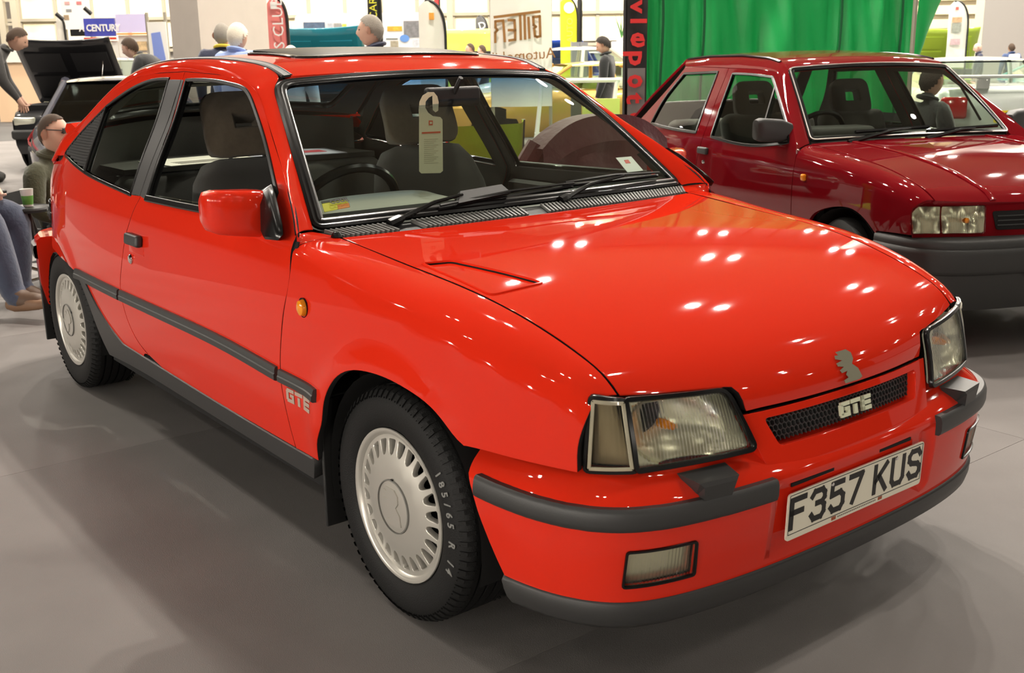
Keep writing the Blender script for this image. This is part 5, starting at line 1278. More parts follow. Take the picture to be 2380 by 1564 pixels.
nRE = smooth(resample([nUP[-40]*1.0]+[np.array(q) for q in nroofe], 40), 2); nREs = cub(np.linspace(0, 1, 40), nRE)
def PNt(a, b):
    s = np.asarray(a, float)/1.25+0*np.asarray(b, float); v = np.asarray(b, float)/.49+0*s; e = nREs(s); k = 1-np.abs(v)**2.4
    return np.stack([e[..., 0]+.05*(1-s)**3*k, v*e[..., 1], e[..., 2]+.022*k], -1)
panel('roof', [poly([(0, -.49), (0, .49)], [(0, .49), (1.25, .49)], [(1.25, .49), (1.25, -.49)], [(1.25, -.49), (0, -.49)], h=.04)], PNt, BUR, NV, UPZ, h=.06, gap=0, thick=.02, shell=True, back=HEADL)
for sg in (-1, 1): strip('drip_moulding', PNr(sg), [(a, .056) for a in np.linspace(.75, 2.18, 30)], .016, .008, RUB, NV, (0, sg, .7))
# hatch, tail, rear bumper
def PNh(a, b):
    s = np.asarray(a, float)/.75+0*np.asarray(b, float); v = np.asarray(b, float)/.55+0*s; x = -2.13-.50*s-.10*np.clip(s-.6, 0, 1); z = 1.285-.40*s-.12*np.clip(s-.6, 0, 1)
    y = .485+.18*s; k = 1-np.abs(v)**2.4; return np.stack([x-.03*k, v*y, z+.02*k*(1-s)], -1)
nh = panel('tailgate', [poly([(0, -.55), (0, .55)], [(0, .55), (.80, .55)], [(.80, .55), (.80, -.55)], [(.80, -.55), (0, -.55)], h=.05), rounded([(.06, -.47), (.06, .47), (.52, .46), (.52, -.46)], .04, 4, .05)], PNh, BUR, NV, BKO, h=.07, gap=0, thick=.02, shell=True, back=TRIM, hole=RUB)
panel('rear_window', [rounded([(.06, -.47), (.06, .47), (.52, .46), (.52, -.46)], .04, 4, .05)], offs(PNh, -.004, BKO), GLS, nh, BKO, h=.1, gap=0, thick=.003)
mb = MB(); mb.grid([[(-2.72-.06*(1-abs(v)**3), v*y, z) for z, y in ((.80, .70), (.62, .70), (.45, .68), (.30, .66))] for v in np.linspace(-1, 1, 15)]); mb.build('tail_panel', BUR, NV)
mb = MB(); mb.rbox((-2.80, 0, .42), (.14, 1.46, .24), .05); mb.build('rear_bumper', GRB, NV)
# mirror, wipers, wheels, cabin
for sg in (-1, 1):
    mb = MB(); secs = []
    for y, cx, cz, w_, h_, r in ((.700, -.55, .93, .07, .085, .02), (.745, -.575, .935, .085, .115, .02), (.84, -.600, .940, .085, .120, .024), (.865, -.61, .94, .06, .10, .024)): secs.append([(x, sg*y, z) for x, z in rrect(cx, cz, w_, h_, r)])
    loft(secs, 'door_mirror', GRB, NV)
def nwiper(px0, px1, px2):
    r_ = empty('wiper', (0, 0, 0), 0, NV); pw = world(offs(PNw, .02, UPO)); L_ = offs(PNw, .02, UPO); p_ = [L_(*[np.array([k]) for k in hit(pw, q, -.2, .05)])[0] for q in c3(px0, px1, px2)]
    mb = MB(); mb.tube(p_, [.014, .008, .005], 6); mb.build('wiper_arm', RUB, r_); mb = MB(); a_, b_ = p_[1]+[0, -.22, .0], p_[1]+[-.03, .26, .01]; mb.tube([a_, b_], .009, 5); mb.build('wiper_blade', RUB, r_)
nwiper((1480, 730), (1700, 668), (1800, 655)); nwiper((1880, 710), (2060, 662), (2130, 655))
def plain_wheel(parent, name='wheel'):
    w_ = empty(name, (0, 0, 0), 0, parent)
    mb = MB(); mb.lathe([(.165, -.06), (.19, -.08), (.24, -.085), (.268, -.07), (.278, -.05), (.28, -.02), (.275, -.015), (.275, .015), (.28, .02), (.278, .05), (.268, .07), (.24, .085), (.19, .08), (.165, .06)], 48, 'y'); mb.build('tyre', TYRE, w_)
    mb = MB(); mb.lathe([(0, -.05), (.05, -.055), (.06, -.045), (.12, -.04), (.13, -.055), (.16, -.06), (.17, -.07), (.165, -.04)], 36, 'y'); mb.build('rim', SILV, w_)
    return w_
nwh = plain_wheel(NV); nws = [nwh]+[copy_tree(nwh, NV) for _ in range(3)]
for w_, (x, y, rz) in zip(nws, ((.015, -.67, -.05), (-2.343, -.67, 0), (.015, .67, PI-.05), (-2.343, .67, PI))): w_.location = (x, y, .28); w_.rotation_euler = (0, 0, rz)
nws[0].rotation_euler = (0, 0, -.18)
for x in (.015, -2.343):
    for sg in (-1, 1):
        G = [[(x+.33*math.cos(t), sg*yy, .285+.32*math.sin(t)) for yy in (.73, .6, .45)] for t in np.linspace(-.2, PI+.2, 16)]; mb = MB(); mb.grid(G); mb.add([g[2] for g in G], [tuple(range(16))]); mb.build('wheel_housing', DARK, NV)
mb = MB(); mb.box((-1.2, 0, .235), (1.7, 1.36, .06)); mb.box((-1.1, 0, .24), (3.3, .9, .06)); mb.build('floor_pan', DARK, NV)
mb = MB(); mb.box((.15, 0, .48), (.70, .88, .26)); mb.box((-.38, 0, .62), (.06, 1.2, .46)); mb.build('engine_bay', DARK, NV)
cb = empty('cabin_trim', (0, 0, 0), 0, NV)
mb = MB(); mb.rbox((-.60, 0, .80), (.30, 1.28, .20), .06); mb.rbox((-.66, -.34, .90), (.20, .40, .08), .04); mb.build('dashboard', TRIM, cb)
ring = [(-.86+.5*.17*math.sin(t), -.34+.17*math.cos(t), .86+.17*.86*math.sin(t)) for t in np.linspace(0, 2*PI, 30, endpoint=False)]
mb = MB(); mb.tube(ring, .014, 6, closed=True); mb.tube([(-.86, -.34, .86), (-.72, -.34, .80)], .05, 8); mb.tube([(-.86, -.5, .86), (-.86, -.18, .86)], .014, 6); mb.build('steering_wheel', RUB, cb)
for y in (-.34, .34):
    st_ = empty('front_seat', (0, 0, 0), 0, NV)
    mb = MB(); mb.rbox((-1.12, y, .46), (.50, .48, .18), .06); mb.build('cushion', SEATG, st_)
    mb = MB(); mb.rbox((-1.42, y, .70), (.13, .46, .56), .06, rot=Matrix.Rotation(-.33, 3, 'Y')); mb.build('backrest', SEATG, st_)
    M = frame((-1.505, y, 1.055), (0, 1, 0), (-.33, 0, .94))
    def PHd(a, b): q = np.stack([a+0*b, b+0*a, .02*np.clip(1-(np.abs(a)/.15)**3, 0, 1)+0*b], -1); return q @ np.array(M.to_3x3()).T+np.array(M.translation)
    panel('headrest', [rounded([(-.14, -.10), (.14, -.10), (.125, .095), (-.125, .095)], .05, 5, .03), rounded([(-.06, -.045), (.06, -.045), (.055, .045), (-.055, .045)], .02, 4, .03)], PHd, SEATG, st_, (1, 0, .3), h=.04, gap=0, thick=.06, bev=.01, shell=True)
mb = MB(); mb.rbox((-1.95, 0, .48), (.46, 1.1, .16), .05); mb.rbox((-2.18, 0, .68), (.12, 1.1, .44), .05, rot=Matrix.Rotation(-.3, 3, 'Y')); mb.build('rear_bench', mat('grey_seat', (.16, .155, .14), .9), cb)
mb = MB(); mb.box((-1.2, 0, .285), (1.6, 1.3, .04)); mb.build('carpet', TRIM, cb)
# ================================================================ people
SKIN = [mat('skin_a', (.66, .40, .29), .55), mat('skin_b', (.60, .35, .25), .55), mat('skin_c', (.68, .44, .34), .55)]
def cloth(name, c): return mat('cloth_'+name, c, .9, noise=.18, nscale=14, bump=.35, bscale=60, sheen=.2)
def head_mesh(mb, c, fwd, up, s=1.0, hair=None, hl=.35, ear=True):
    """head with brow, nose, eye sockets, mouth, chin and ears; material slots: 0 skin, 3 hair, 4 dark; returns nothing"""
    f = Vector(fwd).normalized(); u = Vector(up); r = f.cross(u).normalized(); u = r.cross(f).normalized(); c = Vector(c); N, Mr = 28, 22
    V = []
    for i in range(Mr+1):
        th = PI*i/Mr
        for j in range(N):
            ph = 2*PI*j/N; x = math.sin(th)*math.cos(ph); y = math.sin(th)*math.sin(ph); z = math.cos(th)
            X = x*.098; Y = y*.076; Z = z*.118
            if z < 0: k = 1-.30*(-z)**1.5; Y *= k; X = X*(1-.16*(-z)) + .012*(-z)*max(0, x)
            fr = max(0, x)
            g = lambda yy, zz, sy, sz: math.exp(-((y-yy)/sy)**2-((z-zz)/sz)**2)*(1 if x > 0 else 0)
            X += .020*g(0, -.18, .16, .20)+.010*g(0, .05, .14, .22)+.006*g(0, .30, .7, .10)-.012*g(.40, .10, .2, .10)-.012*g(-.40, .10, .2, .10)+.008*g(0, -.52, .3, .06)-.005*g(0, -.46, .35, .03)+.008*g(0, -.85, .3, .12)
            V.append(c+(f*X+r*(-Y)+u*Z)*s)
    F = []; MI = []
    for i in range(Mr):
        for j in range(N): F.append((i*N+j, i*N+(j+1) % N, (i+1)*N+(j+1) % N, (i+1)*N+j))
    mb.cur = 0; mb.add(V, F)
    if hair:
        H = []; keep = []
        for i in range(Mr+1):
            th = PI*i/Mr
            for j in range(N):
                ph = 2*PI*j/N; x = math.sin(th)*math.cos(ph); z = math.cos(th); p = V[i*N+j]; d = (p-c)
                t = (.012+.004*math.sin(j*2.3+i*1.7))*s*hair; H.append(p+d.normalized()*t)
        HF = []
        for i in range(Mr):
            for j in range(N):
                th = PI*(i+.5)/Mr; ph = 2*PI*(j+.5)/N; x = math.sin(th)*math.cos(ph); z = math.cos(th)
                if z > hl+.75*max(0, x) - (1.0*max(0, -x)+.12): HF.append((i*N+j, i*N+(j+1) % N, (i+1)*N+(j+1) % N, (i+1)*N+j))
        mb.cur = 3; mb.add(H, HF)
    mb.cur = 0
    for sd in (-1, 1):
        if ear:
            e = c+(r*sd*.078-f*.008+u*.004)*s; G = []
            for k in range(5):
                t = k/4; w_ = math.sin(PI*(t*.8+.1)); G.append([e+(f*(math.cos(a)*.020*w_+.006*t)+u*(-.032+.064*t)+r*sd*(.006+.012*max(0, -math.cos(a)))*w_+r*sd*.004)*s for a in np.linspace(0, 2*PI, 8, endpoint=False)])
            mb.grid([[tuple(q) for q in row] for row in G], closed_v=True)
        ec = c+(f*.083+r*sd*.031+u*.012)*s; mb.cur = 4; G = []
        for i in range(5):
            th = PI*i/4; G.append([tuple(ec+(f*math.cos(th)*.008+(r*math.cos(a)*.012+u*math.sin(a)*.006)*math.sin(th))*s) for a in np.linspace(0, 2*PI, 8, endpoint=False)])
        mb.grid(G, closed_v=True); mb.cur = 0
def body_skin(J, R, E):
    """continuous skin-modifier surface over joints J (dict), radii R, edges E; root at pelvis"""
    nm = list(J); me = bpy.data.meshes.new('tmp'); me.from_pydata([J[k] for k in nm], [(nm.index(a), nm.index(b)) for a, b in E], []); o = bpy.data.objects.new('tmp', me); COL.objects.link(o)
    sk = o.modifiers.new('s', 'SKIN'); sk.use_smooth_shade = True; sk.branch_smoothing = .6; su = o.modifiers.new('u', 'SUBSURF'); su.levels = 1; su.render_levels = 1
    for i, k in enumerate(nm):
        r = R[k]; me.skin_vertices[0].data[i].radius = (r, r) if not isinstance(r, tuple) else r; me.skin_vertices[0].data[i].use_root = (k == 'pelvis')
    dg = bpy.context.evaluated_depsgraph_get(); dg.update(); m2 = bpy.data.meshes.new_from_object(o.evaluated_get(dg)); bpy.data.objects.remove(o)
    return m2
SEG = {}
def person(label, loc, rz, top, legs, hair=None, skin=0, pose=None, h=1.75, hairm=None, hl=.35, look=(1, 0, 0), shoes=(.02, .018, .015), parts=None, group=None, headup=(0, 0, 1), collar=None):
    k = h/1.75
    J = dict(pelvis=(0, 0, .95), belly=(0, 0, 1.10), chest=(.01, 0, 1.30), neck0=(-.01, 0, 1.455), neck=(.01, 0, 1.51))
    for s, n in ((1, 'L'), (-1, 'R')):
        J.update({'sh'+n: (-.01, s*.195, 1.425), 'el'+n: (-.02, s*.245, 1.13), 'wr'+n: (.06, s*.25, .88), 'hd'+n: (.09, s*.245, .81), 'hip'+n: (0, s*.095, .90), 'kn'+n: (.02, s*.10, .50), 'an'+n: (-.01, s*.105, .09), 'toe'+n: (.13, s*.115, .035)})
        for i, (dx, dy, dz) in enumerate(((.045, .0, -.02), (.012, -.002, -.10), (.0, 0, -.105), (-.012, 0, -.10), (-.024, 0, -.085))):
            J['f%d%s' % (i, n)] = (J['hd'+n][0]+[.035, .024, .008, -.008, -.024][i], J['hd'+n][1], J['hd'+n][2]-.03); J['g%d%s' % (i, n)] = (J['hd'+n][0]+[.035, .024, .008, -.008, -.024][i]+dx, J['hd'+n][1]-s*.02, J['hd'+n][2]+dz)
    if pose:
        for q, v in pose.items():
            if q in ('hdL', 'hdR'):
                n = q[-1]; d = np.array(v)-np.array(J[q])
                for i in range(5):
                    for w_ in 'fg': J['%s%d%s' % (w_, i, n)] = tuple(np.array(J['%s%d%s' % (w_, i, n)])+d)
            J[q] = v
    hc = J.pop('head', None); n0 = np.array(J['neck'])
    if hc is None: hc = tuple(n0+np.array((.030, 0, .078)))
    R = dict(pelvis=(.19, .145), belly=(.19, .145), chest=(.205, .145), neck0=.085, neck=.062)
    E = [('pelvis', 'belly'), ('belly', 'chest'), ('chest', 'neck0'), ('neck0', 'neck')]
    for n in 'LR':
        R.update({'sh'+n: .095, 'el'+n: .066, 'wr'+n: .042, 'hd'+n: (.044, .024), 'hip'+n: .125, 'kn'+n: .090, 'an'+n: .065, 'toe'+n: .048})
        E += [('chest', 'sh'+n), ('sh'+n, 'el'+n), ('el'+n, 'wr'+n), ('wr'+n, 'hd'+n), ('pelvis', 'hip'+n), ('hip'+n, 'kn'+n), ('kn'+n, 'an'+n), ('an'+n, 'toe'+n)]
        for i in range(5): R['f%d%s' % (i, n)] = .0095; R['g%d%s' % (i, n)] = .008; E += [('hd'+n, 'f%d%s' % (i, n)), ('f%d%s' % (i, n), 'g%d%s' % (i, n))]
    m2 = body_skin(J, R, E)
    root = empty('person', loc, rz); tag(root, label, 'person', group); root.scale = (k, k, k)
    mb = MB(); mb.v = [tuple(v.co) for v in m2.vertices]; mb.f = [tuple(p.vertices) for p in m2.polygons]; mb.sm = [True]*len(mb.f)
    seg = [(a, b, (0 if (a[:2] in ('wr', 'hd') or a[0] in 'fg' or b == 'neck') else 5 if a[:2] == 'an' else 2 if a[:3] in ('hip', 'kn'+a[2:]) or a[:2] == 'kn' or b[:3] == 'hip' else 1)) for a, b in E]
    A = np.array([J[a] for a, b, c in seg]); B = np.array([J[b] for a, b, c in seg]); C = np.array([c for a, b, c in seg]); V = np.array(mb.v)
    D = B-A; L2 = (D*D).sum(1)+1e-9; rr = np.array([max(R[a]) if isinstance(R[a], tuple) else R[a] for a, b, c in seg])
    for f in mb.f:
        p = V[list(f)].mean(0); t = np.clip(((p-A)*D).sum(1)/L2, 0, 1); d = np.linalg.norm(A+D*t[:, None]-p, axis=1)-rr*.5; mb.mi.append(int(C[np.argmin(d)]))
    bpy.data.meshes.remove(m2)
    head_mesh(mb, hc, look, headup, 1.0, hair, hl)
    o = mb.build('body', [SKIN[skin], top, legs, hairm or mat('brown_hair', (.06, .035, .02), .8, bump=.6, bscale=150), mat('eye_dark', (.02, .015, .012), .3), mat('shoe_%d' % int(shoes[0]*1000), shoes, .6)], root, fix=False, angle=0)
    # jacket hem, collar and cuffs as worn pieces
    nk = Vector(J['neck0']); ring = [tuple(nk+Vector((.015+.075*math.cos(t), .080*math.sin(t), (.018-.02*math.cos(t))))) for t in np.linspace(0, 2*PI, 18, endpoint=False)]
    mb = MB(); mb.tube(ring, .016, 6, closed=True); mb.build('collar', collar or top, root)
    return root
GREYH = mat('grey_hair', (.30, .27, .23), .85, bump=.6, bscale=150); WHITEH = mat('white_hair', (.78, .72, .60), .85, bump=.6, bscale=120); DARKH = mat('dark_hair', (.022, .015, .011), .8, bump=.6, bscale=150)
def stand(label, u, d, face, top, legs, headz=None, **kw):
    """place a person on the floor under pixel column u at distance d; face = yaw relative to the picture's right"""
    p = gp(u, d); return person(label, (p[0], p[1], 0), RZ+face, top, legs, **kw)
AWAY = PI/2; TOWARD = -PI/2
DNM = cloth('denim', (.050, .064, .105)); BLKC = cloth('black', (.014, .014, .015)); CHAR = cloth('charcoal', (.045, .042, .040)); NAVY = cloth('navy', (.028, .032, .065)); OLIVE = cloth('olive', (.058, .060, .030)); LBLUE = cloth('light_blue', (.30, .40, .72)); TAN = cloth('tan', (.42, .36, .20)); WHT = cloth('white', (.75, .72, .66)); GREYC = cloth('grey', (.10, .098, .095))
bend = dict(belly=(.06, 0, 1.10), chest=(.16, 0, 1.27), neck0=(.27, 0, 1.39), neck=(.33, 0, 1.44), head=(.42, 0, 1.50), shL=(.19, .185, 1.36), shR=(.19, -.185, 1.36), elL=(.24, .25, 1.08), elR=(.24, -.25, 1.08), wrL=(.36, .20, .90), wrR=(.36, -.20, .90), hdL=(.40, .19, .84), hdR=(.40, -.19, .84))
p = stand('man in a charcoal hoodie with a red shoulder stripe bending over at the left edge', -46, 12.3, .35, CHAR, CHAR, hair=1, skin=1, pose=bend, h=1.80, look=(.8, 0, -.45), headup=(.45, 0, .8), hairm=mat('brown_hair', (.06, .035, .02), .8))
mb = MB(); G = [[(.02+.20*t, sx, 1.46-.06*t-.20*abs(t-.3)*0+.015) for sx in (.06+.10*t, .10+.10*t)] for t in np.linspace(-.6, .5, 6)]; mb.tube([(-.02, -.20, 1.38), (.05, -.17, 1.46), (.14, -.14, 1.475), (.22, -.11, 1.46)], .018, 5); mb.build('shoulder_stripe', mat('red_cloth', (.6, .02, .02), .8), p)
stand('man with brown hair in a dark jacket with tan lining leaning over a car bonnet', 384, 13.2, PI-.25, BLKC, DNM, hair=1, skin=2, pose=bend, h=1.68, look=(.85, 0, -.30), headup=(.3, 0, .85), collar=TAN)
stand('white-haired man in a light blue shirt with his back turned, beside the beige pillar', 558, 10.3, AWAY-.55, LBLUE, DNM, hair=1.3, skin=1, h=1.66, hairm=WHITEH, hl=.05)
stand('man in a navy top with a yellow collar hidden behind the white-haired man', 528, 11.2, AWAY+.1, NAVY, DNM, hair=.8, skin=1, h=1.69, hairm=GREYH, hl=.2, collar=mat('yellow_cloth', (.75, .55, .05), .8))
stand('small person with white hair, only the crown showing above the red roof', 684, 10.2, AWAY, WHT, CHAR, hair=1.2, skin=2, h=1.45, hairm=WHITEH, hl=-.1)
stand('grey-haired man in a navy jacket facing left before the display board', 884, 8.6, PI-.12, NAVY, CHAR, hair=.8, skin=0, h=1.665, hairm=GREYH, hl=.30)
stand('man in a black jacket looking down beyond the gold car', 1418, 14.4, PI-.3, BLKC, CHAR, hair=1.4, skin=1, h=1.54, hairm=DARKH, look=(.85, 0, -.35), headup=(.3, 0, .9))
stand('bearded man beside the yellow van, left of the pair', 1106, 22.6, PI+.2, WHT, CHAR, hair=1.1, skin=1, h=1.53)
stand('man with a hand at his face beside the yellow van, right of the pair', 1133, 23.2, PI-.3, WHT, CHAR, hair=1, skin=2, h=1.50)
stand('bald man in a dark T-shirt by the grey pillar', 2287, 23, PI-.3, NAVY, CHAR, hair=None, skin=2, h=1.40, look=(.9, 0, -.3), headup=(.3, 0, .9))
p = stand('youth with a white and blue backpack at the right edge', 2363, 23.5, AWAY, cloth('blue', (.05, .08, .18)), CHAR, hair=.8, skin=1, h=1.38)
mb = MB(); mb.rbox((-.19, 0, 1.24), (.14, .28, .40), .05); mb.build('backpack', cloth('pale', (.6, .62, .68)), p)
# seated people
sit = dict(pelvis=(0, 0, .50), belly=(-.02, 0, .66), chest=(.0, 0, .86), neck0=(.0, 0, 1.02), neck=(.02, 0, 1.09), shL=(-.01, .185, .98), shR=(-.01, -.185, .98), elL=(.02, .27, .72), elR=(.02, -.27, .72), wrL=(.24, .16, .66), wrR=(.24, -.16, .66), hdL=(.31, .13, .64), hdR=(.31, -.13, .64),
           hipL=(.05, .11, .48), hipR=(.05, -.11, .48), knL=(.46, .16, .50), knR=(.46, -.16, .50), anL=(.47, .17, .09), anR=(.47, -.17, .09), toeL=(.61, .19, .035), toeR=(.61, -.19, .035))
lowsit = {k_: ((v_[0]-.06, v_[1], v_[2]-.25) if v_[2] > .45 and k_[:2] != 'kn' else v_) for k_, v_ in sit.items()}
lowsit.update(knL=(.36, .18, .47), knR=(.36, -.18, .47), hipL=(.0, .11, .24), hipR=(.0, -.11, .24))
def folding_chair(loc, rz, m, label, seat_z=.42, w_=.50, backz=.86):
    c = empty('folding_chair', loc, rz); tag(c, label, 'chair')
    mb = MB(); mb.grid([[(x, y, seat_z-.03*math.cos(y/w_*PI)) for y in np.linspace(-w_/2, w_/2, 7)] for x in (-.22, 0, .24)]); mb.build('seat', m, c)
    mb = MB(); mb.grid([[(-.24-.10*(z-seat_z)-.02*math.cos(y/w_*PI), y, z) for y in np.linspace(-w_/2, w_/2, 7)] for z in np.linspace(seat_z+.05, backz, 6)]); mb.build('backrest', m, c)
    for s in (-1, 1):
        mb = MB(); mb.tube([(.24, s*w_/2, seat_z), (-.24, s*w_/2, .02)], .010, 6); mb.build('leg', CHROME, c); mb = MB(); mb.tube([(-.22, s*w_/2, seat_z), (.24, s*w_/2, .02)], .010, 6); mb.build('leg', CHROME, c)
        mb = MB(); mb.tube([(-.24, s*w_/2, seat_z), (-.30, s*w_/2, backz+.02)], .011, 6); mb.build('back_post', CHROME, c)
        mb = MB(); mb.rbox((.02, s*(w_/2+.02), seat_z+.20), (.42, .05, .022), .01); mb.build('armrest', BLK, c)
    return c
BLKF = mat('black_canvas', (.012, .012, .013), .85)
q = gp(118, 6.7)
p = person('seated man in an olive jacket and dark glasses behind the red car', (q[0], q[1], 0), RZ-.10, OLIVE, BLKC, hair=.5, skin=0, pose=lowsit, h=1.72, hl=.42, look=(.98, -.15, .02), hairm=mat('brown_hair', (.06, .035, .02), .8))
for s in (-1, 1):
    mb = MB(); mb.rbox((.078, s*.034, .942), (.006, .052, .036), .003); mb.tube([(.078, s*.060, .945), (-.015, s*.080, .952)], .0035, 5); mb.build('glasses_lens', INK, p)
folding_chair((q[0], q[1], 0), RZ-.10, BLKF, 'black folding camp chair under the man in the olive jacket', seat_z=.16, backz=.56)
cupq = pt(66, 480, 6.15)
tr = empty('camp_side_table', (cupq[0], cupq[1], 0)); tag(tr, 'small black round camp table with a cup beside the seated man', 'table')
mb = MB(); mb.lathe([(0, cupq[2]), (.12, cupq[2]), (.125, cupq[2]-.01), (.12, cupq[2]-.025), (0, cupq[2]-.03)], 24); mb.build('table_top', BLK, tr)
for k in range(3): a = k*2.1; mb = MB(); mb.tube([(0, 0, cupq[2]-.03), (.16*math.cos(a), .16*math.sin(a), .01)], .009, 6); mb.build('leg', BLK, tr)
cu = empty('paper_cup', (cupq[0], cupq[1], cupq[2]+.001)); tag(cu, 'white and green printed paper cup on the small camp table', 'cup')
mb = MB(); mb.lathe([(0, .001), (.026, .001), (.035, .095), (.036, .098), (.033, .096), (.025, .006), (0, .006)], 20); mb.build('cup_body', mat('cup_white', (.7, .7, .66), .5), cu)
mb = MB(); mb.lathe([(.0275, .012), (.0325, .062)], 20); mb.build('cup_sleeve', mat('cup_green', (.12, .35, .06), .5), cu)
# person in jeans sitting at the left edge: lower legs and shoe in view
sh = at(60, 742, 2, 0)
legs = dict(sit); legs.update(knR=(.48, -.13, .55), anR=(.60, -.13, .10), toeR=(.78, -.12, .10), knL=(.42, .14, .53), anL=(.36, .15, .08), toeL=(.50, .17, .035))
rz_ = RZ-.35; off = np.array((math.cos(rz_)*.66-math.sin(rz_)*-.13, math.sin(rz_)*.66+math.cos(rz_)*-.13))
p = person('person in blue jeans and brown shoes sitting at the left edge, legs stretched out', (sh[0]-off[0], sh[1]-off[1], 0), rz_, BLKC, DNM, hair=1, skin=2, pose=legs, h=1.78, shoes=(.10, .055, .03))
sx, sy, sz = .70, -.125, .07
mb = MB(); G = []
for t, w_, hgt, zz in ((0, .030, .05, .06), (.05, .042, .09, .05), (.13, .044, .075, .06), (.21, .050, .05, .075), (.28, .046, .04, .09), (.315, .026, .025, .10)):
    G.append([(.555+t*.98, -.13+yy, zz+z_) for yy, z_ in rrect(0, hgt/2-.01, w_*2, hgt, min(w_, hgt/2)*.8)])
mb.grid(G, closed_v=True); k_ = len(G[0]); mb.add(G[0], [tuple(range(k_))]); mb.add(G[-1], [tuple(range(k_))]); mb.build('shoe', mat('brown_leather', (.20, .11, .06), .6), p)
folding_chair((sh[0]-off[0], sh[1]-off[1], 0), rz_, mat('wood_brown', (.20, .11, .045), .6), 'brown chair under the person in jeans at the left edge')
# dark-clothed person seated beyond the burgundy car
q = gp(2172, 8.5); person('dark-clothed person seated beyond the burgundy car, seen through its windscreen', (q[0], q[1], 0), RZ+.4, BLKC, BLKC, hair=1.2, skin=1, pose=sit, h=1.62, hairm=DARKH)
folding_chair((q[0], q[1], 0), RZ+.4, BLKF, 'black folding chair under the dark-clothed person beyond the burgundy car')
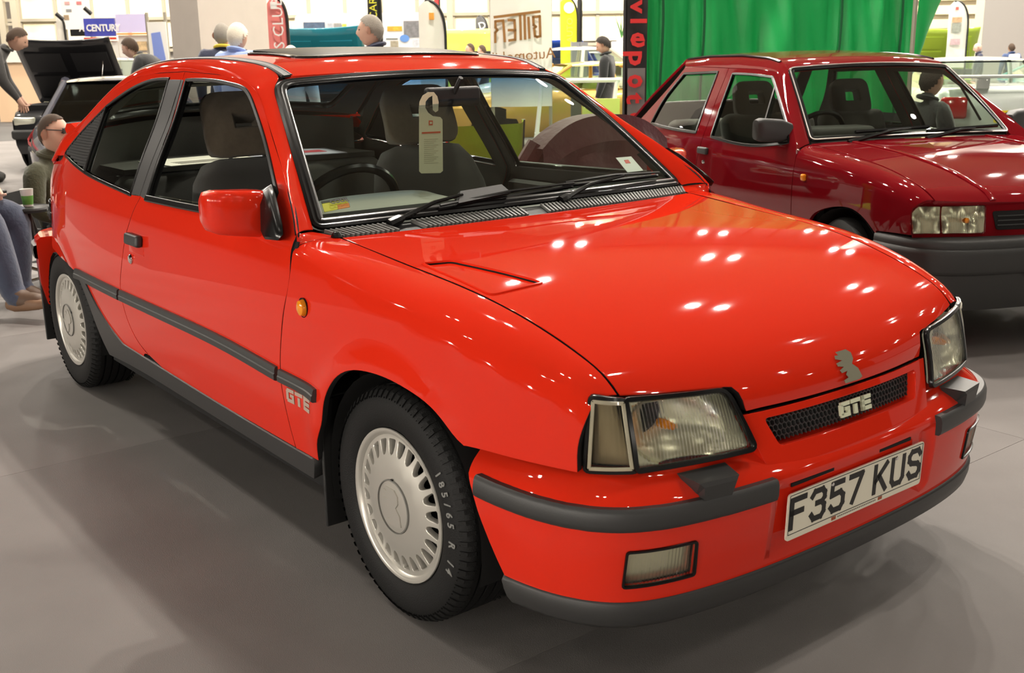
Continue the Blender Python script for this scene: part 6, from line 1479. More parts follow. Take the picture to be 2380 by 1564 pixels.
# ================================================================ other cars on show
def simple_car(name, label, loc, rz, paint, L=4.2, W=1.62, H=1.30, belt=.86, xf=.80, wb=2.5, xb=-.35, xt=-.95, xrt=-1.9, xrb=-2.5, nose=.62, deck=.86, tail=.80, glassm=None, bonnet_open=None, chrome=False, stripe=None, wt=.52, seatm=None, darkwin=False):
    """x forward, front axle at 0; lofted body, cabin of separate panes, pillars and roof, wheels, lamps, bumpers"""
    c = empty(name, loc, rz); tag(c, label, 'car'); xr = xf-L; hw = W/2
    dz = pch([xr, xr+.15, xrb, xrb+.05, xb-.05, xb, xf-.25, xf-.02, xf], [tail-.12, tail, deck, belt, belt, belt-.01, nose+.08, nose, nose-.10])
    pl = pch([xr, xr+.25, xr+.8, -1.2, 0, xf-.3, xf], [.82, .93, .98, 1, .99, .93, .80])
    G = []
    for x in np.r_[np.linspace(xr, xr+.3, 6), np.linspace(xr+.4, xf-.4, 30), np.linspace(xf-.3, xf, 7)]:
        w_ = hw*float(pl(x)); z = float(dz(x)); half = [(w_*.90, .22), (w_*.97, .32), (w_, .48), (w_, .62), (w_*.985, max(.5, z-.12)), (w_*.94, z-.035), (w_*.86, z-.008), (w_*.55, z+.008), (0, z+.018)]
        G.append([(x, y, zz) for y, zz in half]+[(x, -y, zz) for y, zz in half[-2::-1]])
    mb = MB(); mb.grid(G); k = len(G[0]); mb.add(G[0], [tuple(range(k))]); mb.add(G[-1], [tuple(range(k))]); mb.build('body', paint, c, angle=60)
    gm = glassm or GLS; b2 = hw*.92; z0 = belt-.005; z1 = H-.045; xm = (xt+xrt)/2-.05
    lo = dict(wf=(xb, b2*.93, z0), wr=(xrb, b2*.90, z0)); up = dict(wf=(xt, wt, z1), wr=(xrt, wt, z1))
    def pane(nm, q): mb = MB(); mb.add(q, [(0, 1, 2, 3)], False); mb.build(nm, gm, c, angle=0)
    fl = lambda p, s: (p[0], p[1]*s, p[2])
    pane('windscreen', [fl(lo['wf'], 1), fl(lo['wf'], -1), fl(up['wf'], -1), fl(up['wf'], 1)]); pane('rear_window', [fl(lo['wr'], 1), fl(lo['wr'], -1), fl(up['wr'], -1), fl(up['wr'], 1)])
    for s in (-1, 1):
        xlm = (xb+xrb)/2; ml, mu = (xlm, b2*.95*s, z0), (xm, wt*s, z1)
        pane('side_window', [fl(lo['wf'], s), ml, mu, fl(up['wf'], s)]); pane('side_window', [ml, fl(lo['wr'], s), fl(up['wr'], s), mu])
        for a, b, r in ((fl(lo['wf'], s), fl(up['wf'], s), .026), (fl(lo['wr'], s), fl(up['wr'], s), .045), (ml, mu, .030)):
            mb = MB(); mb.tube([a, b], r, 8); mb.build('pillar', paint, c)
        if chrome:
            mb = MB(); o_ = .014*s; mb.tube([np.array(q)+[0, o_, 0] for q in (fl(lo['wf'], s), fl(up['wf'], s), mu, fl(up['wr'], s), fl(lo['wr'], s), ml)], .013, 6, closed=True); mb.tube([np.array(ml)+[0, o_*1.8, 0], np.array(mu)+[0, o_*1.8, 0]], .012, 6); mb.build('window_trim', CHROME, c)
        if stripe:
            mb = MB(); mb.grid([[(x, s*(hw*float(pl(x))*.992+.006), z) for z in (belt-.135, belt-.10)] for x in np.linspace(xr+.2, xf-.3, 24)]); mb.build('side_stripe', stripe, c)
    G = []
    for x in np.linspace(xt+.02, xrt-.02, 12):
        t = (x-xt)/(xrt-xt); cr = .045*math.sin(PI*min(max(t, .02), .98))**.5; G.append([(x, wt*math.cos(a)*1.04, z1-.01+(cr+.012)*math.sin(a)**.8) for a in np.linspace(0, PI, 13)])
    mb = MB(); mb.grid(G); mb.build('roof', paint, c)
    mb = MB(); mb.add([(xt, y, z1-.012) for y in (-wt, wt)]+[(xrt, y, z1-.012) for y in (wt, -wt)], [(0, 1, 2, 3)]); mb.build('headliner', HEADL, c)
    for x in ((xt+xb)/2-.55, (xrt+xrb)/2+.25):
        for y in (-.34, .34):
            st_ = seatm or SEATG; mb = MB(); mb.rbox((x, y, .62), (.16, .46, .62), .06, rot=Matrix.Rotation(-.25, 3, 'Y')); mb.build('seat_back', st_, c)
    wh_ = plain_wheel(c); ws_ = [wh_]+[copy_tree(wh_, c) for _ in range(3)]
    for w_, (x, y, r_) in zip(ws_, ((0, -hw+.09, 0), (-wb, -hw+.09, 0), (0, hw-.09, PI), (-wb, hw-.09, PI))): w_.location = (x, y, .283); w_.rotation_euler = (0, 0, r_)
    for x in (0, -wb):
        for s in (-1, 1):
            mb = MB(); mb.lathe([(0, 0), (.335, 0), (.335, .03)], 28, 'y'); o = mb.build('wheel_arch', DARK, c, (x, s*(hw*float(pl(x))+.002), .30)); o.scale = (1, -s, 1)
    for x, s in ((xf, 1), (xr, -1)):
        mb = MB(); mb.rbox((x-.03*s, 0, .45), (.14, W*.84, .12), .04); mb.build('bumper', GRB if not chrome else CHROME, c)
        for y in (-1, 1): mb = MB(); mb.rbox((x-.03*s, y*hw*.60, nose-.055 if s > 0 else tail-.17), (.05, .26, .10), .02); mb.build('headlamp' if s > 0 else 'tail_lamp', REFL if s > 0 else mat('red_lens', (.4, .01, .01), .1, 0, .8), c)
    if bonnet_open:
        bl = xf-xb-.12; ang = bonnet_open; G = []; hx, hz = xb+.04, belt+.01
        for t in np.linspace(0, 1, 10):
            row = []
            for y in np.linspace(-hw*.86, hw*.86, 15):
                dip = .05*(y/hw)**2*t*1.0; d_ = bl*t; row.append((hx+math.cos(ang)*d_+math.sin(ang)*dip*0, y, hz+math.sin(ang)*d_+dip))
            G.append(row)
        mb = MB(); mb.grid(G); bo = mb.build('open_bonnet', paint, c); bo.modifiers.new('t', 'SOLIDIFY').thickness = .025
        under = DARK if paint.name.startswith('black') else paint
        for t0, t1, y0, y1 in ((.10, .45, -.5, -.06), (.10, .45, .06, .5), (.52, .82, -.5, -.06), (.52, .82, .06, .5)):
            n = np.array((math.sin(ang), 0, -math.cos(ang)))*.035; q = [np.array((hx+math.cos(ang)*bl*t, y, hz+math.sin(ang)*bl*t))+n for t, y in ((t0, y0), (t1, y0), (t1, y1), (t0, y1))]
            mb = MB(); mb.add(q+[p_-n*.9 for p_ in q], [(0, 1, 2, 3), (0, 4, 5, 1), (1, 5, 6, 2), (2, 6, 7, 3), (3, 7, 4, 0)], False); mb.build('bonnet_lining', mat('dark_liner', (.02, .02, .022), .6) if paint.name.startswith('black') else paint, c)
        mb = MB(); mb.tube([(hx+bl*.75, hw*.6, belt-.05), (hx+math.cos(ang)*bl*.7, hw*.62, hz+math.sin(ang)*bl*.7)], .008, 6); mb.build('bonnet_stay', CHROME, c)
        mb = MB(); mb.box((hx+bl*.5, 0, belt-.06), (bl*.9, W*.74, .10)); mb.build('engine_bay', DARK, c)
    return c
def paint(name, c, metal=0): return mat(name, c, .42, metal, 1.0, spec=.2)
def head(dx, dy):
    """yaw for a car heading dx along the picture's right and dy away from the camera"""
    v = RT*dx+FW*dy; return math.atan2(v[1], v[0])
q = gp(285, 9.5); h = head(.35, -.94)
simple_car('coupe', 'dark navy coupe with chrome window trim and red side stripe, behind the red hatchback', (q[0], q[1], 0), h, paint('black_navy_paint', (.018, .018, .035)), L=3.9, W=1.58, H=1.17, belt=.80, xb=-.45, xt=-1.0, xrt=-1.75, xrb=-2.5, glassm=glass('dark_coupe_glass', (.16, .18, .17), 1.5), chrome=True, stripe=mat('stripe_red', (.55, .02, .02), .4), wt=.47, nose=.58, tail=.70, deck=.80)
q = gp(180, 14.2); simple_car('saloon', 'black car with its bonnet raised beside the man in the hoodie', (q[0], q[1], 0), head(.05, -1), paint('black_paint', (.012, .012, .014)), W=1.36, H=1.34, belt=.80, bonnet_open=.80, nose=.66)
q = gp(750, 15.5); simple_car('saloon', 'teal car with its bonnet raised behind the grey-haired man', (q[0], q[1], 0), head(-.02, -1), paint('teal_paint', (.015, .22, .30)), W=1.52, H=1.34, belt=.84, bonnet_open=.93)
q = gp(1135, 15.6); simple_car('coupe', 'metallic gold coupe with green seats behind the white barrier', (q[0], q[1], 0), head(-.985, -.17), paint('gold_paint', (.60, .36, .09), .5), L=4.6, W=1.74, H=1.19, belt=.83, xf=.95, wb=2.65, xb=-.55, xt=-1.10, xrt=-2.1, xrb=-2.85, wt=.56, seatm=mat('green_seat', (.16, .22, .03), .8))
q = gp(1150, 18.4); simple_car('saloon', 'cream white saloon behind the gold coupe, seen through the red car windscreen', (q[0], q[1], 0), head(-1, 0), paint('cream_paint', (.62, .60, .50)), L=4.5, W=1.7, H=1.40, belt=.92)
q = gp(1325, 25.5); simple_car('saloon', 'blue car with raised bonnet behind the yellow feather flag', (q[0], q[1], 0), head(-.6, -.8), paint('blue_paint', (.02, .07, .42)), H=1.30, belt=.85, bonnet_open=.75)
q = gp(2205, 24.5); simple_car('saloon', 'lime green car with its bonnet raised, right of the green tent', (q[0], q[1], 0), head(-.2, -.98), paint('lime_paint', (.36, .50, .05)), W=1.5, H=1.30, belt=.84, bonnet_open=.92)
q = gp(2340, 20.0); simple_car('hatchback', 'teal green hatchback beyond the silver saloon', (q[0], q[1], 0), head(-1, -.1), paint('seagreen_paint', (.10, .34, .33)), L=3.7, H=1.08, belt=.74, xrb=-2.6, xrt=-2.2)
q = gp(2352, 11.0); hd = head(.16, .98); sx = simple_car('saloon', 'silver saloon with rear spoiler and yellow plate KY56 UER at the right edge', (q[0]+2.9*math.cos(hd), q[1]+2.9*math.sin(hd), 0), hd, paint('silver_paint', (.52, .56, .52), .6), L=4.5, W=1.72, H=1.22, belt=.93, xf=.85, wb=2.6, xrb=-2.75, xrt=-2.05, deck=.96, tail=.95, wt=.54)
xr = .85-4.5
Ms = frame((xr-.012, 0, .70), (0, -1, 0), (0, 0, 1)); mb = MB(); mb.prism(rounded([(-.26, -.0555), (.26, -.0555), (.26, .0555), (-.26, .0555)], .01, 4, .3), 0, .012, Ms); mb.build('number_plate', mat('plate_yellow', (.80, .62, .02), .4), sx)
glyphs('KY56 UER', INK, sx, Ms @ Matrix.Translation((0, 0, .009)), .079, .050, .0135, .011, .033)
mb = MB(); mb.rbox((xr+.10, 0, 1.06), (.16, 1.30, .03), .012); mb.build('rear_spoiler', paint('silver_paint', (0, 0, 0)), sx)
for y in (-.35, .35): mb = MB(); mb.rbox((xr+.13, y, 1.00), (.06, .12, .11), .015); mb.build('spoiler_foot', paint('silver_paint', (0, 0, 0)), sx)
for y in (-.62, .62): mb = MB(); mb.rbox((xr-.005, y, .78), (.06, .24, .20), .04); mb.build('tail_lamp_cluster', mat('red_lens', (.4, .01, .01), .1, 0, .8), sx)
# yellow van at the back
q = gp(1098, 26.5); vn = empty('van', (q[0], q[1], 0), RZ); tag(vn, 'bright yellow van far back between the white flag and the banner', 'van'); YEL = mat('van_yellow', (.85, .85, .10), .4, 0, .6)
mb = MB(); mb.rbox((0, 0, 1.09), (2.0, 2.2, 1.48), .12); mb.build('van_body', YEL, vn); mb = MB(); mb.rbox((0, -1.09, 1.30), (1.5, .06, .10), .02); mb.build('van_window', INK, vn)
for s in (-1, 1): mb = MB(); mb.lathe([(0, -.1), (.30, -.1), (.32, -.05), (.32, .05), (.3, .1), (0, .1)], 24, 'x', (s*.75, -.9, .32)); mb.build('wheel', TYRE, vn)
# ================================================================ tent, flags, boards
def fabric(name, c, rough=.6): return mat('fabric_'+name, c, rough, sheen=.1, noise=.08, nscale=4)
# green gazebo: rippled side walls with seams
TGREEN = mat('tent_green', (.010, .40, .090), .45, noise=.12, nscale=3, bump=.25, bscale=9, spec=.4)
tent = empty('gazebo_tent', (0, 0, 0)); tag(tent, 'bright green fabric gazebo wall hanging behind the burgundy hatchback', 'tent')
def drape(name, a, b, z0, z1, m, parent, n=60, amp=.05, freq=9, sag=.0, seed=0, nz=26, rag=0):
    rnd = np.random.RandomState(seed); ph = rnd.rand(8)*6.28; a = np.array(a); b = np.array(b); d = b-a; L = np.linalg.norm(d); t = d/L; nn = np.array([-t[1], t[0]])
    G = []
    for i in range(n+1):
        s = i/n; row = []
        for j in range(nz+1):
            r = j/nz; z = z0+(z1-z0)*r
            w_ = amp*math.sin(PI*s)**.4*(math.sin(freq*s*6.28*.35+ph[0]+2.2*r)+.6*math.sin(freq*s*6.28*.8+ph[1]-3*r)+.35*math.sin(freq*s*9+11*r+ph[2])+.25*math.sin(17*r-6*s*freq*.4+ph[3]))
            p_ = a+d*s+nn*w_; row.append((p_[0], p_[1], z-sag*math.sin(PI*s)*r))
        G.append(row)
    mb = MB(); mb.grid(G); return mb.build(name, m, parent, fix=False, angle=0)
DT = 9.4; us = (1496, 1545, 1640, 1955, 2095, 2135); P0 = [gp(u, DT+.9*(u-1496)/640) for u in us]
for k in range(5): drape('wall_panel', P0[k], P0[k+1], .02, 2.6, TGREEN, tent, n=int(14+(us[k+1]-us[k])*.16), amp=.020+.03*(us[k+1]-us[k] > 100), freq=1.5+(us[k+1]-us[k])/90, seed=k+1)
for k in range(1, 5): mb = MB(); mb.tube([(P0[k][0], P0[k][1], z)+() for z in (.02, 1.3, 2.6)] if 0 else [tuple(np.r_[P0[k]-FW*.05+RT*.01*math.sin(z*5), z]) for z in np.linspace(.02, 2.6, 14)], .012, 5); mb.build('seam', mat('tent_dark_green', (.004, .10, .03), .6), tent)
e0 = P0[-1]; G = []
for z in np.linspace(.9, 2.6, 20):
    w_ = .05+.30*max(0, (z-1.15)/.75)**.7 if z > 1.15 else .05; G.append([tuple(np.r_[e0+RT*w_*t+FW*(.25*t*t+.03*math.sin(6*z+5*t)), z]) for t in np.linspace(0, 1, 8)])
mb = MB(); mb.grid(G); mb.build('wall_corner', TGREEN, tent)
for u in (1498, 2130): p_ = gp(u, DT+.4); mb = MB(); mb.tube([(p_[0], p_[1], 0), (p_[0], p_[1], 2.6)], .02, 8); mb.build('frame_pole', STEEL, tent)
def feather(label, u0, u1, vtop, vbot, d, m, lean=0, base=True, curve=.35, edge=None, texts=(), z0=None, group=None, side=1, flat_top=False):
    """feather flag: curved pole, sail and base; u0..u1 picture columns of the sail, side = +1 when the pole is on the right"""
    a, b = gp(u0, d), gp(u1, d); w_ = np.linalg.norm(b-a); zt = zat((u0+u1)/2, vtop, d); zb = zat((u0+u1)/2, vbot, d) if z0 is None else z0
    pole = b if side > 0 else a; dirn = (a-b)/w_ if side > 0 else (b-a)/w_; f = empty('feather_flag', (pole[0], pole[1], 0), math.atan2(dirn[1], dirn[0])); tag(f, label, 'flag', group)
    pts = [(0, 0, .02), (0, 0, zt-w_*1.3)]+[(w_*.75*t**2.2, 0, zt-w_*1.3+w_*1.3*math.sin(t*PI/2)) for t in np.linspace(.1, 1, 9)]
    mb = MB(); mb.tube(pts, .018, 6); mb.build('pole', edge or BLK, f)
    G = []
    for z in np.linspace(zb, zt-.01, 22):
        x0 = .012
        if z > zt-w_*1.3 and not flat_top:
            s_ = min(1, (z-(zt-w_*1.3))/(w_*1.3)); t = math.asin(s_)/(PI/2); x0 = w_*.75*t**2.2
        x1 = w_ if z < zt-w_*.25 or flat_top else w_*(.75+.25*(1-(z-(zt-w_*.25))/(w_*.25)))
        G.append([(x0+(x1-x0)*t+lean*(z-zb), .02*math.sin(3*z+4*t), z) for t in np.linspace(0, 1, 6)])
    mb = MB(); mb.grid(G); mb.build('sail', m, f, fix=False)
    if base: mb = MB(); mb.lathe([(0, .03), (.18, .03), (.20, .0)], 18); mb.build('base', BLK, f)
    return f, w_
f, w_ = feather('pink feather flag with white vertical lettering beside the beige pillar', 637, 682, -8, 150, 12.5, fabric('pink', (.80, .22, .20)), z0=.7)
WHITE = mat('white_print', (.85, .82, .78), .6)
def flag_text(f, body, size, m, x, z, yoff, rot=PI/2, mirror=False, sx=1):
    M = Matrix.Translation((x, yoff, z)) @ Matrix.Rotation(PI if True else 0, 4, 'Z') @ Matrix.Rotation(PI/2, 4, 'X') @ Matrix.Rotation(rot, 4, 'Z'); return tag(text('flag_lettering', body, size, m, f, M, .002, sx, .0, mirror=mirror), kind='stuff')
flag_text(f, 'ERS CLUB', .17, WHITE, w_*.42, zat(660, 70, 12.5)-.02, .05, rot=PI/2)
mb = MB(); mb.rbox((w_*.62, .045, zat(645, 13, 12.5)), (.07, .008, .075), .003); mb.build('flag_emblem', WHITE, f)
f, w_ = feather('black feather flag with yellow lettering behind the display board', 868, 898, -30, 130, 13.8, fabric('black', (.015, .015, .015)), flat_top=True, z0=.8); flag_text(f, 'CAR', .13, mat('yellow_print', (.75, .72, .05), .6), w_*.5, zat(880, 20, 13.8), .05)
f, w_ = feather('white feather flag with a small red emblem right of the display board', 985, 1046, 0, 150, 13.2, fabric('white', (.82, .78, .70)), z0=.6); mb = MB(); mb.rbox((w_*.5, .05, zat(1012, 38, 13.2)), (.06, .008, .08), .003); mb.build('flag_emblem', mat('orange_print', (.8, .35, .05), .6), f)
f, w_ = feather('yellow feather flag in front of the grey box', 1312, 1352, -6, 112, 21.2, fabric('yellow', (.85, .85, .02)), z0=.8); mb = MB(); mb.lathe([(0, 0), (.10, 0)], 20, 'y', (w_*.5, .05, zat(1328, 18, 21.2))); mb.build('flag_emblem', WHITE, f); flag_text(f, 'AUTO', .16, mat('olive_print', (.45, .45, .1), .6), w_*.45, zat(1340, 70, 21.2), .05)
feather('narrow black feather flag touching the yellow one', 1351, 1361, -6, 80, 22.4, fabric('black', (.015, .015, .015)), z0=1.0)
f, w_ = feather('dark grey feather flag with a white letter far behind the yellow van', 1116, 1144, 36, 110, 29.5, fabric('slate', (.07, .07, .075)), z0=.9); flag_text(f, 'D', .26, WHITE, w_*.45, zat(1128, 60, 29.5), .05, rot=.3)
feather('small red feather flag behind the white one', 1022, 1034, -20, 16, 22, fabric('red', (.6, .04, .04)), z0=zat(1028, 18, 22))
f, w_ = feather('white feather flag with a black edge and pictures, right of the tent', 2209, 2256, 2, 106, 22.3, fabric('offwhite', (.80, .77, .68)), z0=.9)
for k, (v0, v1, c) in enumerate(((40, 52, (.55, .35, .2)), (54, 74, (.32, .33, .28)), (90, 104, (.55, .38, .40)))): mb = MB(); mb.box((w_*.62, .05, (zat(2230, v0, 22.3)+zat(2230, v1, 22.3))/2), (.19, .006, zat(2230, v0, 22.3)-zat(2230, v1, 22.3))); mb.build('flag_picture', mat('flag_pic_%d' % k, c, .6, noise=.5, nscale=20), f)
mb = MB(); mb.box((w_*.66, .05, zat(2220, 20, 22.3)), (.06, .006, .06)); mb.build('flag_emblem', mat('red_print', (.7, .12, .1), .6), f)
# tall black banner with red letters between the cars
f, w_ = feather('tall black and grey feather flag with red stacked letters left of the green tent', 1462, 1514, -60, 340, 8.8, fabric('black', (.015, .015, .015)), z0=.35, side=-1, flat_top=True)
REDL = mat('red_print_bright', (.75, .03, .03), .6)
for ch, v, s_ in (('v', 16, .17), ('l', 49, .17), ('e', 88, .21), ('p', 135, .20), ('o', 184, .19), ('t', 228, .19), ('s', 272, .19)):
    z = zat(1487, v, 8.8); M = Matrix.Translation((w_*.52-(v > 150)*.015, -.05, z)) @ Matrix.Rotation(PI/2, 4, 'X') @ Matrix.Rotation(-PI/2 if ch in 'vlpt' else 0, 4, 'Z'); text('flag_lettering', ch, s_, REDL, f, M, .002, 1.15, .006)
mb = MB(); mb.grid([[(x, -.028, z) for x in (.02, w_*.9)] for z in np.linspace(zat(1487, 330, 8.8), zat(1487, 158, 8.8), 4)]); mb.build('grey_field', fabric('grey', (.20, .19, .18)), f)
# mirrored-lettering banner: curved white sheet on a stand
DB = 13.4; a, b = gp(1150, DB), gp(1292, DB); w_ = np.linalg.norm(b-a); bn = empty('roll_banner', ((a+b)[0]/2, (a+b)[1]/2, 0), RZ); tag(bn, 'tall white banner with brown back-to-front lettering BITTER and Automobile', 'banner')
zb = zat(1190, 248, DB); G = []
for z in np.linspace(zb, 3.2, 12): G.append([(w_*(t-.5), -.03+.06*(2*t-1)**2+.012*math.sin(9*t), z) for t in np.linspace(0, 1, 17)])
mb = MB(); mb.grid(G); mb.build('sheet', fabric('banner_white', (.84, .80, .73)), bn, fix=False)
for s in (-1, 1): mb = MB(); mb.tube([(s*w_*.48, .06, .02), (s*w_*.48, .06, 3.2)], .02, 8); mb.build('stand_pole', STEEL, bn); mb = MB(); mb.box((s*w_*.48, .06, .02), (.08, .5, .04)); mb.build('stand_foot', STEEL, bn)
BRN = mat('brown_print', (.30, .13, .03), .6); ML = lambda u, v: Matrix.Translation(((u-1221)/FPX*DB*math.cos(PITCH), -.055, zat(u, v, DB))) @ Matrix.Rotation(-.07, 4, 'Y') @ Matrix.Rotation(PI/2, 4, 'X')
mb = MB(); s_ = DB/FPX
def strokes(L, w0):
    for pl in L:
        for i in range(len(pl)-1):
            p0, p1 = [Vector(((u-1221)*s_*math.cos(PITCH), zat(u, v, DB))) for u, v in (pl[i], pl[i+1])]; d_ = (p1-p0).normalized(); n_ = Vector((-d_.y, d_.x))*w0/2; e = d_*w0*.35
            mb.prism([tuple(p0-e-n_), tuple(p1+e-n_), tuple(p1+e+n_), tuple(p0-e+n_)], 0, .004, frame((0, -.045, 0), (1, 0, 0), (0, 0, 1)))
strokes([[(1160, 40), (1264, 27)], [(1264, 38), (1249, 40), (1250, 58), (1255, 62), (1251, 66), (1253, 84), (1258, 86), (1265, 84), (1264, 38)], [(1238, 41), (1240, 88)], [(1229, 36), (1230, 90)], [(1219, 36), (1220, 91)],
         [(1192, 47), (1206, 47), (1207, 70), (1192, 70)], [(1207, 70), (1207, 92), (1193, 94)], [(1161, 98), (1161, 76), (1166, 70), (1162, 64), (1162, 50), (1180, 48), (1183, 96)]], .030)
tag(mb.build('brown_lettering', BRN, bn), kind='stuff')
text('banner_script', 'Automobile', .175, BRN, bn, ML(1218, 130), .003, 1.0, mirror=True)
# display board with pictures
DD = 20.2; a, b = gp(699, DD), gp(1010, DD); w_ = np.linalg.norm(b-a); bd = empty('display_board', ((a+b)[0]/2, (a+b)[1]/2, 0), RZ); tag(bd, 'large white rounded display board with car photographs and cuttings', 'display board')
zt, zb = zat(850, 30, DD), .75; uc = 854.5; X = lambda u: (u-uc)/FPX*DD*math.cos(PITCH)
mb = MB(); mb.prism(rounded([(-w_/2, zb), (w_/2, zb), (w_/2, zt), (-w_/2, zt)], .12, 6, .3), 0, .05, frame((0, .05, 0), (1, 0, 0), (0, 0, 1))); mb.build('board', mat('board_white', (.80, .76, .76), .5), bd)
for s in (-1, 1): mb = MB(); mb.box((s*w_*.4, .06, .40), (.06, .05, .80)); mb.build('leg', STEEL, bd)
for k, (u0, v0, u1, v1, c) in enumerate(((719, 50, 768, 84, (.10, .14, .22)), (722, 86, 742, 89, (.1, .1, .1)), (752, 86, 768, 89, (.1, .1, .1)), (774, 53, 786, 70, (.5, .5, .55)), (774, 74, 786, 92, (.5, .5, .55)), (789, 53, 806, 65, (.35, .33, .32)), (808, 55, 818, 66, (.62, .66, .10)), (795, 72, 818, 84, (.30, .33, .42)), (790, 86, 818, 99, (.65, .50, .02)), (822, 66, 846, 86, (.42, .44, .50)), (912, 62, 946, 73, (.75, .36, .04)), (950, 50, 993, 88, (.20, .19, .20)), (908, 90, 935, 92, (.1, .1, .1)), (970, 94, 994, 112, (.55, .55, .60)), (918, 96, 936, 118, (.35, .30, .22)))):
    mb = MB(); z1_, z0_ = zat(uc, v0, DD), zat(uc, v1, DD); mb.box(((X(u0)+X(u1))/2, -.006, (z0_+z1_)/2), (X(u1)-X(u0), .012, z1_-z0_)); mb.build('picture', mat('board_pic_%d' % k, c, .5, noise=.6, nscale=18), bd)
mb = MB(); mb.lathe([(0, -.006), (.5, -.006), (.5, .006)], 24, 'y'); o = mb.build('oval_emblem', mat('oval_blue', (.12, .26, .62), .5), bd, (X(951), -.014, zat(951, 89, DD))); o.scale = (.17, 1, .125)
# exhibition stand at the left: fascias, walls, hanging sign
DS = 19.2; c0 = gp(283, DS); es = empty('exhibition_stand', (c0[0], c0[1], 0), RZ); tag(es, 'white exhibition stand with blue fascia reading A CENTURY', 'stand')
XS = lambda u: (u-283)/FPX*DS*math.cos(PITCH); ZS = lambda v: zat(283, v, DS)
def board(nm, u0, v0, u1, v1, m, par=None, y=0, t=.05): mb = MB(); mb.box(((XS(u0)+XS(u1))/2, y, (ZS(v0)+ZS(v1))/2), (XS(u1)-XS(u0), t, ZS(v0)-ZS(v1))); return mb.build(nm, m, par or es)
WP = mat('stand_white', (.86, .83, .78), .5)
board('fascia', 213, 42, 284, 84, mat('fascia_blue', (.06, .07, .42), .5)); board('fascia', 287, 33, 355, 76, mat('fascia_lilac', (.62, .56, .82), .5)); board('wall_panel', 208, 94, 285, 330, WP, y=.05); board('wall_panel', 287, 82, 357, 330, WP, y=.05)
board('red_band', 210, 86, 284, 92, mat('band_red', (.60, .05, .03), .5), y=-.01); board('orange_band', 287, 77, 356, 81, mat('band_orange', (.75, .30, .08), .5), y=-.01)
text('fascia_lettering', 'A CENTURY', .155, WHITE, es, Matrix.Translation((XS(249), -.03, ZS(65))) @ Matrix.Rotation(PI/2, 4, 'X'), .004, .82, .004)
for k, (u0, v0, u1, v1, c) in enumerate(((330, 97, 353, 118, (.65, .45, .25)), (338, 122, 352, 136, (.4, .3, .25)), (262, 160, 290, 185, (.3, .3, .35)))): board('poster', u0, v0, u1, v1, mat('stand_pic_%d' % k, c, .5, noise=.6, nscale=14), y=.0, t=.02)
for u in (359, 401): mb = MB(); mb.tube([(XS(u), 0, 0), (XS(u), 0, ZS(30))], .03, 8); mb.build('post', STEEL, es)
for u, v in ((178, 38), (243, 26)): mb = MB(); mb.tube([(XS(u)-.06, -.35, ZS(v)+.05), (XS(u)+.03, -.30, ZS(v)-.05)], .035, 8); mb.build('spot_lamp', BLK, es)
rb_ = empty('roll_up_banner', tuple(np.r_[gp(380, 18.3), 0]), RZ); tag(rb_, 'white roll-up banner with blue map print left of the beige pillar', 'banner'); mb = MB(); mb.box((0, 0, 1.0), (.30, .02, 1.75)); mb.build('sheet', WP, rb_); mb = MB(); mb.prism([(-.09, .55), (.04, .45), (.06, .9), (.10, 1.2), (.05, 1.62), (-.10, 1.60), (-.08, 1.1)], 0, .006, frame((0, -.012, .1), (1, 0, 0), (0, 0, 1))); mb.build('map_print', mat('map_blue', (.22, .30, .70), .5), rb_); mb = MB(); mb.box((0, 0, .04), (.34, .18, .08)); mb.build('base', STEEL, rb_)
hs = empty('hanging_sign', tuple(np.r_[gp(197, 22.5), 0]), RZ); tag(hs, 'white hanging poster with small pictures high above the raised black bonnet', 'poster'); z1_, z0_ = 3.4, zat(197, 68, 22.5)
mb = MB(); mb.box((0, 0, (z0_+z1_)/2), (.56, .03, z1_-z0_)); mb.build('sheet', WP, hs); mb = MB(); mb.box((.02, .03, zat(190, 76, 22.5)), (.36, .05, .13)); mb.build('lower_bar', INK, hs)
for u, v, w0, h0, c in ((180, 7, .10, .06, (.6, .35, .33)), (207, 7, .10, .06, (.6, .2, .2)), (182, 24, .11, .05, (.25, .25, .25)), (175, 40, .10, .09, (.35, .25, .15))): mb = MB(); mb.box(((u-197)/FPX*22, -.02, zat(197, v, 22.5)), (w0, .006, h0)); mb.build('printed_picture', mat('hang_%d_%d' % (u, v), c, .6), hs)
for s in (-1, 1): mb = MB(); mb.box((s*.25, .04, 1.6), (.05, .05, 3.2)); mb.build('post', STEEL, hs)
feather('small white feather flag below the hanging poster', 149, 167, 38, 90, 19, fabric('white', (.82, .78, .70)), z0=1.2)
# low white counter behind the raised bonnet
q = gp(150, 24.5); ct = empty('counter', (q[0], q[1], 0), RZ); tag(ct, 'long pale counter with orange edge behind the raised black bonnet', 'counter'); mb = MB(); mb.box((0, 0, .62), (2.6, .8, 1.24)); mb.build('counter_body', mat('counter_peach', (.80, .56, .36), .5), ct); mb = MB(); mb.box((0, -.02, 1.40), (2.7, .86, .30)); mb.build('counter_top', mat('counter_white', (.85, .80, .72), .5), ct)
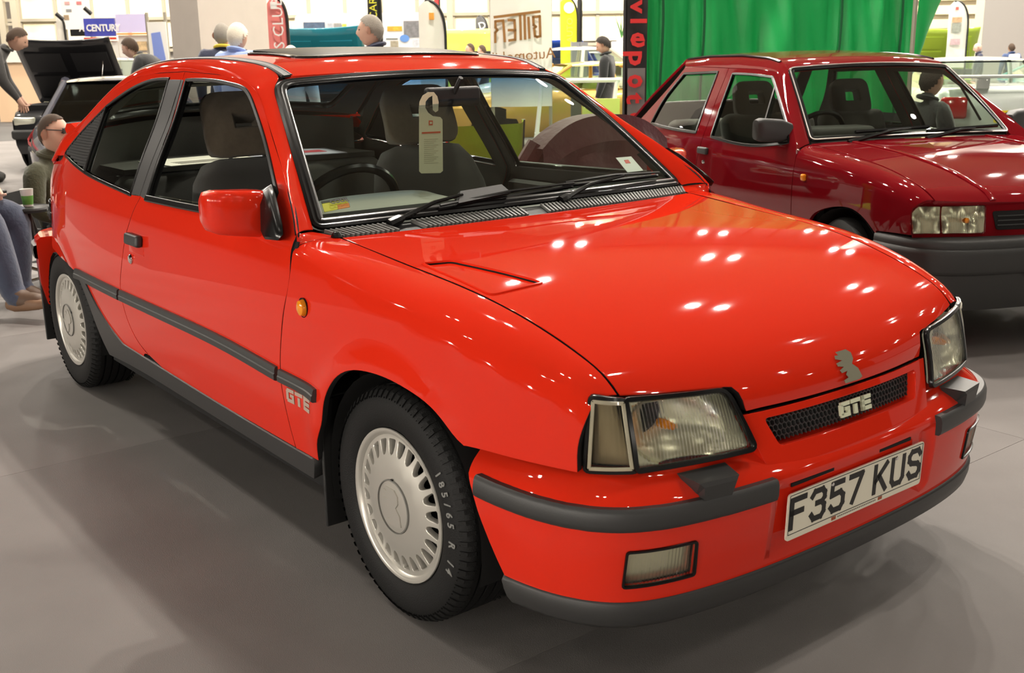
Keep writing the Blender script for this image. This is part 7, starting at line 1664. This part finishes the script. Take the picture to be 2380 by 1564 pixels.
# barrier with yellow sign, boxes
DW = 11.0; q0, q1 = gp(1262, DW), gp(1451, DW); br = empty('barrier', (q1[0], q1[1], 0), RZ); tag(br, 'white tubular barrier in front of the gold coupe', 'barrier'); L_ = np.linalg.norm(q1-q0); zt = zat(1360, 187, DW)
mb = MB(); mb.tube([(-L_, 0, zt), (0, 0, zt)], .022, 8); mb.build('top_rail', WHITE, br)
for x in (-.03, -L_+.03):
    for s in (-1, 1): mb = MB(); mb.tube([(x, 0, zt), (x-.12, s*.28, .01)], .018, 8); mb.build('leg', WHITE, br)
mb = MB(); mb.tube([(-L_-.05, 0, .55), (-.02, 0, .55)], .014, 8); mb.build('lower_rail', WHITE, br)
ys = empty('yellow_sign', tuple(np.r_[gp(1407, DW-.3), 0]), RZ); tag(ys, 'pale yellow sign board standing before the white barrier', 'sign'); mb = MB(); mb.box((0, 0, (zat(1407, 226, DW)+zat(1407, 272, DW))/2), (.36, .03, zat(1407, 226, DW)-zat(1407, 272, DW))); mb.build('board', mat('sign_yellow', (.85, .85, .22), .5), ys)
mb = MB(); mb.box((-.24, 0, (zat(1407, 226, DW)+zat(1407, 275, DW))/2), (.10, .03, .22)); mb.build('side_board', mat('sign_grey', (.12, .11, .10), .6), ys)
for s in (-1, 1): mb = MB(); mb.box((s*.14, .03, .35), (.03, .03, .72)); mb.build('leg', STEEL, ys)
q = gp(1355, 20.2); gb = empty('cabinet', (q[0], q[1], 0), RZ); tag(gb, 'tall plain grey cabinet below the yellow flag', 'cabinet'); mb = MB(); mb.box((-.07, 0, .74), (.14, .4, 1.48)); mb.build('door', mat('cabinet_grey', (.22, .22, .24), .5), gb); mb = MB(); mb.box((.075, 0, .74), (.14, .4, 1.48)); mb.build('side_panel', mat('cabinet_grey', (.22, .22, .24), .5), gb)
q = gp(1447, 20.3); wb_ = empty('cash_table', (q[0], q[1], 0), RZ); tag(wb_, 'white display box on a stand beside the man in the black jacket', 'box'); mb = MB(); mb.rbox((0, 0, 1.36), (.24, .3, .24), .02); mb.build('box', WP, wb_); mb = MB(); mb.box((0, 0, .62), (.10, .1, 1.24)); mb.build('stand', INK, wb_)
pl = empty('plant', tuple(np.r_[gp(1454, 21), 0])); tag(pl, 'small green potted plant above the white box', 'plant'); mb = MB(); mb.lathe([(.0, 0), (.05, 0), (.06, 1.40), (.09, 1.42), (.09, 1.55), (0, 1.55)], 14); mb.build('pot_stand', WP, pl)
for k in range(7): a_ = k*.9; mb = MB(); mb.tube([(0, 0, 1.55), (.05*math.cos(a_), .05*math.sin(a_), 1.72), (.14*math.cos(a_), .14*math.sin(a_), 1.80+.03*k)], [.012, .010, .002], 5); mb.build('leaf', mat('leaf_green', (.06, .22, .05), .6), pl)
# camp chair and coat chair on the far side of the red car
LIME = mat('lime_canvas', (.36, .55, .03), .8, bump=.3, bscale=40); q = pt(1072, 330, 6.0); rz_ = RZ-PI/2+.5
cc = folding_chair((q[0]-.0, q[1], 0), rz_+PI, LIME, 'lime green camp chair beyond the red car, seen through its windscreen', backz=zat(1140, 283, 6.0), w_=.44)
mb = MB(); mb.box((-.33, .02, .62), (.006, .09, .05)); mb.build('pocket_label', mat('label_grey', (.20, .22, .18), .7), cc)
BURG = mat('burgundy_quilt', (.085, .012, .018), .75, bump=.8, bscale=16, sheen=.2); q = pt(1295, 330, 5.3)
cx = folding_chair((q[0], q[1], 0), rz_+PI+.15, BLKF, 'black folding chair carrying the burgundy coat', backz=.86, w_=.56)
ct_ = empty('quilted_coat', (q[0], q[1], 0), rz_+PI+.15); tag(ct_, 'burgundy quilted coat draped over a chair beyond the red car', 'coat')
G = []
for s in np.linspace(0, 1, 31):
    row = []
    for y in np.linspace(-.38, .38, 21):
        top_ = 1.07-.13*abs(y/.38)**2.6; l = (s-.5)*2; w0 = .011*math.sin(abs(l)*30+.6*math.sin(y*14))+.020*math.sin(y*21+3*l)*min(1, abs(l)*2)
        x = -.30+(.075+w0)*(1 if l > 0 else -1)*(1-(1-min(1, abs(l)*4))**2)**.5; z = top_-max(0, abs(l)-.08)*.62; row.append((x-.02*abs(l), y*(1+.10*abs(l)), z))
    G.append(row)
mb = MB(); mb.grid(G); mb.build('coat_body', BURG, ct_)
for s in (-1, 1): mb = MB(); mb.tube([(-.28, s*.32, .94), (-.24, s*.40, .80), (-.20, s*.43, .60), (-.19, s*.42, .42)], [.07, .07, .06, .05], 10); mb.build('sleeve', BURG, ct_)
# white sheet lying on the dashboard
dp = empty('paper_sheet', (-.62, .40, .9005), .2); tag(dp, 'white sheet lying on the passenger side of the dashboard', 'paper'); mb = MB(); mb.box((0, 0, 0), (.12, .22, .002)); mb.build('sheet', mat('paper_0', (.7, .7, .7), .7), dp)
